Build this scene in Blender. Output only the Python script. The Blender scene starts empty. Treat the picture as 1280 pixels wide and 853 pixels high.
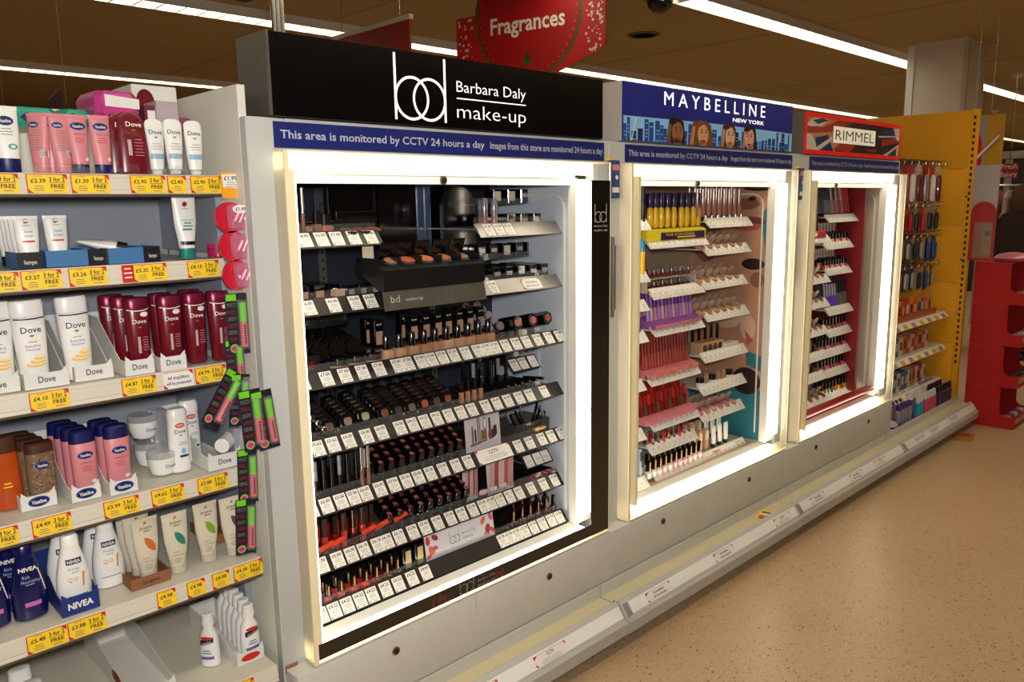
import bpy, bmesh, math, random
from mathutils import Matrix, Vector
random.seed(7)
PI = math.pi
scene = bpy.context.scene
COL = scene.collection

# ------------------------------------------------------------------ camera
FPX, ROLL, PITCH, YAW = 989.774, -0.0153808, 0.1710721, 0.7679198
CAM = Vector((0.0, -1.8, 1.58))
def cam_axes():
    cy, sy = math.cos(YAW), math.sin(YAW); cp, sp = math.cos(PITCH), math.sin(PITCH)
    f = Vector((sy*cp, cy*cp, -sp)); r = Vector((cy, -sy, 0)); u = r.cross(f)
    cr, sr = math.cos(ROLL), math.sin(ROLL)
    return cr*r + sr*u, -sr*r + cr*u, f
AR, AU, AF = cam_axes()
cd = bpy.data.cameras.new('camera'); cam = bpy.data.objects.new('camera', cd); COL.objects.link(cam)
cd.sensor_width = 36.0; cd.sensor_fit = 'HORIZONTAL'; cd.lens = FPX/1280*36.0
cd.clip_start = 0.05; cd.clip_end = 100
cam.matrix_world = Matrix(((AR.x, AU.x, -AF.x, CAM.x), (AR.y, AU.y, -AF.y, CAM.y), (AR.z, AU.z, -AF.z, CAM.z), (0, 0, 0, 1)))
scene.camera = cam
# ------------------------------------------------------------------ world, view
world = bpy.data.worlds.new('world'); scene.world = world; world.use_nodes = True
world.node_tree.nodes['Background'].inputs[0].default_value = (1.0, 0.92, 0.8, 1)
world.node_tree.nodes['Background'].inputs[1].default_value = 0.05
scene.view_settings.view_transform = 'Standard'
scene.view_settings.look = 'None'
scene.view_settings.exposure = 0.30
scene.view_settings.gamma = 1.0
scene.view_settings.use_curve_mapping = False
CEIL_LAMP = 6.5        # emission of the ceiling tubes
BOX_LAMP = 6.0         # emission of the light-box tubes
# the camera's own flash, just above the lens
fl = bpy.data.lights.new('camera_flash', 'AREA'); fl.shape = 'DISK'; fl.size = .12; fl.energy = 30; fl.color = (1.0, .97, .95)
flo = bpy.data.objects.new('camera_flash', fl); COL.objects.link(flo); flo.matrix_world = cam.matrix_world.copy(); flo.location = CAM+AU*.09-AF*.02

# ------------------------------------------------------------------ pixel <-> world helpers
def U(u, v, x=None, y=None, z=None):
    d = AF + AR*((u-640)/FPX) - AU*((v-426.5)/FPX)
    if x is not None: t = (x-CAM.x)/d.x
    elif y is not None: t = (y-CAM.y)/d.y
    else: t = (z-CAM.z)/d.z
    return CAM + d*t
def xu(u, y, z):
    p = Vector((0, y, z)) - CAM; k = u-640
    a0, a2 = AR.dot(p), AF.dot(p)
    return (FPX*a0 - k*a2)/(k*AF.x - FPX*AR.x)
# ------------------------------------------------------------------ materials
def lin(c):
    c /= 255.0
    return c/12.92 if c <= 0.04045 else ((c+0.055)/1.055)**2.4
def rgb(h):
    h = h.lstrip('#'); return tuple(lin(int(h[i:i+2], 16)) for i in (0, 2, 4)) + (1,)
MATS = {}
def mat(name, col, rough=0.5, metal=0.0, var=0.08, scale=30, bump=0.0, emit=0.0, coat=0.0, trans=0.0, stretch=None):
    if name in MATS: return MATS[name]
    m = bpy.data.materials.new(name); m.use_nodes = True; nt = m.node_tree; b = nt.nodes['Principled BSDF']
    c = rgb(col)
    tc = nt.nodes.new('ShaderNodeTexCoord'); no = nt.nodes.new('ShaderNodeTexNoise'); no.inputs['Scale'].default_value = scale
    no.inputs['Detail'].default_value = 3
    if stretch:
        mp = nt.nodes.new('ShaderNodeMapping'); mp.inputs['Scale'].default_value = stretch
        nt.links.new(tc.outputs['Object'], mp.inputs[0]); nt.links.new(mp.outputs[0], no.inputs[0])
    else: nt.links.new(tc.outputs['Object'], no.inputs[0])
    mx = nt.nodes.new('ShaderNodeMix'); mx.data_type = 'RGBA'
    mx.inputs[6].default_value = tuple(x*(1-var) for x in c[:3]) + (1,)
    mx.inputs[7].default_value = tuple(min(1, x*(1+var)) for x in c[:3]) + (1,)
    nt.links.new(no.outputs[0], mx.inputs[0]); nt.links.new(mx.outputs[2], b.inputs['Base Color'])
    b.inputs['Roughness'].default_value = rough; b.inputs['Metallic'].default_value = metal
    if coat: b.inputs['Coat Weight'].default_value = coat; b.inputs['Coat Roughness'].default_value = 0.08
    if trans: b.inputs['Transmission Weight'].default_value = trans
    if emit:
        nt.links.new(mx.outputs[2], b.inputs['Emission Color']); b.inputs['Emission Strength'].default_value = emit
    if bump:
        bp = nt.nodes.new('ShaderNodeBump'); bp.inputs['Strength'].default_value = bump; bp.inputs['Distance'].default_value = 0.002
        nt.links.new(no.outputs[0], bp.inputs['Height']); nt.links.new(bp.outputs[0], b.inputs['Normal'])
    MATS[name] = m; return m
def clear(name, tint='#ffffff', haze=0.08, gl=0.06):
    # thin clear plastic: mostly see-through, a little milky, with a fresnel gloss
    if name in MATS: return MATS[name]
    m = bpy.data.materials.new(name); m.use_nodes = True; nt = m.node_tree; nt.nodes.remove(nt.nodes['Principled BSDF'])
    out = nt.nodes['Material Output']
    t = nt.nodes.new('ShaderNodeBsdfTransparent'); t.inputs[0].default_value = tuple(c**.22 for c in rgb(tint)[:3])+(1,)
    d = nt.nodes.new('ShaderNodeBsdfDiffuse'); d.inputs[0].default_value = rgb(tint)
    tl = nt.nodes.new('ShaderNodeBsdfTranslucent'); tl.inputs[0].default_value = rgb(tint)
    g = nt.nodes.new('ShaderNodeBsdfGlossy'); g.inputs['Roughness'].default_value = 0.06
    m0 = nt.nodes.new('ShaderNodeMixShader'); m0.inputs[0].default_value = 0.5
    nt.links.new(d.outputs[0], m0.inputs[1]); nt.links.new(tl.outputs[0], m0.inputs[2])
    no = nt.nodes.new('ShaderNodeTexNoise'); no.inputs['Scale'].default_value = 9
    tc = nt.nodes.new('ShaderNodeTexCoord'); nt.links.new(tc.outputs['Object'], no.inputs[0])
    mr = nt.nodes.new('ShaderNodeMapRange'); mr.inputs['To Min'].default_value = haze*0.92; mr.inputs['To Max'].default_value = haze*1.08
    nt.links.new(no.outputs[0], mr.inputs[0])
    m1 = nt.nodes.new('ShaderNodeMixShader'); nt.links.new(mr.outputs[0], m1.inputs[0])
    nt.links.new(t.outputs[0], m1.inputs[1]); nt.links.new(m0.outputs[0], m1.inputs[2])
    fr = nt.nodes.new('ShaderNodeFresnel'); fr.inputs[0].default_value = 1.35
    ge = nt.nodes.new('ShaderNodeNewGeometry'); mu = nt.nodes.new('ShaderNodeMath'); mu.operation = 'MULTIPLY_ADD'; mu.inputs[1].default_value = -1.0; mu.inputs[2].default_value = 1.0
    nt.links.new(ge.outputs['Backfacing'], mu.inputs[0]); ml = nt.nodes.new('ShaderNodeMath'); ml.operation = 'MULTIPLY'; nt.links.new(mu.outputs[0], ml.inputs[0]); nt.links.new(fr.outputs[0], ml.inputs[1])
    m2 = nt.nodes.new('ShaderNodeMixShader'); nt.links.new(ml.outputs[0], m2.inputs[0])
    nt.links.new(m1.outputs[0], m2.inputs[1]); nt.links.new(g.outputs[0], m2.inputs[2])
    nt.links.new(m2.outputs[0], out.inputs[0]); MATS[name] = m; return m

# ------------------------------------------------------------------ text cache
TXT = {}
def glyphs(s, bold=0.0):
    key = (s, bold)
    if key in TXT: return TXT[key]
    cu = bpy.data.curves.new('t', 'FONT'); cu.body = s; cu.size = 1.0; cu.resolution_u = 2; cu.offset = bold; cu.fill_mode = 'FRONT'
    ob = bpy.data.objects.new('t', cu); COL.objects.link(ob)
    dg = bpy.context.evaluated_depsgraph_get(); me = bpy.data.meshes.new_from_object(ob.evaluated_get(dg))
    vs = [(v.co.x, v.co.y) for v in me.vertices]; fs = [tuple(p.vertices) for p in me.polygons]
    bpy.data.objects.remove(ob); bpy.data.curves.remove(cu); bpy.data.meshes.remove(me)
    if vs:
        x0 = min(v[0] for v in vs); x1 = max(v[0] for v in vs); vs = [(x-x0, y) for x, y in vs]; w = x1-x0
    else: w = 0.001
    TXT[key] = (vs, fs, w); return TXT[key]

# ------------------------------------------------------------------ mesh builder
class G:
    def __init__(s, *mats): s.v = []; s.f = []; s.m = []; s.mats = list(mats)
    def mi(s, m):
        if isinstance(m, int): return m
        if m not in s.mats: s.mats.append(m)
        return s.mats.index(m)
    def add(s, vs, fs, m=0):
        o = len(s.v); k = s.mi(m); s.v += [tuple(v) for v in vs]
        for f in fs: s.f.append(tuple(i+o for i in f)); s.m.append(k)
        return s
    def box(s, x0, x1, y0, y1, z0, z1, m=0, c=0.0):
        if c <= 0:
            v = [(x, y, z) for x in (x0, x1) for y in (y0, y1) for z in (z0, z1)]
            return s.add(v, [(0, 1, 3, 2), (4, 6, 7, 5), (0, 4, 5, 1), (2, 3, 7, 6), (0, 2, 6, 4), (1, 5, 7, 3)], m)
        # chamfered box: three rings of 8
        c = min(c, (x1-x0)*.45, (y1-y0)*.45, (z1-z0)*.45); R = []
        def ring(i, z): return [(x0+i+c, y0+i, z), (x1-i-c, y0+i, z), (x1-i, y0+i+c, z), (x1-i, y1-i-c, z), (x1-i-c, y1-i, z), (x0+i+c, y1-i, z), (x0+i, y1-i-c, z), (x0+i, y0+i+c, z)]
        rs = [ring(c*.6, z0), ring(0, z0+c), ring(0, z1-c), ring(c*.6, z1)]
        return s.rings(rs, m)
    def rings(s, rs, m=0, cap0=True, cap1=True, closed=True):
        n = len(rs[0]); v = [p for r in rs for p in r]; f = []
        for i in range(len(rs)-1):
            for j in range(n if closed else n-1):
                a = i*n+j; b = i*n+(j+1) % n; f.append((a, b, b+n, a+n))
        if cap0: f.append(tuple(reversed(range(n))))
        if cap1: f.append(tuple(range((len(rs)-1)*n, len(rs)*n)))
        return s.add(v, f, m)
    def loft(s, secs, m=0, n=16, p=2.0, cx=0, cy=0):
        # secs: (z, half width, half depth)
        rs = []
        for z, a, b in secs:
            r = []
            for k in range(n):
                t = 2*PI*k/n; c, d = math.cos(t), math.sin(t)
                r.append((cx+a*math.copysign(abs(c)**(2/p), c), cy+b*math.copysign(abs(d)**(2/p), d), z))
            rs.append(r)
        return s.rings(rs, m)
    def lathe(s, prof, m=0, n=14, cx=0, cy=0): return s.loft([(z, r, r) for r, z in prof], m, n, 2.0, cx, cy)
    def cyl(s, p, q, r, m=0, n=8, r2=None):
        p, q = Vector(p), Vector(q); d = (q-p).normalized(); a = d.orthogonal().normalized(); b = d.cross(a); r2 = r if r2 is None else r2
        return s.rings([[tuple(c+(a*math.cos(2*PI*k/n)+b*math.sin(2*PI*k/n))*rr) for k in range(n)] for c, rr in ((p, r), (q, r2))], m)
    def prism(s, pts, lo, hi, axis='y', m=0):
        # pts in the plane perpendicular to axis
        def P(a, b, t): return {'y': (a, t, b), 'x': (t, a, b), 'z': (a, b, t)}[axis]
        return s.rings([[P(a, b, lo) for a, b in pts], [P(a, b, hi) for a, b in pts]], m)
    def plate(s, pts, m=0, surf=None, e=0.0006):
        # flat print in the x-z plane facing -y; surf(x, z) gives the front of what it is printed on
        if surf and len(pts) == 4:      # follow the curved surface
            A, B, C_, D = pts; n = max(1, min(9, int(max(abs(B[0]-A[0]), abs(C_[0]-D[0]))/.0045))); q = max(1, int(abs(D[1]-A[1])/.012)); v = []
            for j in range(q+1):
                for i in range(n+1):
                    a, b = i/n, j/q; x0, z0 = A[0]+(B[0]-A[0])*a, A[1]+(B[1]-A[1])*a; x1, z1 = D[0]+(C_[0]-D[0])*a, D[1]+(C_[1]-D[1])*a
                    x, z = x0+(x1-x0)*b, z0+(z1-z0)*b; v.append((x, surf(x, z)-e, z))
            return s.add(v, [(j*(n+1)+i, j*(n+1)+i+1, (j+1)*(n+1)+i+1, (j+1)*(n+1)+i) for j in range(q) for i in range(n)], m)
        return s.add([(x, (surf(x, z) if surf else 0)-e, z) for x, z in pts], [tuple(range(len(pts)))], m)
    def disc(s, cx, cz, rx, rz, m=0, surf=None, e=0.0006, n=16, rings=3, rot=0.0):
        v = [(cx, cz)]; f = []
        for k in range(1, rings+1):
            for j in range(n):
                t = 2*PI*j/n; x, z = rx*k/rings*math.cos(t), rz*k/rings*math.sin(t)
                v.append((cx+x*math.cos(rot)-z*math.sin(rot), cz+x*math.sin(rot)+z*math.cos(rot)))
        for j in range(n): f.append((0, 1+j, 1+(j+1) % n))
        for k in range(rings-1):
            for j in range(n):
                a = 1+k*n+j; b = 1+k*n+(j+1) % n; f.append((a, a+n, b+n, b))
        return s.add([(x, (surf(x, z) if surf else 0)-e, z) for x, z in v], f, m)
    def text(s, t, cx, cz, h, w=None, m=0, surf=None, e=0.0008, bold=0.0, rot=0.0, left=False, shear=0.0):
        vs, fs, tw = glyphs(t, bold); k = h/0.70; kx = (w/tw) if w else k
        off = 0 if left else tw*kx/2; out = []
        for x, y in vs:
            X, Z = x*kx-off+shear*y*k, y*k-h/2
            X, Z = X*math.cos(rot)-Z*math.sin(rot), X*math.sin(rot)+Z*math.cos(rot)
            X += cx; Z += cz; out.append((X, (surf(X, Z) if surf else 0)-e, Z))
        return s.add(out, fs, m)
    def bars(s, cx, cz, w, n, dz, th, m=0, surf=None, e=0.0008, left=False):
        for i in range(n):
            ww = w*(0.7+0.3*((i*37 % 10)/10)); x0 = cx if left else cx-ww/2; z = cz-i*dz; k = max(1, int(ww/0.006)) if surf else 1
            for q in range(k):
                a, b = x0+ww*q/k, x0+ww*(q+1)/k
                s.plate([(a, z), (b, z), (b, z+th), (a, z+th)], m, surf, e)
        return s
    def mesh(s, name):
        me = bpy.data.meshes.new(name); me.from_pydata(s.v, [], s.f)
        for m in s.mats: me.materials.append(m)
        me.polygons.foreach_set('material_index', s.m); me.polygons.foreach_set('use_smooth', [True]*len(s.f))
        me.update(); me.set_sharp_from_angle(angle=math.radians(32)); return me
    def obj(s, name, parent=None, loc=(0, 0, 0), rot=(0, 0, 0), **kw):
        o = bpy.data.objects.new(name, s.mesh(name)); COL.objects.link(o)
        o.location = loc; o.rotation_euler = rot; o.parent = parent
        for k, v in kw.items(): o[k] = v
        return o

def thing(name, label, cat, loc=(0, 0, 0), rz=0.0, group=None, rot=None):
    o = bpy.data.objects.new(name, None); COL.objects.link(o); o.empty_display_size = 0.05
    o.location = loc; o.rotation_euler = rot or (0, 0, rz); o['label'] = label; o['category'] = cat
    if group: o['group'] = group
    return o
def tag(o, label, cat, group=None):
    o['label'] = label; o['category'] = cat
    if group: o['group'] = group
    return o
def dup(root):
    r = root.copy(); COL.objects.link(r)
    for ch in list(root.children):
        c = ch.copy(); COL.objects.link(c); c.parent = r
        for g in ch.children:
            d = g.copy(); COL.objects.link(d); d.parent = c
    return r
class Kind:
    # a kind of product: built once with its parts, then copied
    def __init__(s, name, cat, build): s.name, s.cat, s.build, s.first = name, cat, build, None
    def put(s, x, y, z, label, group=None, rz=0.0, rx=0.0, ry=0.0, k=1.0):
        if s.first is None:
            r = s.build()
            if r is None or isinstance(r, list):
                t = thing(s.name, label, s.cat)
                for nm, g in r: g.obj(nm, t)
                r = t
            s.first = r
        else:
            r = dup(s.first)
            if 'group' in r: del r['group']
        r.location = (x, y, z); r.rotation_euler = (rx, ry, rz); r.scale = (k, k, k)
        r['label'] = label; r['category'] = s.cat
        if group: r['group'] = group
        return r
def struct(name, g, **kw):
    o = g.obj(name, **kw); o['kind'] = 'structure'; return o

ORDN = 'first second third fourth fifth sixth seventh eighth ninth tenth eleventh twelfth thirteenth fourteenth fifteenth sixteenth'.split()
def place_words(lb, i, n, j=0, depth=1):
    # which one of a row: counted from the left, and by row from the front
    if n == 1 and depth == 1: return lb
    s = ('only one' if n == 1 else ('rightmost' if i == n-1 else ('leftmost' if i == 0 else ORDN[i]+' from left')))
    if n == 1: return lb+', '+('front one' if j == 0 else ORDN[j]+' from front')
    return lb+', '+s+('' if depth == 1 else (', front row' if j == 0 else (', back row' if j == depth-1 else ', '+ORDN[j]+' row')))

# palette
WHITE = mat('white_plastic', '#e9e8e2', .35, var=.02)
CREAM = mat('cream_enamel', '#dddbd0', .42, var=.04, scale=6)
PANEL = mat('grey_white_panel', '#cbc9c0', .4, var=.05, scale=5)
STILE = mat('stile_white', '#bcbeba', .4, var=.03, scale=5)
BLACK = mat('black_gloss', '#080809', .14, var=.2, coat=.4)
BLACKM = mat('black_satin', '#101012', .38, var=.2)
CHARC = mat('charcoal_metal', '#2b2826', .35, .3, var=.2, scale=14)
DGREY = mat('dark_grey', '#4a4743', .45, .2)
ALU = mat('brushed_aluminium', '#8f8c88', .35, .85, var=.08, scale=60, stretch=(1, 1, .05))
STEEL = mat('bright_steel', '#c9c6c0', .2, 1.0, var=.05)
NAVY = mat('navy_print', '#0b1352', .4)
NAVYL = mat('navy_strip', '#17226a', .45, var=.05, scale=8)
BLUE = mat('blue_print', '#1f4c96', .4)
INK = mat('black_ink', '#15130f', .6)
INKG = mat('grey_ink', '#77736c', .6)
RED = mat('red_print', '#c8201a', .4)
DRED = mat('dark_red_plastic', '#6a0d1c', .28, var=.12, coat=.3)
PINK = mat('pink_plastic', '#cf8287', .4, var=.05)
HOTP = mat('hot_pink', '#cf3f83', .4, var=.15)
YEL = mat('promo_yellow', '#f2c81e', .5, var=.04)
CARD = mat('white_card', '#dcdad2', .7, var=.03)
PAPER = mat('ticket_paper', '#e6e2d8', .6, var=.02)
KRAFT = mat('kraft_card', '#8a5a38', .8, var=.1)
GREEN = mat('lime_plastic', '#6cc422', .35)
SALMON = mat('salmon_plastic', '#d9606c', .35)
GOLD = mat('gold_print', '#b08a4a', .35, .6)
BEIGE = mat('foundation_beige', '#c08a62', .35, var=.12, coat=.5)
BEIGE2 = mat('foundation_tan', '#a26a42', .35, var=.12, coat=.5)
POWDER = mat('powder_brown', '#8c5236', .55, var=.2)
CLEAR = clear('clear_acrylic', '#f4f6f4', .05)
CLEAR2 = clear('frosted_acrylic', '#fbf6e4', .28)
TUBE = mat('tube_light', '#fff4e0', .5, emit=BOX_LAMP, var=.0)
# ================================================================== ROOM
def floor_mat():
    m = bpy.data.materials.new('speckled_vinyl'); m.use_nodes = True; nt = m.node_tree; b = nt.nodes['Principled BSDF']; L = nt.links.new
    tc = nt.nodes.new('ShaderNodeTexCoord')
    def vor(scale, lo, hi):
        v = nt.nodes.new('ShaderNodeTexVoronoi'); v.inputs['Scale'].default_value = scale; L(tc.outputs['Object'], v.inputs['Vector'])
        s = nt.nodes.new('ShaderNodeSeparateColor'); L(v.outputs['Color'], s.inputs[0])
        r = nt.nodes.new('ShaderNodeMapRange'); r.inputs['From Min'].default_value = lo; r.inputs['From Max'].default_value = hi; L(s.outputs[0], r.inputs[0])
        q = nt.nodes.new('ShaderNodeMapRange'); q.inputs['From Min'].default_value = .42; q.inputs['From Max'].default_value = .30; L(v.outputs['Distance'], q.inputs[0])
        mu = nt.nodes.new('ShaderNodeMath'); mu.operation = 'MULTIPLY'; L(r.outputs[0], mu.inputs[0]); L(q.outputs[0], mu.inputs[1]); return mu.outputs[0]
    no = nt.nodes.new('ShaderNodeTexNoise'); no.inputs['Scale'].default_value = 2.2; L(tc.outputs['Object'], no.inputs[0])
    mx = nt.nodes.new('ShaderNodeMix'); mx.data_type = 'RGBA'; mx.inputs[6].default_value = rgb('#ae906c'); mx.inputs[7].default_value = rgb('#bc9f7a'); L(no.outputs[0], mx.inputs[0]); prev = mx.outputs[2]
    for sc, lo, hi, c in ((140, .80, .86, '#96704e'), (110, .92, .95, '#70503a'), (170, .86, .9, '#d2b490'), (90, .965, .975, '#4a3222')):
        k = nt.nodes.new('ShaderNodeMix'); k.data_type = 'RGBA'; k.inputs[7].default_value = rgb(c); L(prev, k.inputs[6]); L(vor(sc, lo, hi), k.inputs[0]); prev = k.outputs[2]
    L(prev, b.inputs['Base Color']); b.inputs['Roughness'].default_value = .22; b.inputs['Specular IOR Level'].default_value = .38
    n2 = nt.nodes.new('ShaderNodeTexNoise'); n2.inputs['Scale'].default_value = 40; L(tc.outputs['Object'], n2.inputs[0])
    mr = nt.nodes.new('ShaderNodeMapRange'); mr.inputs['To Min'].default_value = .27; mr.inputs['To Max'].default_value = .42; L(n2.outputs[0], mr.inputs[0]); L(mr.outputs[0], b.inputs['Roughness'])
    return m
RX0, RX1, RY0, RY1, RZ = -7.0, 32.0, -8.0, 15.0, 3.12
CEIL = mat('ceiling_paint', '#b49c70', .7, var=.05, scale=1.2)
WALLM = mat('wall_paint', '#8c7a62', .8, var=.05, scale=1.0)
g = G(floor_mat()); g.box(RX0, RX1, RY0, RY1, -.1, 0); struct('floor', g)
g = G(CEIL); g.box(RX0, RX1, RY0, RY1, RZ, RZ+.1)
ceil = struct('ceiling', g)
SEAM = mat('ceiling_seam', '#a08a64', .8)
for k in range(9):
    g = G(SEAM); x = -3+k*3.4; g.box(x, x+.012, RY0, RY1, RZ-.004, RZ); g.obj('seam_strip', ceil)
for nm, b_ in (('wall_left', (RX0-.1, RX0, RY0, RY1)), ('wall_right', (RX1, RX1+.1, RY0, RY1)), ('wall_back', (RX0, RX1, RY1, RY1+.1)), ('wall_front', (RX0, RX1, RY0-.1, RY0))):
    g = G(WALLM); g.box(*b_, 0, RZ); struct(nm, g)

# ceiling fluorescent runs: white tray, glowing tube panel, cross louvres
LAMP = mat('ceiling_tube', '#fff5de', .5, emit=CEIL_LAMP, var=0.0)
REFL = mat('white_reflector', '#e8e4d8', .3)
LAB = {-3.55: 'fluorescent ceiling run far behind the photographer across the shop', -.95: 'fluorescent ceiling run above the open aisle in front of the make-up bays',
       1.75: 'bright fluorescent ceiling run passing beside the white column', 4.4: 'long fluorescent ceiling run crossing just above the black and blue header signs', 8.0: 'faint distant fluorescent ceiling run above the stock on the top shelf'}
for yc in (-3.55, -.95, 1.75, 4.4, 8.0):
    x0, x1 = (-5, 26) if yc != 1.75 else (2.5, 26)
    t = thing('ceiling_light', LAB[yc], 'light', ((x0+x1)/2, yc, RZ)); hw = (x1-x0)/2; w = .115
    g = G(REFL); g.box(-hw, hw, -w, -w+.012, -.07, 0); g.box(-hw, hw, w-.012, w, -.07, 0); g.box(-hw, -hw+.012, -w+.012, w-.012, -.07, 0); g.box(hw-.012, hw, -w+.012, w-.012, -.07, 0); g.obj('housing', t)
    g = G(LAMP); g.box(-hw+.012, hw-.012, -w+.012, w-.012, -.02, -.004); g.obj('tube_panel', t)
    g = G(STEEL); n = int((x1-x0)/.16)
    for k in range(n): x = -hw+.08+k*.16; g.box(x, x+.014, -w+.012, w-.012, -.066, -.03)
    g.obj('louvre', t, kind='stuff')
# small ceiling fittings
def dome(x, y, label):
    t = thing('camera_dome', label, 'camera', (x, y, RZ))
    g = G(mat('dome_plate', '#3a342c', .5)); g.lathe([(.13, -.03), (.14, -.02), (.14, 0)], n=24); g.cyl((-.25, 0, -.028), (.25, 0, -.028), .006); g.obj('mount', t)
    g = G(BLACK); g.lathe([(.005, -.14), (.05, -.13), (.085, -.1), (.1, -.06), (.1, -.03)], n=24); g.obj('dome', t)
p = U(825, 10, z=RZ-.1); dome(p.x, p.y, 'dark glass security camera dome hanging at the top edge above the make-up signs')
p = U(305, -4, z=RZ-.1); dome(p.x, p.y, 'dark camera dome just clipping the top edge above the metal rod')
p = U(805, 43, z=RZ); t = thing('ceiling_speaker', 'round flush ceiling speaker grille beside the bright light run', 'speaker', (p.x, p.y, RZ))
g = G(mat('grille', '#6d573c', .7)); g.lathe([(.13, -.012), (.15, -.006), (.15, 0)], n=24); g.obj('grille_plate', t); g = G(DGREY)
for k in range(5): g.lathe([(.02+.02*k, -.0135), (.026+.02*k, -.0135)], n=20)
g.obj('grille_rings', t)
p = U(1250, 138, z=RZ); 
for u, v, lb in ((1273, 93, 'small chrome sprinkler head in the ceiling right of the column'), (1244, 138, 'small chrome ceiling fitting beyond the column above the yellow sign')):
    p = U(u, v, z=RZ); g = G(STEEL); g.lathe([(.015, -.05), (.06, -.02), (.07, 0)], n=16); tag(g.obj('ceiling_fitting', loc=(p.x, p.y, RZ)), lb, 'sprinkler')
# square white column
a = U(1136, 56, z=RZ); b = U(1209, 46, z=RZ); c = U(1234, 54, z=RZ)
g = G(mat('column_paint', '#d8d0c0', .6, var=.03, scale=3)); cx0, cy0 = b.x, (b.y+c.y)/2
g.box(cx0, cx0+.52, cy0, a.y, 0, RZ); colo = g.obj('column', kind='structure')
g = G(mat('guard_pale', '#bdb4a4', .5)); g.box(cx0-.012, cx0, cy0-.012, cy0+.03, 0, RZ-.02); g.box(cx0, cx0+.04, cy0-.012, cy0, 0, RZ-.02); g.box(cx0+.48, cx0+.535, cy0-.012, cy0, 0, RZ-.02); g.obj('corner_guard', colo)
g = G(WHITE); g.box(cx0-.012, cx0, a.y-.06, a.y+.01, 0, RZ-.02); g.obj('corner_guard', colo)

# ================================================================== SHELF BASES (deck + ticket rail), 1.33 m bays
def ticket_plain(kind):
    g = G(PAPER, RED, INK, INKG); w, h = .15, .034
    g.box(-w/2, w/2, -.001, 0, -h/2, h/2); e = .0012
    g.plate([(-w/2, h/2), (-w/2+.02, h/2), (-w/2, h/2-.012)], 1, e=e); g.plate([(w/2, h/2), (w/2-.012, h/2), (w/2, h/2-.012)], 1, e=e); g.plate([(-w/2, -h/2), (-w/2+.012, -h/2), (-w/2, -h/2+.01)], 1, e=e)
    g.plate([(-w/2, h/2-.0012), (w/2, h/2-.0012), (w/2, h/2), (-w/2, h/2)], 1, e=e)
    if kind == 'cctv':
        g.text('CCTV', 0, .007, .011, .034, 2, e=e+.0004, bold=.02); g.bars(0, -.006, .11, 3, .005, .0012, 3, e=e)
    elif kind == 'shop':
        g.text('All shoplifters', 0, .006, .0085, .066, NAVYL, e=e+.0004, bold=.02); g.text('will be prosecuted', 0, -.008, .0085, .08, NAVYL, e=e+.0004, bold=.02)
    elif kind == 'codes':
        for q in range(4): g.bars(-.05+q*.034, .008, .026, 3, .006, .0022, 2, e=e)
    return g
DECKY = -.058; RIDGE = -.135
DECKM = mat('deck_cream', '#cdc29d', .45, var=.04, scale=6)
RAILM = mat('rail_grey_white', '#b9b6ae', .35, var=.04, scale=8)
BAYX = [.777, 2.105, 3.43, 4.755, 6.085]
TK = {k: None for k in ('cctv', 'shop', 'codes')}
def put_ticket(kind, parent, loc, rot):
    if TK[kind] is None: TK[kind] = ticket_plain(kind).mesh('security_label')
    o = bpy.data.objects.new('security_label', TK[kind]); COL.objects.link(o); o.parent = parent; o.location = loc; o.rotation_euler = rot
BL = ['white base deck and ticket rail below the black header make-up bay', 'white base deck and ticket rail below the blue header make-up bay', 'white base deck and ticket rail below the red bordered header bay', 'base deck with ticket rail under the purple bottles at the far end']
tilt = math.atan2(.05, .055)
for i in range(4):
    x0, x1 = BAYX[i]+.003, BAYX[i+1]-.003; yo = -.003*(i % 2)
    t = thing('plinth_unit', BL[i], 'shelf', ((x0+x1)/2, 0, 0), group=None); hw = (x1-x0)/2
    g = G(DECKM); g.box(-hw, hw, RIDGE+.002, .5, .135, .15); g.obj('deck', t)
    g = G(RAILM)  # ridge, sloped face, lip and lower apron as one folded profile
    pr = [(RIDGE, .149), (RIDGE, .160), (RIDGE-.008, .162), (RIDGE-.014, .158), (RIDGE-.052, .104), (RIDGE-.060, .106), (RIDGE-.064, .100), (RIDGE-.060, .055), (RIDGE-.052, .050), (RIDGE-.052, .090), (RIDGE-.006, .149)]
    g.prism([(y+yo, z) for y, z in pr], -hw, hw, 'x'); rl = g.obj('ticket_rail', t)
    g = G(WHITE); n_ = Vector((0, -.054, -.038)).normalized(); g.box(-hw+.004, hw-.006, -.0012, 0, -.022, .022)
    yc, zc = RIDGE-.034+yo, .1325
    ang = -math.atan2(.038, .054)
    g.obj('rail_insert', rl, loc=(0, yc, zc), rot=(ang, 0, 0))
    g = G(mat('clip_grey', '#8c8a84', .4)); g.box(-.016, .016, -.004, 0, -.024, .024, c=.002); g.box(-.006, .006, -.006, -.004, -.012, .012)
    g.obj('rail_clip', rl, loc=(-hw+.02, yc-.002, zc), rot=(ang, 0, 0))
    spots = {0: [(600, 'cctv'), (688, 'cctv')], 1: [(823, 'shop'), (905, 'shop'), (978, 'cctv')], 2: [(1022, 'shop'), (1070, 'shop'), (1100, 'cctv'), (1140, 'codes'), ], 3: [(1150, 'codes'), (1168, 'codes'), (1192, 'codes')]}[i]
    for u, k in spots: put_ticket(k, rl, (xu(u, yc, zc)-(x0+x1)/2, yc-.0016, zc-.001), (ang, 0, 0))
    g = G(mat('kick_recess_shade', '#15120f', .6)); g.box(-hw, hw, -.12, -.105, 0, .135); g.obj('kick_plate', t)  # near-black colour paints in the shade of the recess under the rail
    g = G(PANEL); g.box(-hw, hw, DECKY-.01, DECKY-.004, .1502, .195); g.obj('plinth_strip', t)

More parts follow.
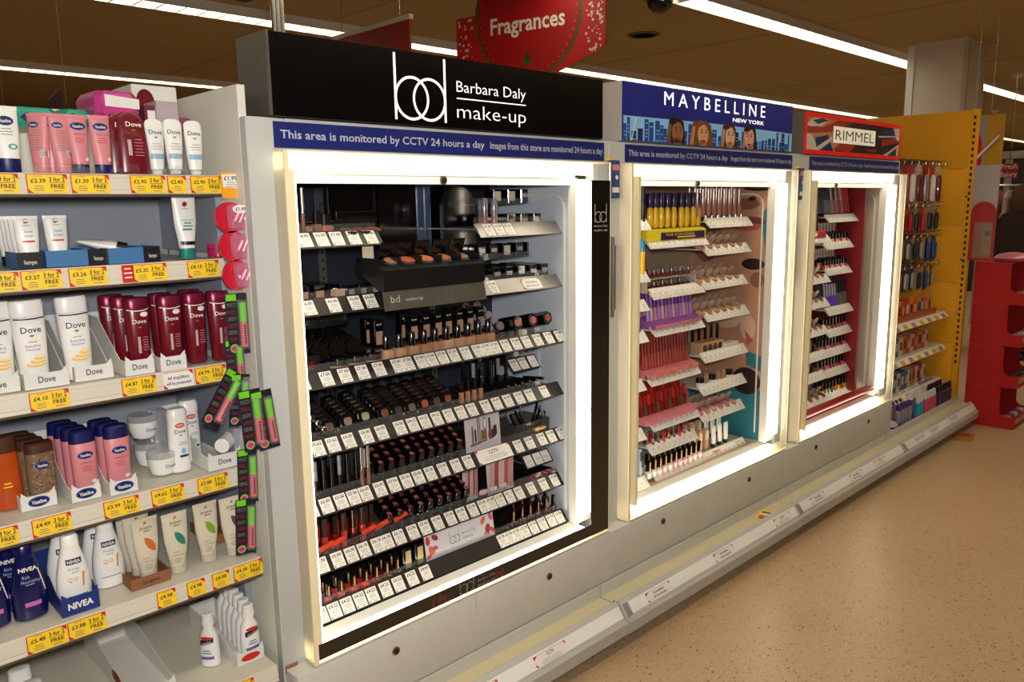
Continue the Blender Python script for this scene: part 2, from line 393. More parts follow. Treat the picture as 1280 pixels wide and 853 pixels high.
# ================================================================== MAKE-UP CABINETS
FZ0, FZ1, FY = .385, 1.712, -.055        # light frame bottom, top, front plane
SZ0, SZ1 = 1.797, 1.992                    # header sign
F = [(.947, 2.167), (2.283, 3.531), (3.656, 4.854)]
S_ = [(.945, 2.183), (2.293, 3.544), (3.675, 4.848)]
CX = [(.885, 2.225), (2.225, 3.60), (3.60, 4.885)]
IN = [(.985, 2.045), (2.36, 3.415), (3.76, 4.70)]      # opening
INB = [mat('back_slate', '#1d232d', .45, var=.15, scale=4), mat('back_beige', '#b9a283', .5, var=.06, scale=4), mat('back_red', '#7d0f12', .45, var=.06)]
WALLIN = [mat('inner_blue_white', '#c2c8d2', .45, var=.03, scale=4), mat('inner_beige', '#c8b090', .5, var=.04), mat('inner_cream', '#c0b49c', .45, var=.04)]
CN = ['white make-up cabinet under the black header sign, stocked with black cosmetics', 'white make-up cabinet under the dark blue header sign, lined with a portrait poster', 'white make-up cabinet with red back under the red bordered header sign']
def lock(x, z, parent, y=-.062, nm='lock'):
    g = G(mat('lock_brass', '#8a7656', .3, .8)); g.cyl((0, 0, 0), (0, -.004, 0), .0125, 0, 14); g.cyl((0, -.004, 0), (0, -.006, 0), .008, BLACKM, 12); g.obj(nm, parent, loc=(x, y, z))
CAB = []
for i in range(3):
    cx0, cx1 = CX[i]; ix0, ix1 = IN[i]; t = thing('make_up_cabinet', CN[i], 'cabinet', (cx0, 0, 0)); CAB.append(t); o = -cx0
    g = G(STILE); g.box(0, ix0+o, 0, .035, .15, SZ0-.004, c=.003); g.obj('stile', t)
    g = G(STILE); g.box(ix1+o+.09, cx1+o-.0005, 0, .035, .15, SZ0-.004, c=.003); g.obj('stile', t)
    g = G(CREAM); g.box(0.0002, .02, .0352, .53, .15, 1.868 if i == 0 else SZ0-.004); g.obj('side_panel', t)
    g = G(CREAM); g.box(cx1+o-.02, cx1+o-.0005, .0352, .5, .15, SZ0-.004); g.obj('side_panel', t)
    g = G(INB[i]); g.box(.0202, cx1+o-.0202, .44, .46, .15, SZ0-.004); g.obj('back_panel', t)
    g = G(STILE); g.box(ix0+o, ix1+o+.09, 0, .03, 1.715, SZ0-.004); g.obj('header_rail', t)
    g = G(BLACKM if i == 0 else CREAM); g.box(.021, cx1+o-.021, .031, .439, 1.66, 1.68); g.obj('inner_ceiling', t)
    g = G(WALLIN[i])                                   # right inner wall with a raised rounded moulding
    g.box(ix1+o+.012, ix1+o+.028, .03, .438, .42, 1.655)
    g.obj('inner_wall', t)
    g = G(CREAM); r = [(.06, .47), (.06, 1.56)]+[(.06+.05*(1-math.cos(a)), 1.56+.05*math.sin(a)) for a in (PI/6, PI/3, PI/2)]+[(.30, 1.61)]
    for p0, p1 in zip(r, r[1:]): g.cyl((ix1+o+.011, p0[0], p0[1]), (ix1+o+.011, p1[0], p1[1]), .005, 0, 6)
    g.obj('moulding', t)
    g = G(INB[i]); g.box(.021, cx1+o-.021, .05, .438, .40, .42); g.obj('inner_floor', t)
    g = G(CREAM); g.box(ix0+o-.018, ix1+o+.012, .012, .03, 1.664, 1.712)           # cream bar under the glowing strip
    g.box(ix0+o-.018, ix1+o+.03, .018, .034, 1.640, 1.664); tb = g.obj('top_bar', t)
    u_, v_ = ((555, 219), (873, 224), (1046, 230))[i]; lock(xu(u_, .01, 1.655)+o, 1.652, t, .014)
    g = G(CREAM)
    g.prism([(.028, .434), (.028, .41), (0.0, .40), (-.002, .424)] if i == 0 else [(.045, .426), (.045, .402), (0.0, .396), (-.002, .418)], ix0+o-.018, ix1+o+.02, 'x'); g.obj('sill', t)
    # cctv strip
    sx0, sx1 = ((.953, 2.193), (2.312, 3.565), (3.744, 4.858))[i]; w = sx1-sx0
    g = G(NAVYL, mat('strip_text', '#b9bccc', .5)); g.box(-w/2, w/2, -.003, 0, -.031, .031)
    g.text('This area is monitored by CCTV 24 hours a day', -w/2+.016, 0.002, .020, w*.535, 1, e=.0038, bold=.014, left=True)
    g.text('Images from this store are monitored 24 hours a day', -w/2+w*.567, 0.002, .020, w*.425, 1, e=.0038, bold=.014, left=True)
    g.obj('notice_strip', t, loc=((sx0+sx1)/2+o, -.0005, 1.754))
    # lower cream fascia panels
    P = ([.89, 1.507, 2.171], [2.173, 2.829, 3.512], [3.514, 4.17, 4.84])[i]
    for q in range(2):
        g = G(PANEL); g.box(P[q]+o+.001, P[q+1]+o-.001, -.060, -.045, .1955, FZ0-.004, c=.0015); pn = g.obj('fascia_panel', t)
        lock((P[q]+P[q+1])/2+o, .325, pn, -.0602)
    g = G(PANEL); g.box(P[0]+o, P[2]+o, -.044, -.0005, .152, FZ0-.006); g.obj('fascia_backing', t)
    if i == 2:
        g = G(PANEL); g.box(P[2]+o, P[2]+.004+o, -.06, -.001, .152, FZ0-.004); g.obj('end_panel', t)
    # latch plate and alarm box on the stile right of the frame
    if i < 2:
        xa = ((774, 778) if i == 0 else (1001, 1005))
        g = G(mat('latch_metal', '#7d7468', .4, .6)); x = F[i+1][0]-.055+o-(.02 if i else 0); g.box(x-.018, x+.018, -.012, -.0005, 1.17, 1.46, c=.003); g.box(x+.004, x+.014, -.020, -.012, 1.20, 1.43); g.obj('latch_plate', t)
for i, (u0, u1, v0, v1, pz) in enumerate(((765.5, 776.5, 200, 248, 0), (999, 1008, 210, 250, 0))):
    z1 = U(u0, v0, y=-.02).z; z0 = U(u0, v1, y=-.02).z; x = xu((u0+u1)/2, -.02, (z0+z1)/2)
    t = thing('alarm_card', ('slim blue printed card hanging on the stile between the first and second cabinets', 'slim blue printed card hanging on the stile left of the red-backed cabinet')[i], 'card', (x, -.001, z0)); h = z1-z0; w = .05
    g = G(mat('card_blue', '#173c78', .4), PAPER, YEL, PINK); g.box(-w/2, w/2, -.014, 0, 0, h, c=.002)
    g.plate([(-w/2+.006, .02), (w/2-.006, .02), (w/2-.006, .038), (-w/2+.006, .038)], 1, e=.0146); g.plate([(-w/2+.006, h-.035), (w/2-.006, h-.035), (w/2-.006, h-.015), (-w/2+.006, h-.015)], 3, e=.0146)
    g.disc(0.006, h*.55, .008, .008, 1, e=.0146); g.bars(0, h*.42, .03, 2, .012, .006, BLUE, e=.0146); g.obj('card', t)
    g = G(YEL); g.box(-w/2-.012, -w/2+.008, -.014, 0, h, h+.008); g.obj('hanger_tab', t)

# ---------------------------------------------------------------- light frames (acrylic surrounds with tubes inside)
EDGE = mat('acrylic_edge', '#f3e6bd', .35, var=.03)
MIRR = mat('black_mirror_band', '#191614', .12, .0, var=.2, coat=.6)
FROST = clear('frosted_side', '#f0ead8', .8)
FL = ['glowing acrylic light frame with black margin around the black-stocked cabinet', 'clear glowing acrylic light frame around the portrait-lined cabinet', 'clear glowing acrylic light frame around the red-backed cabinet']
for i in range(3):
    x0, x1 = F[i]; ix0, ix1 = IN[i]; o = -x0; t = thing('light_frame', FL[i], 'light', (x0, 0, 0)); w = x1-x0; f = -FY
    m = MIRR if i == 0 else CLEAR2
    g = G(FROST); g.box(0, .004, -f+.004, -.001, FZ0+.004, FZ1); g.obj('side_plate', t)
    g = G(EDGE); g.box(0, .012, -f, -f+.004, FZ0+.004, FZ1); g.obj('front_edge', t)
    g = G(EDGE); g.box(0, w, -f, -.001, FZ0, FZ0+.004); g.obj('bottom_plate', t)
    g = G(EDGE); g.box(0, w, -f, -.001, FZ1+.0002, FZ1+.004); g.obj('top_plate', t)
    g = G(CLEAR); g.box(w-.004, w, -f+.004, -.001, FZ0+.0042, FZ1); g.obj('side_plate', t)
    g = G(EDGE); g.box(w-.004, w, -f, -f+.004, FZ0+.0042, FZ1); g.obj('front_edge', t)
    bm = (2.067 if i == 0 else ix1+.055)+o
    g = G(m); g.box(bm, w-.0042, -f, -f+.003, FZ0+.012, 1.655 if i == 0 else FZ1-.001); mr = g.obj('right_margin', t)
    if i == 0:
        g = G(mat('white_print', '#d8d8d4', .5)); s = .0
        for cx_, st in ((.03, -1), (.055, 1)):
            for k in range(20):
                a, b = 2*PI*k/20, 2*PI*(k+1)/20; r1, r2 = .0185, .0165
                g.add([(cx_+r*math.cos(q), -.0006, .018+r*math.sin(q)) for q, r in ((a, r1), (b, r1), (b, r2), (a, r2))], [(0, 1, 2, 3)])
            xs = cx_+st*.0175; g.plate([(xs-.0012, .0), (xs+.0012, .0), (xs+.0012, .062), (xs-.0012, .062)], 0)
        g.text('Barbara Daly', .043, -.012, .006, .07, 0); g.text('make-up', .043, -.026, .007, .07, 0); g.obj('printed_logo', mr, kind='stuff', loc=(bm+.003, -f-.0003, 1.515))
    g = G(m); g.box(.0122, bm-.0003, -f, -f+.003, FZ0+.012, .440); bb = g.obj('bottom_margin', t)
    if i == 0:
        g = G(mat('etched_print', '#8f8a82', .5), mat('print_splash', '#5e2a24', .5)); x = xu(583, FY, .41)+o
        for cx_, st in ((-.010, -1), (.014, 1)):
            for k in range(18):
                a, b = 2*PI*k/18, 2*PI*(k+1)/18
                g.add([(cx_+r*1.0*math.cos(q), -.0006, r*math.sin(q)) for q, r in ((a, .017), (b, .017), (b, .0145), (a, .0145))], [(0, 1, 2, 3)])
            xs = cx_+st*.0158; g.plate([(xs-.0013, -.016), (xs+.0013, -.016), (xs+.0013, .024), (xs-.0013, .024)], 0)
        g.text('Barbara Daly', .085, .008, .009, .075, 0); g.text('make-up', .085, -.008, .010, .075, 0)
        for dx, r in ((-.13, .013), (-.105, .018), (-.085, .012), (.13, .012), (.15, .016)): g.disc(dx, 0, r*.7, r, 1, n=9, rings=1)
        g.obj('printed_logo', bb, kind='stuff', loc=(x, -f-.0003, .415))
    # tubes: top, right, bottom, left
    g = G(TUBE); g.box(ix0+o-.018, ix1+o+.06, -.018, -.002, 1.674, 1.7115); g.obj('top_tube', t)
    tx0, tx1 = ((2.05, 2.105), (ix1+.03, ix1+.075), (ix1+.04, ix1+.085))[i]
    g = G(TUBE); g.box(tx0+o-.006, tx1+o-.006, -.030, -.012, .47, 1.655, c=.005); g.obj('right_tube', t)
    g = G(TUBE); g.box(ix0+o-.016, ix1+o+.02, -.034, -.004, .402, .424, c=.004); g.obj('bottom_tube', t)
    g = G(DECKM); g.box(.013, w-.005, -.0032, -.0008, FZ0+.005, .4015); g.obj('added_bounce_plate', t)  # added pale plate, brightens the dark gap behind the bottom margin
    g = G(EDGE); g.box(ix0+o-.022, ix0+o-.008, -.045, -.0005, .43, 1.672); g.obj('left_return', t)
    g = G(TUBE); g.box(ix0+o-.0075, ix0+o-.002, -.040, -.012, .44, 1.67); g.obj('left_tube', t)
    g = G(CREAM); g.box(ix1+o, ix1+o+.012, -.004, .034, .43, 1.655, c=.002); g.obj('right_return', t)
    g = G(WHITE); g.box(ix1+o+.0125, w-.006, .003, .012, .43, 1.66); g.obj('right_reflector', t)

# ================================================================== HEADER SIGNS
# black sign
def ring(g, cx, cz, r, w, m, y=-.0008, n=40, rx=1.0):
    for k in range(n):
        a, b = 2*PI*k/n, 2*PI*(k+1)/n
        g.add([(cx+rr*rx*math.cos(q), y, cz+rr*math.sin(q)) for q, rr in ((a, r), (b, r), (b, r-w), (a, r-w))], [(0, 1, 2, 3)], m)
SIGNW = mat('sign_white', '#f4f0e8', .5, emit=.9)
x0, x1 = S_[0]; t = thing('header_sign', 'large black header sign with white ring logo and make-up lettering, aluminium ends', 'sign', (x0, 0, SZ0)); w = x1-x0; h = SZ1-SZ0
g = G(ALU); g.box(0, .008, -.006, .145, 0, h); g.box(.008, w, .0, .145, 0, h); g.obj('housing', t)
g = G(BLACK); g.box(.0082, w-.002, -.006, -.0003, .001, h-.001); fc = g.obj('face_panel', t)
g = G(SIGNW); zb = U(553, 139, y=-.006).z-SZ0; zt = U(491, 75, y=-.006).z-SZ0
Cx1 = xu(515, -.006, SZ0+.07); Cx2 = xu(537, -.006, SZ0+.07); R_ = (xu(559, -.006, SZ0+.07)-xu(492, -.006, SZ0+.07))*.315
ring(g, Cx1-x0, .072, R_, .0068, 0); ring(g, Cx2-x0, .072, R_, .0068, 0)
for c_, s in ((Cx1, -1), (Cx2, 1)):
    xs = c_-x0+s*(R_-.003); g.plate([(xs-.0036, .072-R_), (xs+.0036, .072-R_), (xs+.0036, .072+R_*1.95), (xs-.0036, .072+R_*1.95)], 0, e=.0008)
xa, xb = xu(571, -.006, SZ0+.07)-x0, xu(657, -.006, SZ0+.07)-x0
g.text('Barbara Daly', (xa+xb)/2, .118, .031, xb-xa, 0, bold=-.010); g.plate([(xa, .083), (xb, .083), (xb, .086), (xa, .086)], 0); g.text('make-up', (xa+xb)/2, .050, .040, xb-xa, 0, bold=-.014)
g.obj('sign_lettering', fc, kind='stuff', loc=(0, -.0062, 0))
# metal rod up to the ceiling
g = G(STEEL)
for dx in (-.011, .0, .011): g.cyl((dx, 0, 0), (dx, 0, RZ-SZ1-.001), .006, 0, 8)
g.box(-.03, .03, -.02, .02, 0, .006); tag(g.obj('hanging_rod', loc=(xu(347, .05, SZ1+.05), .05, SZ1+.0005)), 'bright metal rods rising from the black header sign to the ceiling', 'rod')
# blue sign
x0, x1 = S_[1]; t = thing('header_sign', 'dark blue header sign with large white lettering above a strip of four portraits', 'sign', (x0, 0, SZ0)); w = x1-x0; h = SZ1-SZ0+.010
g = G(mat('sign_side', '#c4bcae', .5)); g.box(0, w, .0, .24, 0, h); g.obj('housing', t)
g = G(mat('sign_blue', '#1a2278', .3, emit=.12, var=.03)); g.box(0.001, w-.001, -.006, -.0003, .001, h-.001); fc = g.obj('face_panel', t)
g = G(SIGNW); X = lambda u: xu(u, -.006, 1.93)-x0
g.text('M A Y B E L L I N E', (X(830)+X(956))/2, h*.80, .050, X(956)-X(830), 0, bold=.0); g.text('NEW YORK', (X(916)+X(955))/2, h*.56, .0155, X(955)-X(916), 0, bold=.012); g.obj('sign_lettering', fc, kind='stuff', loc=(0, -.0062, 0))
SKY = mat('print_city_sky', '#7fb0d4', .5, emit=.15); TOW = mat('print_tower', '#1a4c98', .5); TOW2 = mat('print_tower_dark', '#10204c', .5)
g = G(SKY, TOW, TOW2, PAPER); bh = .084; g.plate([(0, 0), (w-.002, 0), (w-.002, bh-.004), (w*.5, bh+.004), (0, bh)], 0)
random.seed(3); x = .0
while x < w-.03:
    ww = random.uniform(.012, .035); hh = random.uniform(.03, bh*.95); g.plate([(x, 0), (x+ww, 0), (x+ww, hh), (x, hh)], random.choice((1, 1, 2)), e=.001)
    for q in range(int(hh/.012)): g.plate([(x+.004, q*.012+.003), (x+ww-.004, q*.012+.003), (x+ww-.004, q*.012+.006), (x+.004, q*.012+.006)], random.choice((0, 1)), e=.0014)
    x += ww+random.uniform(0, .012)
g.plate([(.045, 0), (.05, 0), (.075, bh-.004), (.07, bh-.004)], 3, e=.0016); g.obj('printed_city', fc, loc=(.001, -.0062, .003))
def portrait(cx, skin, hair, wd=1.0, side=1):
    # a generic printed face, flat as on the sign
    g = G(mat('print_skin_'+skin, skin, .5, emit=.1), mat('print_hair_'+hair, hair, .5), mat('print_lip', '#9c3a34', .5), mat('print_eye', '#241812', .5), mat('print_shade_'+skin, skin, .6, var=.3))
    g.plate([(-.066*wd, 0), (.060*wd, 0), (.052*wd, .05), (.046*wd, .080), (.02, .094), (-.02, .096), (-.050*wd, .084), (-.058*wd, .05)], 1, e=.0018)
    for k in range(4): g.plate([(-.064*wd+.006*k, 0), (-.060*wd+.006*k, 0), (-.046*wd+.004*k, .070), (-.050*wd+.004*k, .070)], 4, e=.0019)
    g.disc(.006*side, .042, .038, .045, 0, e=.0022, n=22); g.plate([(-.02, 0), (.03, 0), (.024, .02), (-.016, .02)], 0, e=.0022)
    fx = .010*side
    g.disc(fx, .017, .014, .0038, 2, e=.0026, n=12, rings=1); g.plate([(fx-.014, .0172), (fx+.014, .0172), (fx+.013, .0178), (fx-.013, .0178)], 3, e=.0028)
    for s in (-1, 1): g.disc(fx+s*.016, .050, .0075, .0028, 3, e=.0026, n=8, rings=1); g.plate([(fx+s*.016-.010, .0575), (fx+s*.016+.010, .0575), (fx+s*.016+.008, .0605), (fx+s*.016-.008, .0605)], 3, e=.0026)
    g.plate([(fx-.005, .028), (fx+.006, .028), (fx+.002, .050)], 4, e=.0026)
    g.plate([(-.036, .060), (-.030, .088), (.012, .094), (.002, .078), (-.022, .068)], 1, e=.0028); g.plate([(.012, .094), (.036, .080), (.044, .050), (.036, .062), (.02, .078), (.002, .080)], 1, e=.0028)
    g.obj('printed_portrait', fc, loc=(cx, -.0062, .003))
for u, sk, ha, sd in ((846, '#8a5a40', '#1a100c', 1), (878, '#c9906a', '#7a4a22', 1), (912, '#d0a07c', '#4a2c18', 1), (938, '#cf9a80', '#20120e', -1)): portrait(X(u), sk, ha, (1.0 if ha != '#7a4a22' else 1.35), sd)
# red bordered sign
x0, x1 = S_[2]; t = thing('header_sign', 'red bordered header sign with a white name plate over a flag pattern', 'sign', (x0, 0, SZ0)); w = x1-x0; h = SZ1-SZ0-.003
g = G(mat('sign_side_dark', '#6c665a', .5)); g.box(0, w, .0, .20, 0, h); g.obj('housing', t)
g = G(mat('sign_red', '#d41c12', .4, emit=.2)); g.box(0, w, -.008, -.0003, 0, .02); g.box(0, w, -.008, -.0003, h-.02, h); g.box(0, .016, -.008, -.0003, .02, h-.02); g.box(w-.016, w, -.008, -.0003, .02, h-.02); g.obj('border', t)
g = G(mat('flag_dark', '#2a1410', .5)); g.box(.016, w-.016, -.004, -.0003, .02, h-.02); fc = g.obj('face_panel', t)
g = G(mat('flag_white', '#d8d0c0', .5), mat('flag_blue', '#1c3468', .5), mat('flag_red', '#a83420', .5), mat('flag_green', '#3c4a3c', .6), mat('flag_peach', '#c88a68', .5))
def q_(pts, m, e): g.plate([(.016+a*(w-.032), .02+b*(h-.04)) for a, b in pts], m, e=e)
q_([(0, 0), (.28, 0), (.36, .5), (.3, 1), (0, 1)], 4, .0046); q_([(.0, .0), (.12, 0), (.05, .45), (0, .5)], 0, .005); q_([(.06, 1), (.2, 1), (.1, .6), (0, .75)], 0, .005); q_([(.1, 0), (.26, 0), (.2, .5), (.08, .38)], 1, .0052)
q_([(.0, .5), (.25, .62), (.45, 1), (.3, 1), (.16, .75), (0, .7)], 2, .0054); q_([(.05, .9), (.14, 1), (.2, .95), (.1, .8)], 3, .0056); q_([(.12, .0), (.3, .5), (.27, .55), (.06, 0)], 0, .0057)
q_([(.24, .3), (.45, .62), (.40, .9), (.25, .6)], 3, .0058); q_([(.26, .05), (.42, 0), (.5, .3), (.35, .4)], 2, .0058)
q_([(.78, .3), (1, .5), (1, .7), (.78, .55)], 2, .0054); q_([(.8, 0), (1, 0), (1, .45), (.86, .1)], 0, .005); q_([(.86, .0), (.97, .0), (.97, .3)], 1, .0055); q_([(.76, .75), (.9, .98), (1, 1), (1, .75), (.9, .6)], 1, .0054); q_([(.92, 1), (1, 1), (1, .55), (.96, .6)], 0, .0056); q_([(.74, .6), (.95, .68), (.95, .72), (.74, .66)], 0, .0058); q_([(.62, .1), (.72, .1), (.72, .16), (.62, .16)], RED, .0058)
g.obj('printed_flag', fc)
g = G(mat('plate_cream', '#ece4cc', .5, emit=.3), INK, RED); X = lambda u: xu(u, -.01, 1.86)-x0; xa, xb = X(1042), X(1094)
g.box(xa, xb, -.002, 0, .062, .142); g.text('RIMMEL', (xa+xb)/2, .102, .05, (xb-xa)*.92, 1, e=.0026, bold=-.004)
cxm = X(1048); g.plate([(cxm-.018, .145), (cxm+.018, .145), (cxm+.024, .17), (cxm+.010, .158), (cxm, .180), (cxm-.010, .158), (cxm-.024, .17)], 2, e=.001); g.obj('name_plate', fc, loc=(0, -.0065, 0))
# ================================================================== LEFT GONDOLA (skin care)
def mk_surf(secs, p=2.4, cx=0, cy=0):
    def f(x, z):
        if z <= secs[0][0]: a, b = secs[0][1:3]
        elif z >= secs[-1][0]: a, b = secs[-1][1:3]
        else:
            for s0, s1 in zip(secs, secs[1:]):
                if s0[0] <= z <= s1[0]:
                    t = (z-s0[0])/max(1e-6, s1[0]-s0[0]); a = s0[1]+(s1[1]-s0[1])*t; b = s0[2]+(s1[2]-s0[2])*t; break
        q = min(.999, abs((x-cx)/a)); return cy-b*(1-q**p)**(1/p)
    return f
GSH = [(1.66, .12), (1.458, .13), (1.195, .13), (.92, .11), (.69, .05), (.407, .0)]
gon = thing('shelving_gondola', 'cream shelving gondola full of body lotions at the left of the make-up bays', 'shelving', (.2, 0, 0)); GX = .2
GREYB = mat('back_grey_blue', '#8d929c', .5, var=.03, scale=4)
SHELFM = mat('shelf_cream', '#cfc9b8', .4, var=.03, scale=6)
LIP = mat('shelf_lip_bronze', '#6a5c4c', .3, .5, var=.05)
g = G(GREYB); g.box(-.75, .684, .535, .55, .15, 1.64); g.obj('back_panel', gon)
g = G(CREAM); g.box(-.75, .684, .535, .55, 1.641, 1.84); g.obj('back_panel', gon)
g = G(GREYB)
for z0, z1 in ((.16, .39), (.42, .67), (.70, .90), (.93, 1.18), (1.21, 1.44), (1.47, 1.64)): g.box(.668, .6835, .16, .534, z0, z1)
g.obj('side_liner', gon)
g = G(GREYB); g.box(-.75, .684, -.05, .534, .12, .15); g.obj('base_deck', gon)
random.seed(11)
def promo(price, wide=True, left_red=False):
    w, h = (.078, .040) if wide else (.044, .040)
    g = G(YEL, RED, INK, INKG); g.box(-w/2, w/2, -.001, 0, 0, h); e = .0012
    g.plate([(-w/2, h-.0015), (w/2, h-.0015), (w/2, h), (-w/2, h)], 1, e=e); g.plate([(-w/2, 0), (-w/2+.002, 0), (-w/2+.002, h), (-w/2, h)], 1, e=e)
    g.plate([(w/2-.012, h), (w/2, h), (w/2, h-.012)], 1, e=e+.0001); g.plate([(-w/2, 0), (-w/2+.012, 0), (-w/2, .010)], 1, e=e+.0001)
    cx = -.017 if wide else 0
    g.text('£'+price, cx, .026, .0085, .028, 2, e=e+.0002, bold=.02); g.bars(cx, .014, .022, 3, .0045, .0016, 3, e=e); g.bars(cx, .035, .022, 1, .0045, .0012, 3, e=e)
    if wide:
        g.text('3 for 2', .019, .029, .0095, .030, 2, e=e+.0002, bold=.02); g.text('FREE', .019, .0145, .0085, .026, 2, e=e+.0002, bold=.02); g.plate([(.004, .0212), (.034, .0212), (.034, .0222), (.004, .0222)], 2, e=e); g.bars(.019, .004, .026, 1, .003, .0018, 3, e=e)
    return g
PT = {}
def put_promo(parent, u, v, si, price, wide=True):
    key = (price, wide)
    if key not in PT: PT[key] = promo(price, wide).mesh('price_ticket')
    z, y = GSH[si]; o = bpy.data.objects.new('price_ticket', PT[key]); COL.objects.link(o); o.parent = parent
    o.location = (xu(u, y-.012, z-.03)-GX, y-.0115, z-.042); o.rotation_euler = (-.08, 0, 0)
TKS = {0: [(-3, '1.39', 1), (60, '3.39', 1), (114, '1.39', 1), (186, '2.90', 1), (222, '2.40', 0), (259, '2.90', 1)],
       1: [(-2, '3.27', 1), (53, '3.27', 1), (111, '3.26', 1), (188, '3.35', 1), (255, '4.15', 1)],
       2: [(63, '4.10', 1), (175, '4.87', 1), (264, '4.79', 1)],
       3: [(-2, '4.49', 1), (66, '4.49', 1), (153, '3.99', 1), (211, '4.62', 1), (267, '3.88', 1)],
       4: [(60, '5.48', 1), (110, '3.88', 1), (209, '4.98', 0), (246, '4.98', 0), (277, '4.98', 0), (311, '4.38', 1)],
       5: [(300, '3.98', 1)]}
for i, (z, y) in enumerate(GSH):
    g = G(SHELFM); g.box(-.75, .664, y+.0, .532, z-.022, z-.002); sh = g.obj('shelf', gon)
    g = G(SHELFM); g.prism([(y, z-.0), (y-.004, z), (y-.006, z-.008), (y-.005, z-.009), (y-.006, z-.012), (y-.009, z-.034), (y-.008, z-.036), (y-.010, z-.044), (y-.002, z-.044), (y, z-.024)], -.75, .664, 'x'); rl = g.obj('ticket_rail', sh)
    g = G(LIP); g.box(-.75, .664, y-.011, y+.012, z-.050, z-.0442, c=.001); g.obj('rail_lip', sh)
    for u, pr, wd in TKS[i]: put_promo(sh, u, 0, i, pr, bool(wd))
    if i == 2:
        g = G(PAPER, RED, NAVYL); g.box(-.036, .036, -.001, 0, 0, .040); g.plate([(-.036, .0385), (.036, .0385), (.036, .04), (-.036, .04)], 1, e=.0012); g.plate([(.024, .04), (.036, .04), (.036, .028)], 1, e=.0013); g.plate([(-.036, 0), (-.026, 0), (-.036, .012)], 1, e=.0013)
        g.text('All shoplifters', 0, .025, .008, .052, 2, e=.0014, bold=.02); g.text('will be prosecuted', 0, .012, .008, .060, 2, e=.0014, bold=.02); g.obj('warning_label', sh, loc=(xu(220, y, z)-GX, y-.0115, z-.042), rot=(-.08, 0, 0))
    if i == 1:
        g = G(RED, PAPER); g.box(-.013, .013, -.0012, 0, 0, .040); g.bars(0, .03, .02, 3, .010, .003, 1, e=.0015); g.obj('sorry_label', sh, loc=(xu(157, y, z)-GX, y-.0115, z-.042), rot=(-.08, 0, 0))
    if i >= 4:
        g = G(CLEAR); g.box(.665, .668, y-.006, y+.4, z-.045, z+.022); g.obj('end_guard', sh)
# ---------------------------------------------------------------- bottle builders
def oval(g, cx, cz, rx, rz, m, surf, e=.0006): return g.disc(cx, cz, rx, rz, m, surf, e, n=18, rings=4)
def bottle(secs, body, cap=None, capm=None, p=2.4, pr=None, n=20):
    g = G(body); g.loft(secs, 0, n, p); out = [('body', g)]
    if cap: g = G(capm); g.loft(cap, 0, n, p); out.append(('cap', g))
    if pr: g = G(); pr(g, mk_surf(secs, p)); out.append(('printed_label', g))
    return out
def logo_dove(g, s, cz, h=.012, w=.034, m=NAVY, cx=0):
    g.text('Dove', cx, cz, h, w, m, s, bold=.01); g.plate([(cx-.006, cz-h*.95), (cx, cz-h*1.25), (cx+.006, cz-h*.95), (cx, cz-h*.8)], GOLD, s, e=.001)
def p_dove_white(g, s):
    logo_dove(g, s, .128, .0135, .040)
    g.text('Beauty Body', 0, .092, .0055, .030, BLUE, s); g.text('Moisturiser', 0, .084, .0055, .028, BLUE, s); g.bars(0, .100, .026, 1, .003, .0015, GOLD, s)
    sw = mat('cream_swirl', '#e8c070', .5)
    for k in range(6): oval(g, .002+.002*k, .050+.0035*k, .020-.0022*k, .006-.0004*k, sw if k % 2 == 0 else mat('cream_swirl_pale', '#f0dcae', .5), s, .0006+.0001*k)
    g.plate([(-.014, .020), (.020, .020), (.020, .026), (-.014, .026)], mat('sky_print', '#4aa0c8', .5), s)
    for k in range(12):
        t0, t1 = -.030+.005*k, -.025+.005*k; z = lambda t: .1515+.0016*(1-(t/.03)**2)*-1
        g.plate([(t0, z(t0)), (t1, z(t1)), (t1, z(t1)+.003), (t0, z(t0)+.003)], NAVY, s, e=.001)
DOVEW = Kind('lotion_bottle', 'bottle', lambda: bottle([(0, .024, .014), (.004, .027, .0165), (.06, .030, .018), (.12, .033, .019), (.155, .034, .019), (.156, .033, .018)], WHITE, [(.1565, .033, .018), (.185, .034, .0185), (.192, .031, .016)], WHITE, pr=p_dove_white))
def p_dove_red(g, s):
    g.text('Dove', .0, .122, .010, .032, PAPER, s, bold=.01); oval(g, .012, .138, .0095, .006, PAPER, s); g.plate([(-.005, .108), (0, .105), (.005, .108), (0, .110)], GOLD, s)
    g.plate([(-.007, .045), (-.001, .045), (-.001, .085), (-.007, .085)], mat('silver_print', '#b8a4a8', .4, .5), s); g.bars(.011, .082, .016, 6, .006, .0014, mat('pale_pink_print', '#c88a94', .5), s)
    for k in range(10):
        t0, t1 = -.025+.005*k, -.020+.005*k; z = lambda t: .150-.004*(1-(t/.026)**2)
        g.plate([(t0, z(t0)), (t1, z(t1)), (t1, z(t1)+.002), (t0, z(t0)+.002)], PAPER, s, e=.001)
MAROON = mat('metallic_maroon', '#7a1836', .3, .4, var=.1)
DOVER = Kind('lotion_bottle', 'bottle', lambda: bottle([(0, .020, .015), (.004, .023, .017), (.08, .026, .018), (.148, .0285, .019), (.15, .028, .0185)], DRED, [(.1505, .028, .0185), (.172, .029, .019), (.178, .026, .016)], MAROON, pr=p_dove_red))
def tubeb(h, w, body, capm, caph=.022, pr=None, cw=None):
    cw = cw or w*.40; secs = [(caph, cw, cw*.8), (caph+.01, cw*1.03, cw*.82), (h*.55, w*.47, cw*.6), (h-.008, w*.5, .004), (h-.007, w*.5, .0012), (h, w*.5, .0012)]
    return bottle(secs, body, [(0, cw*.95, cw*.76), (.002, cw, cw*.8), (caph-.0005, cw, cw*.8)], capm, 2.2, pr)
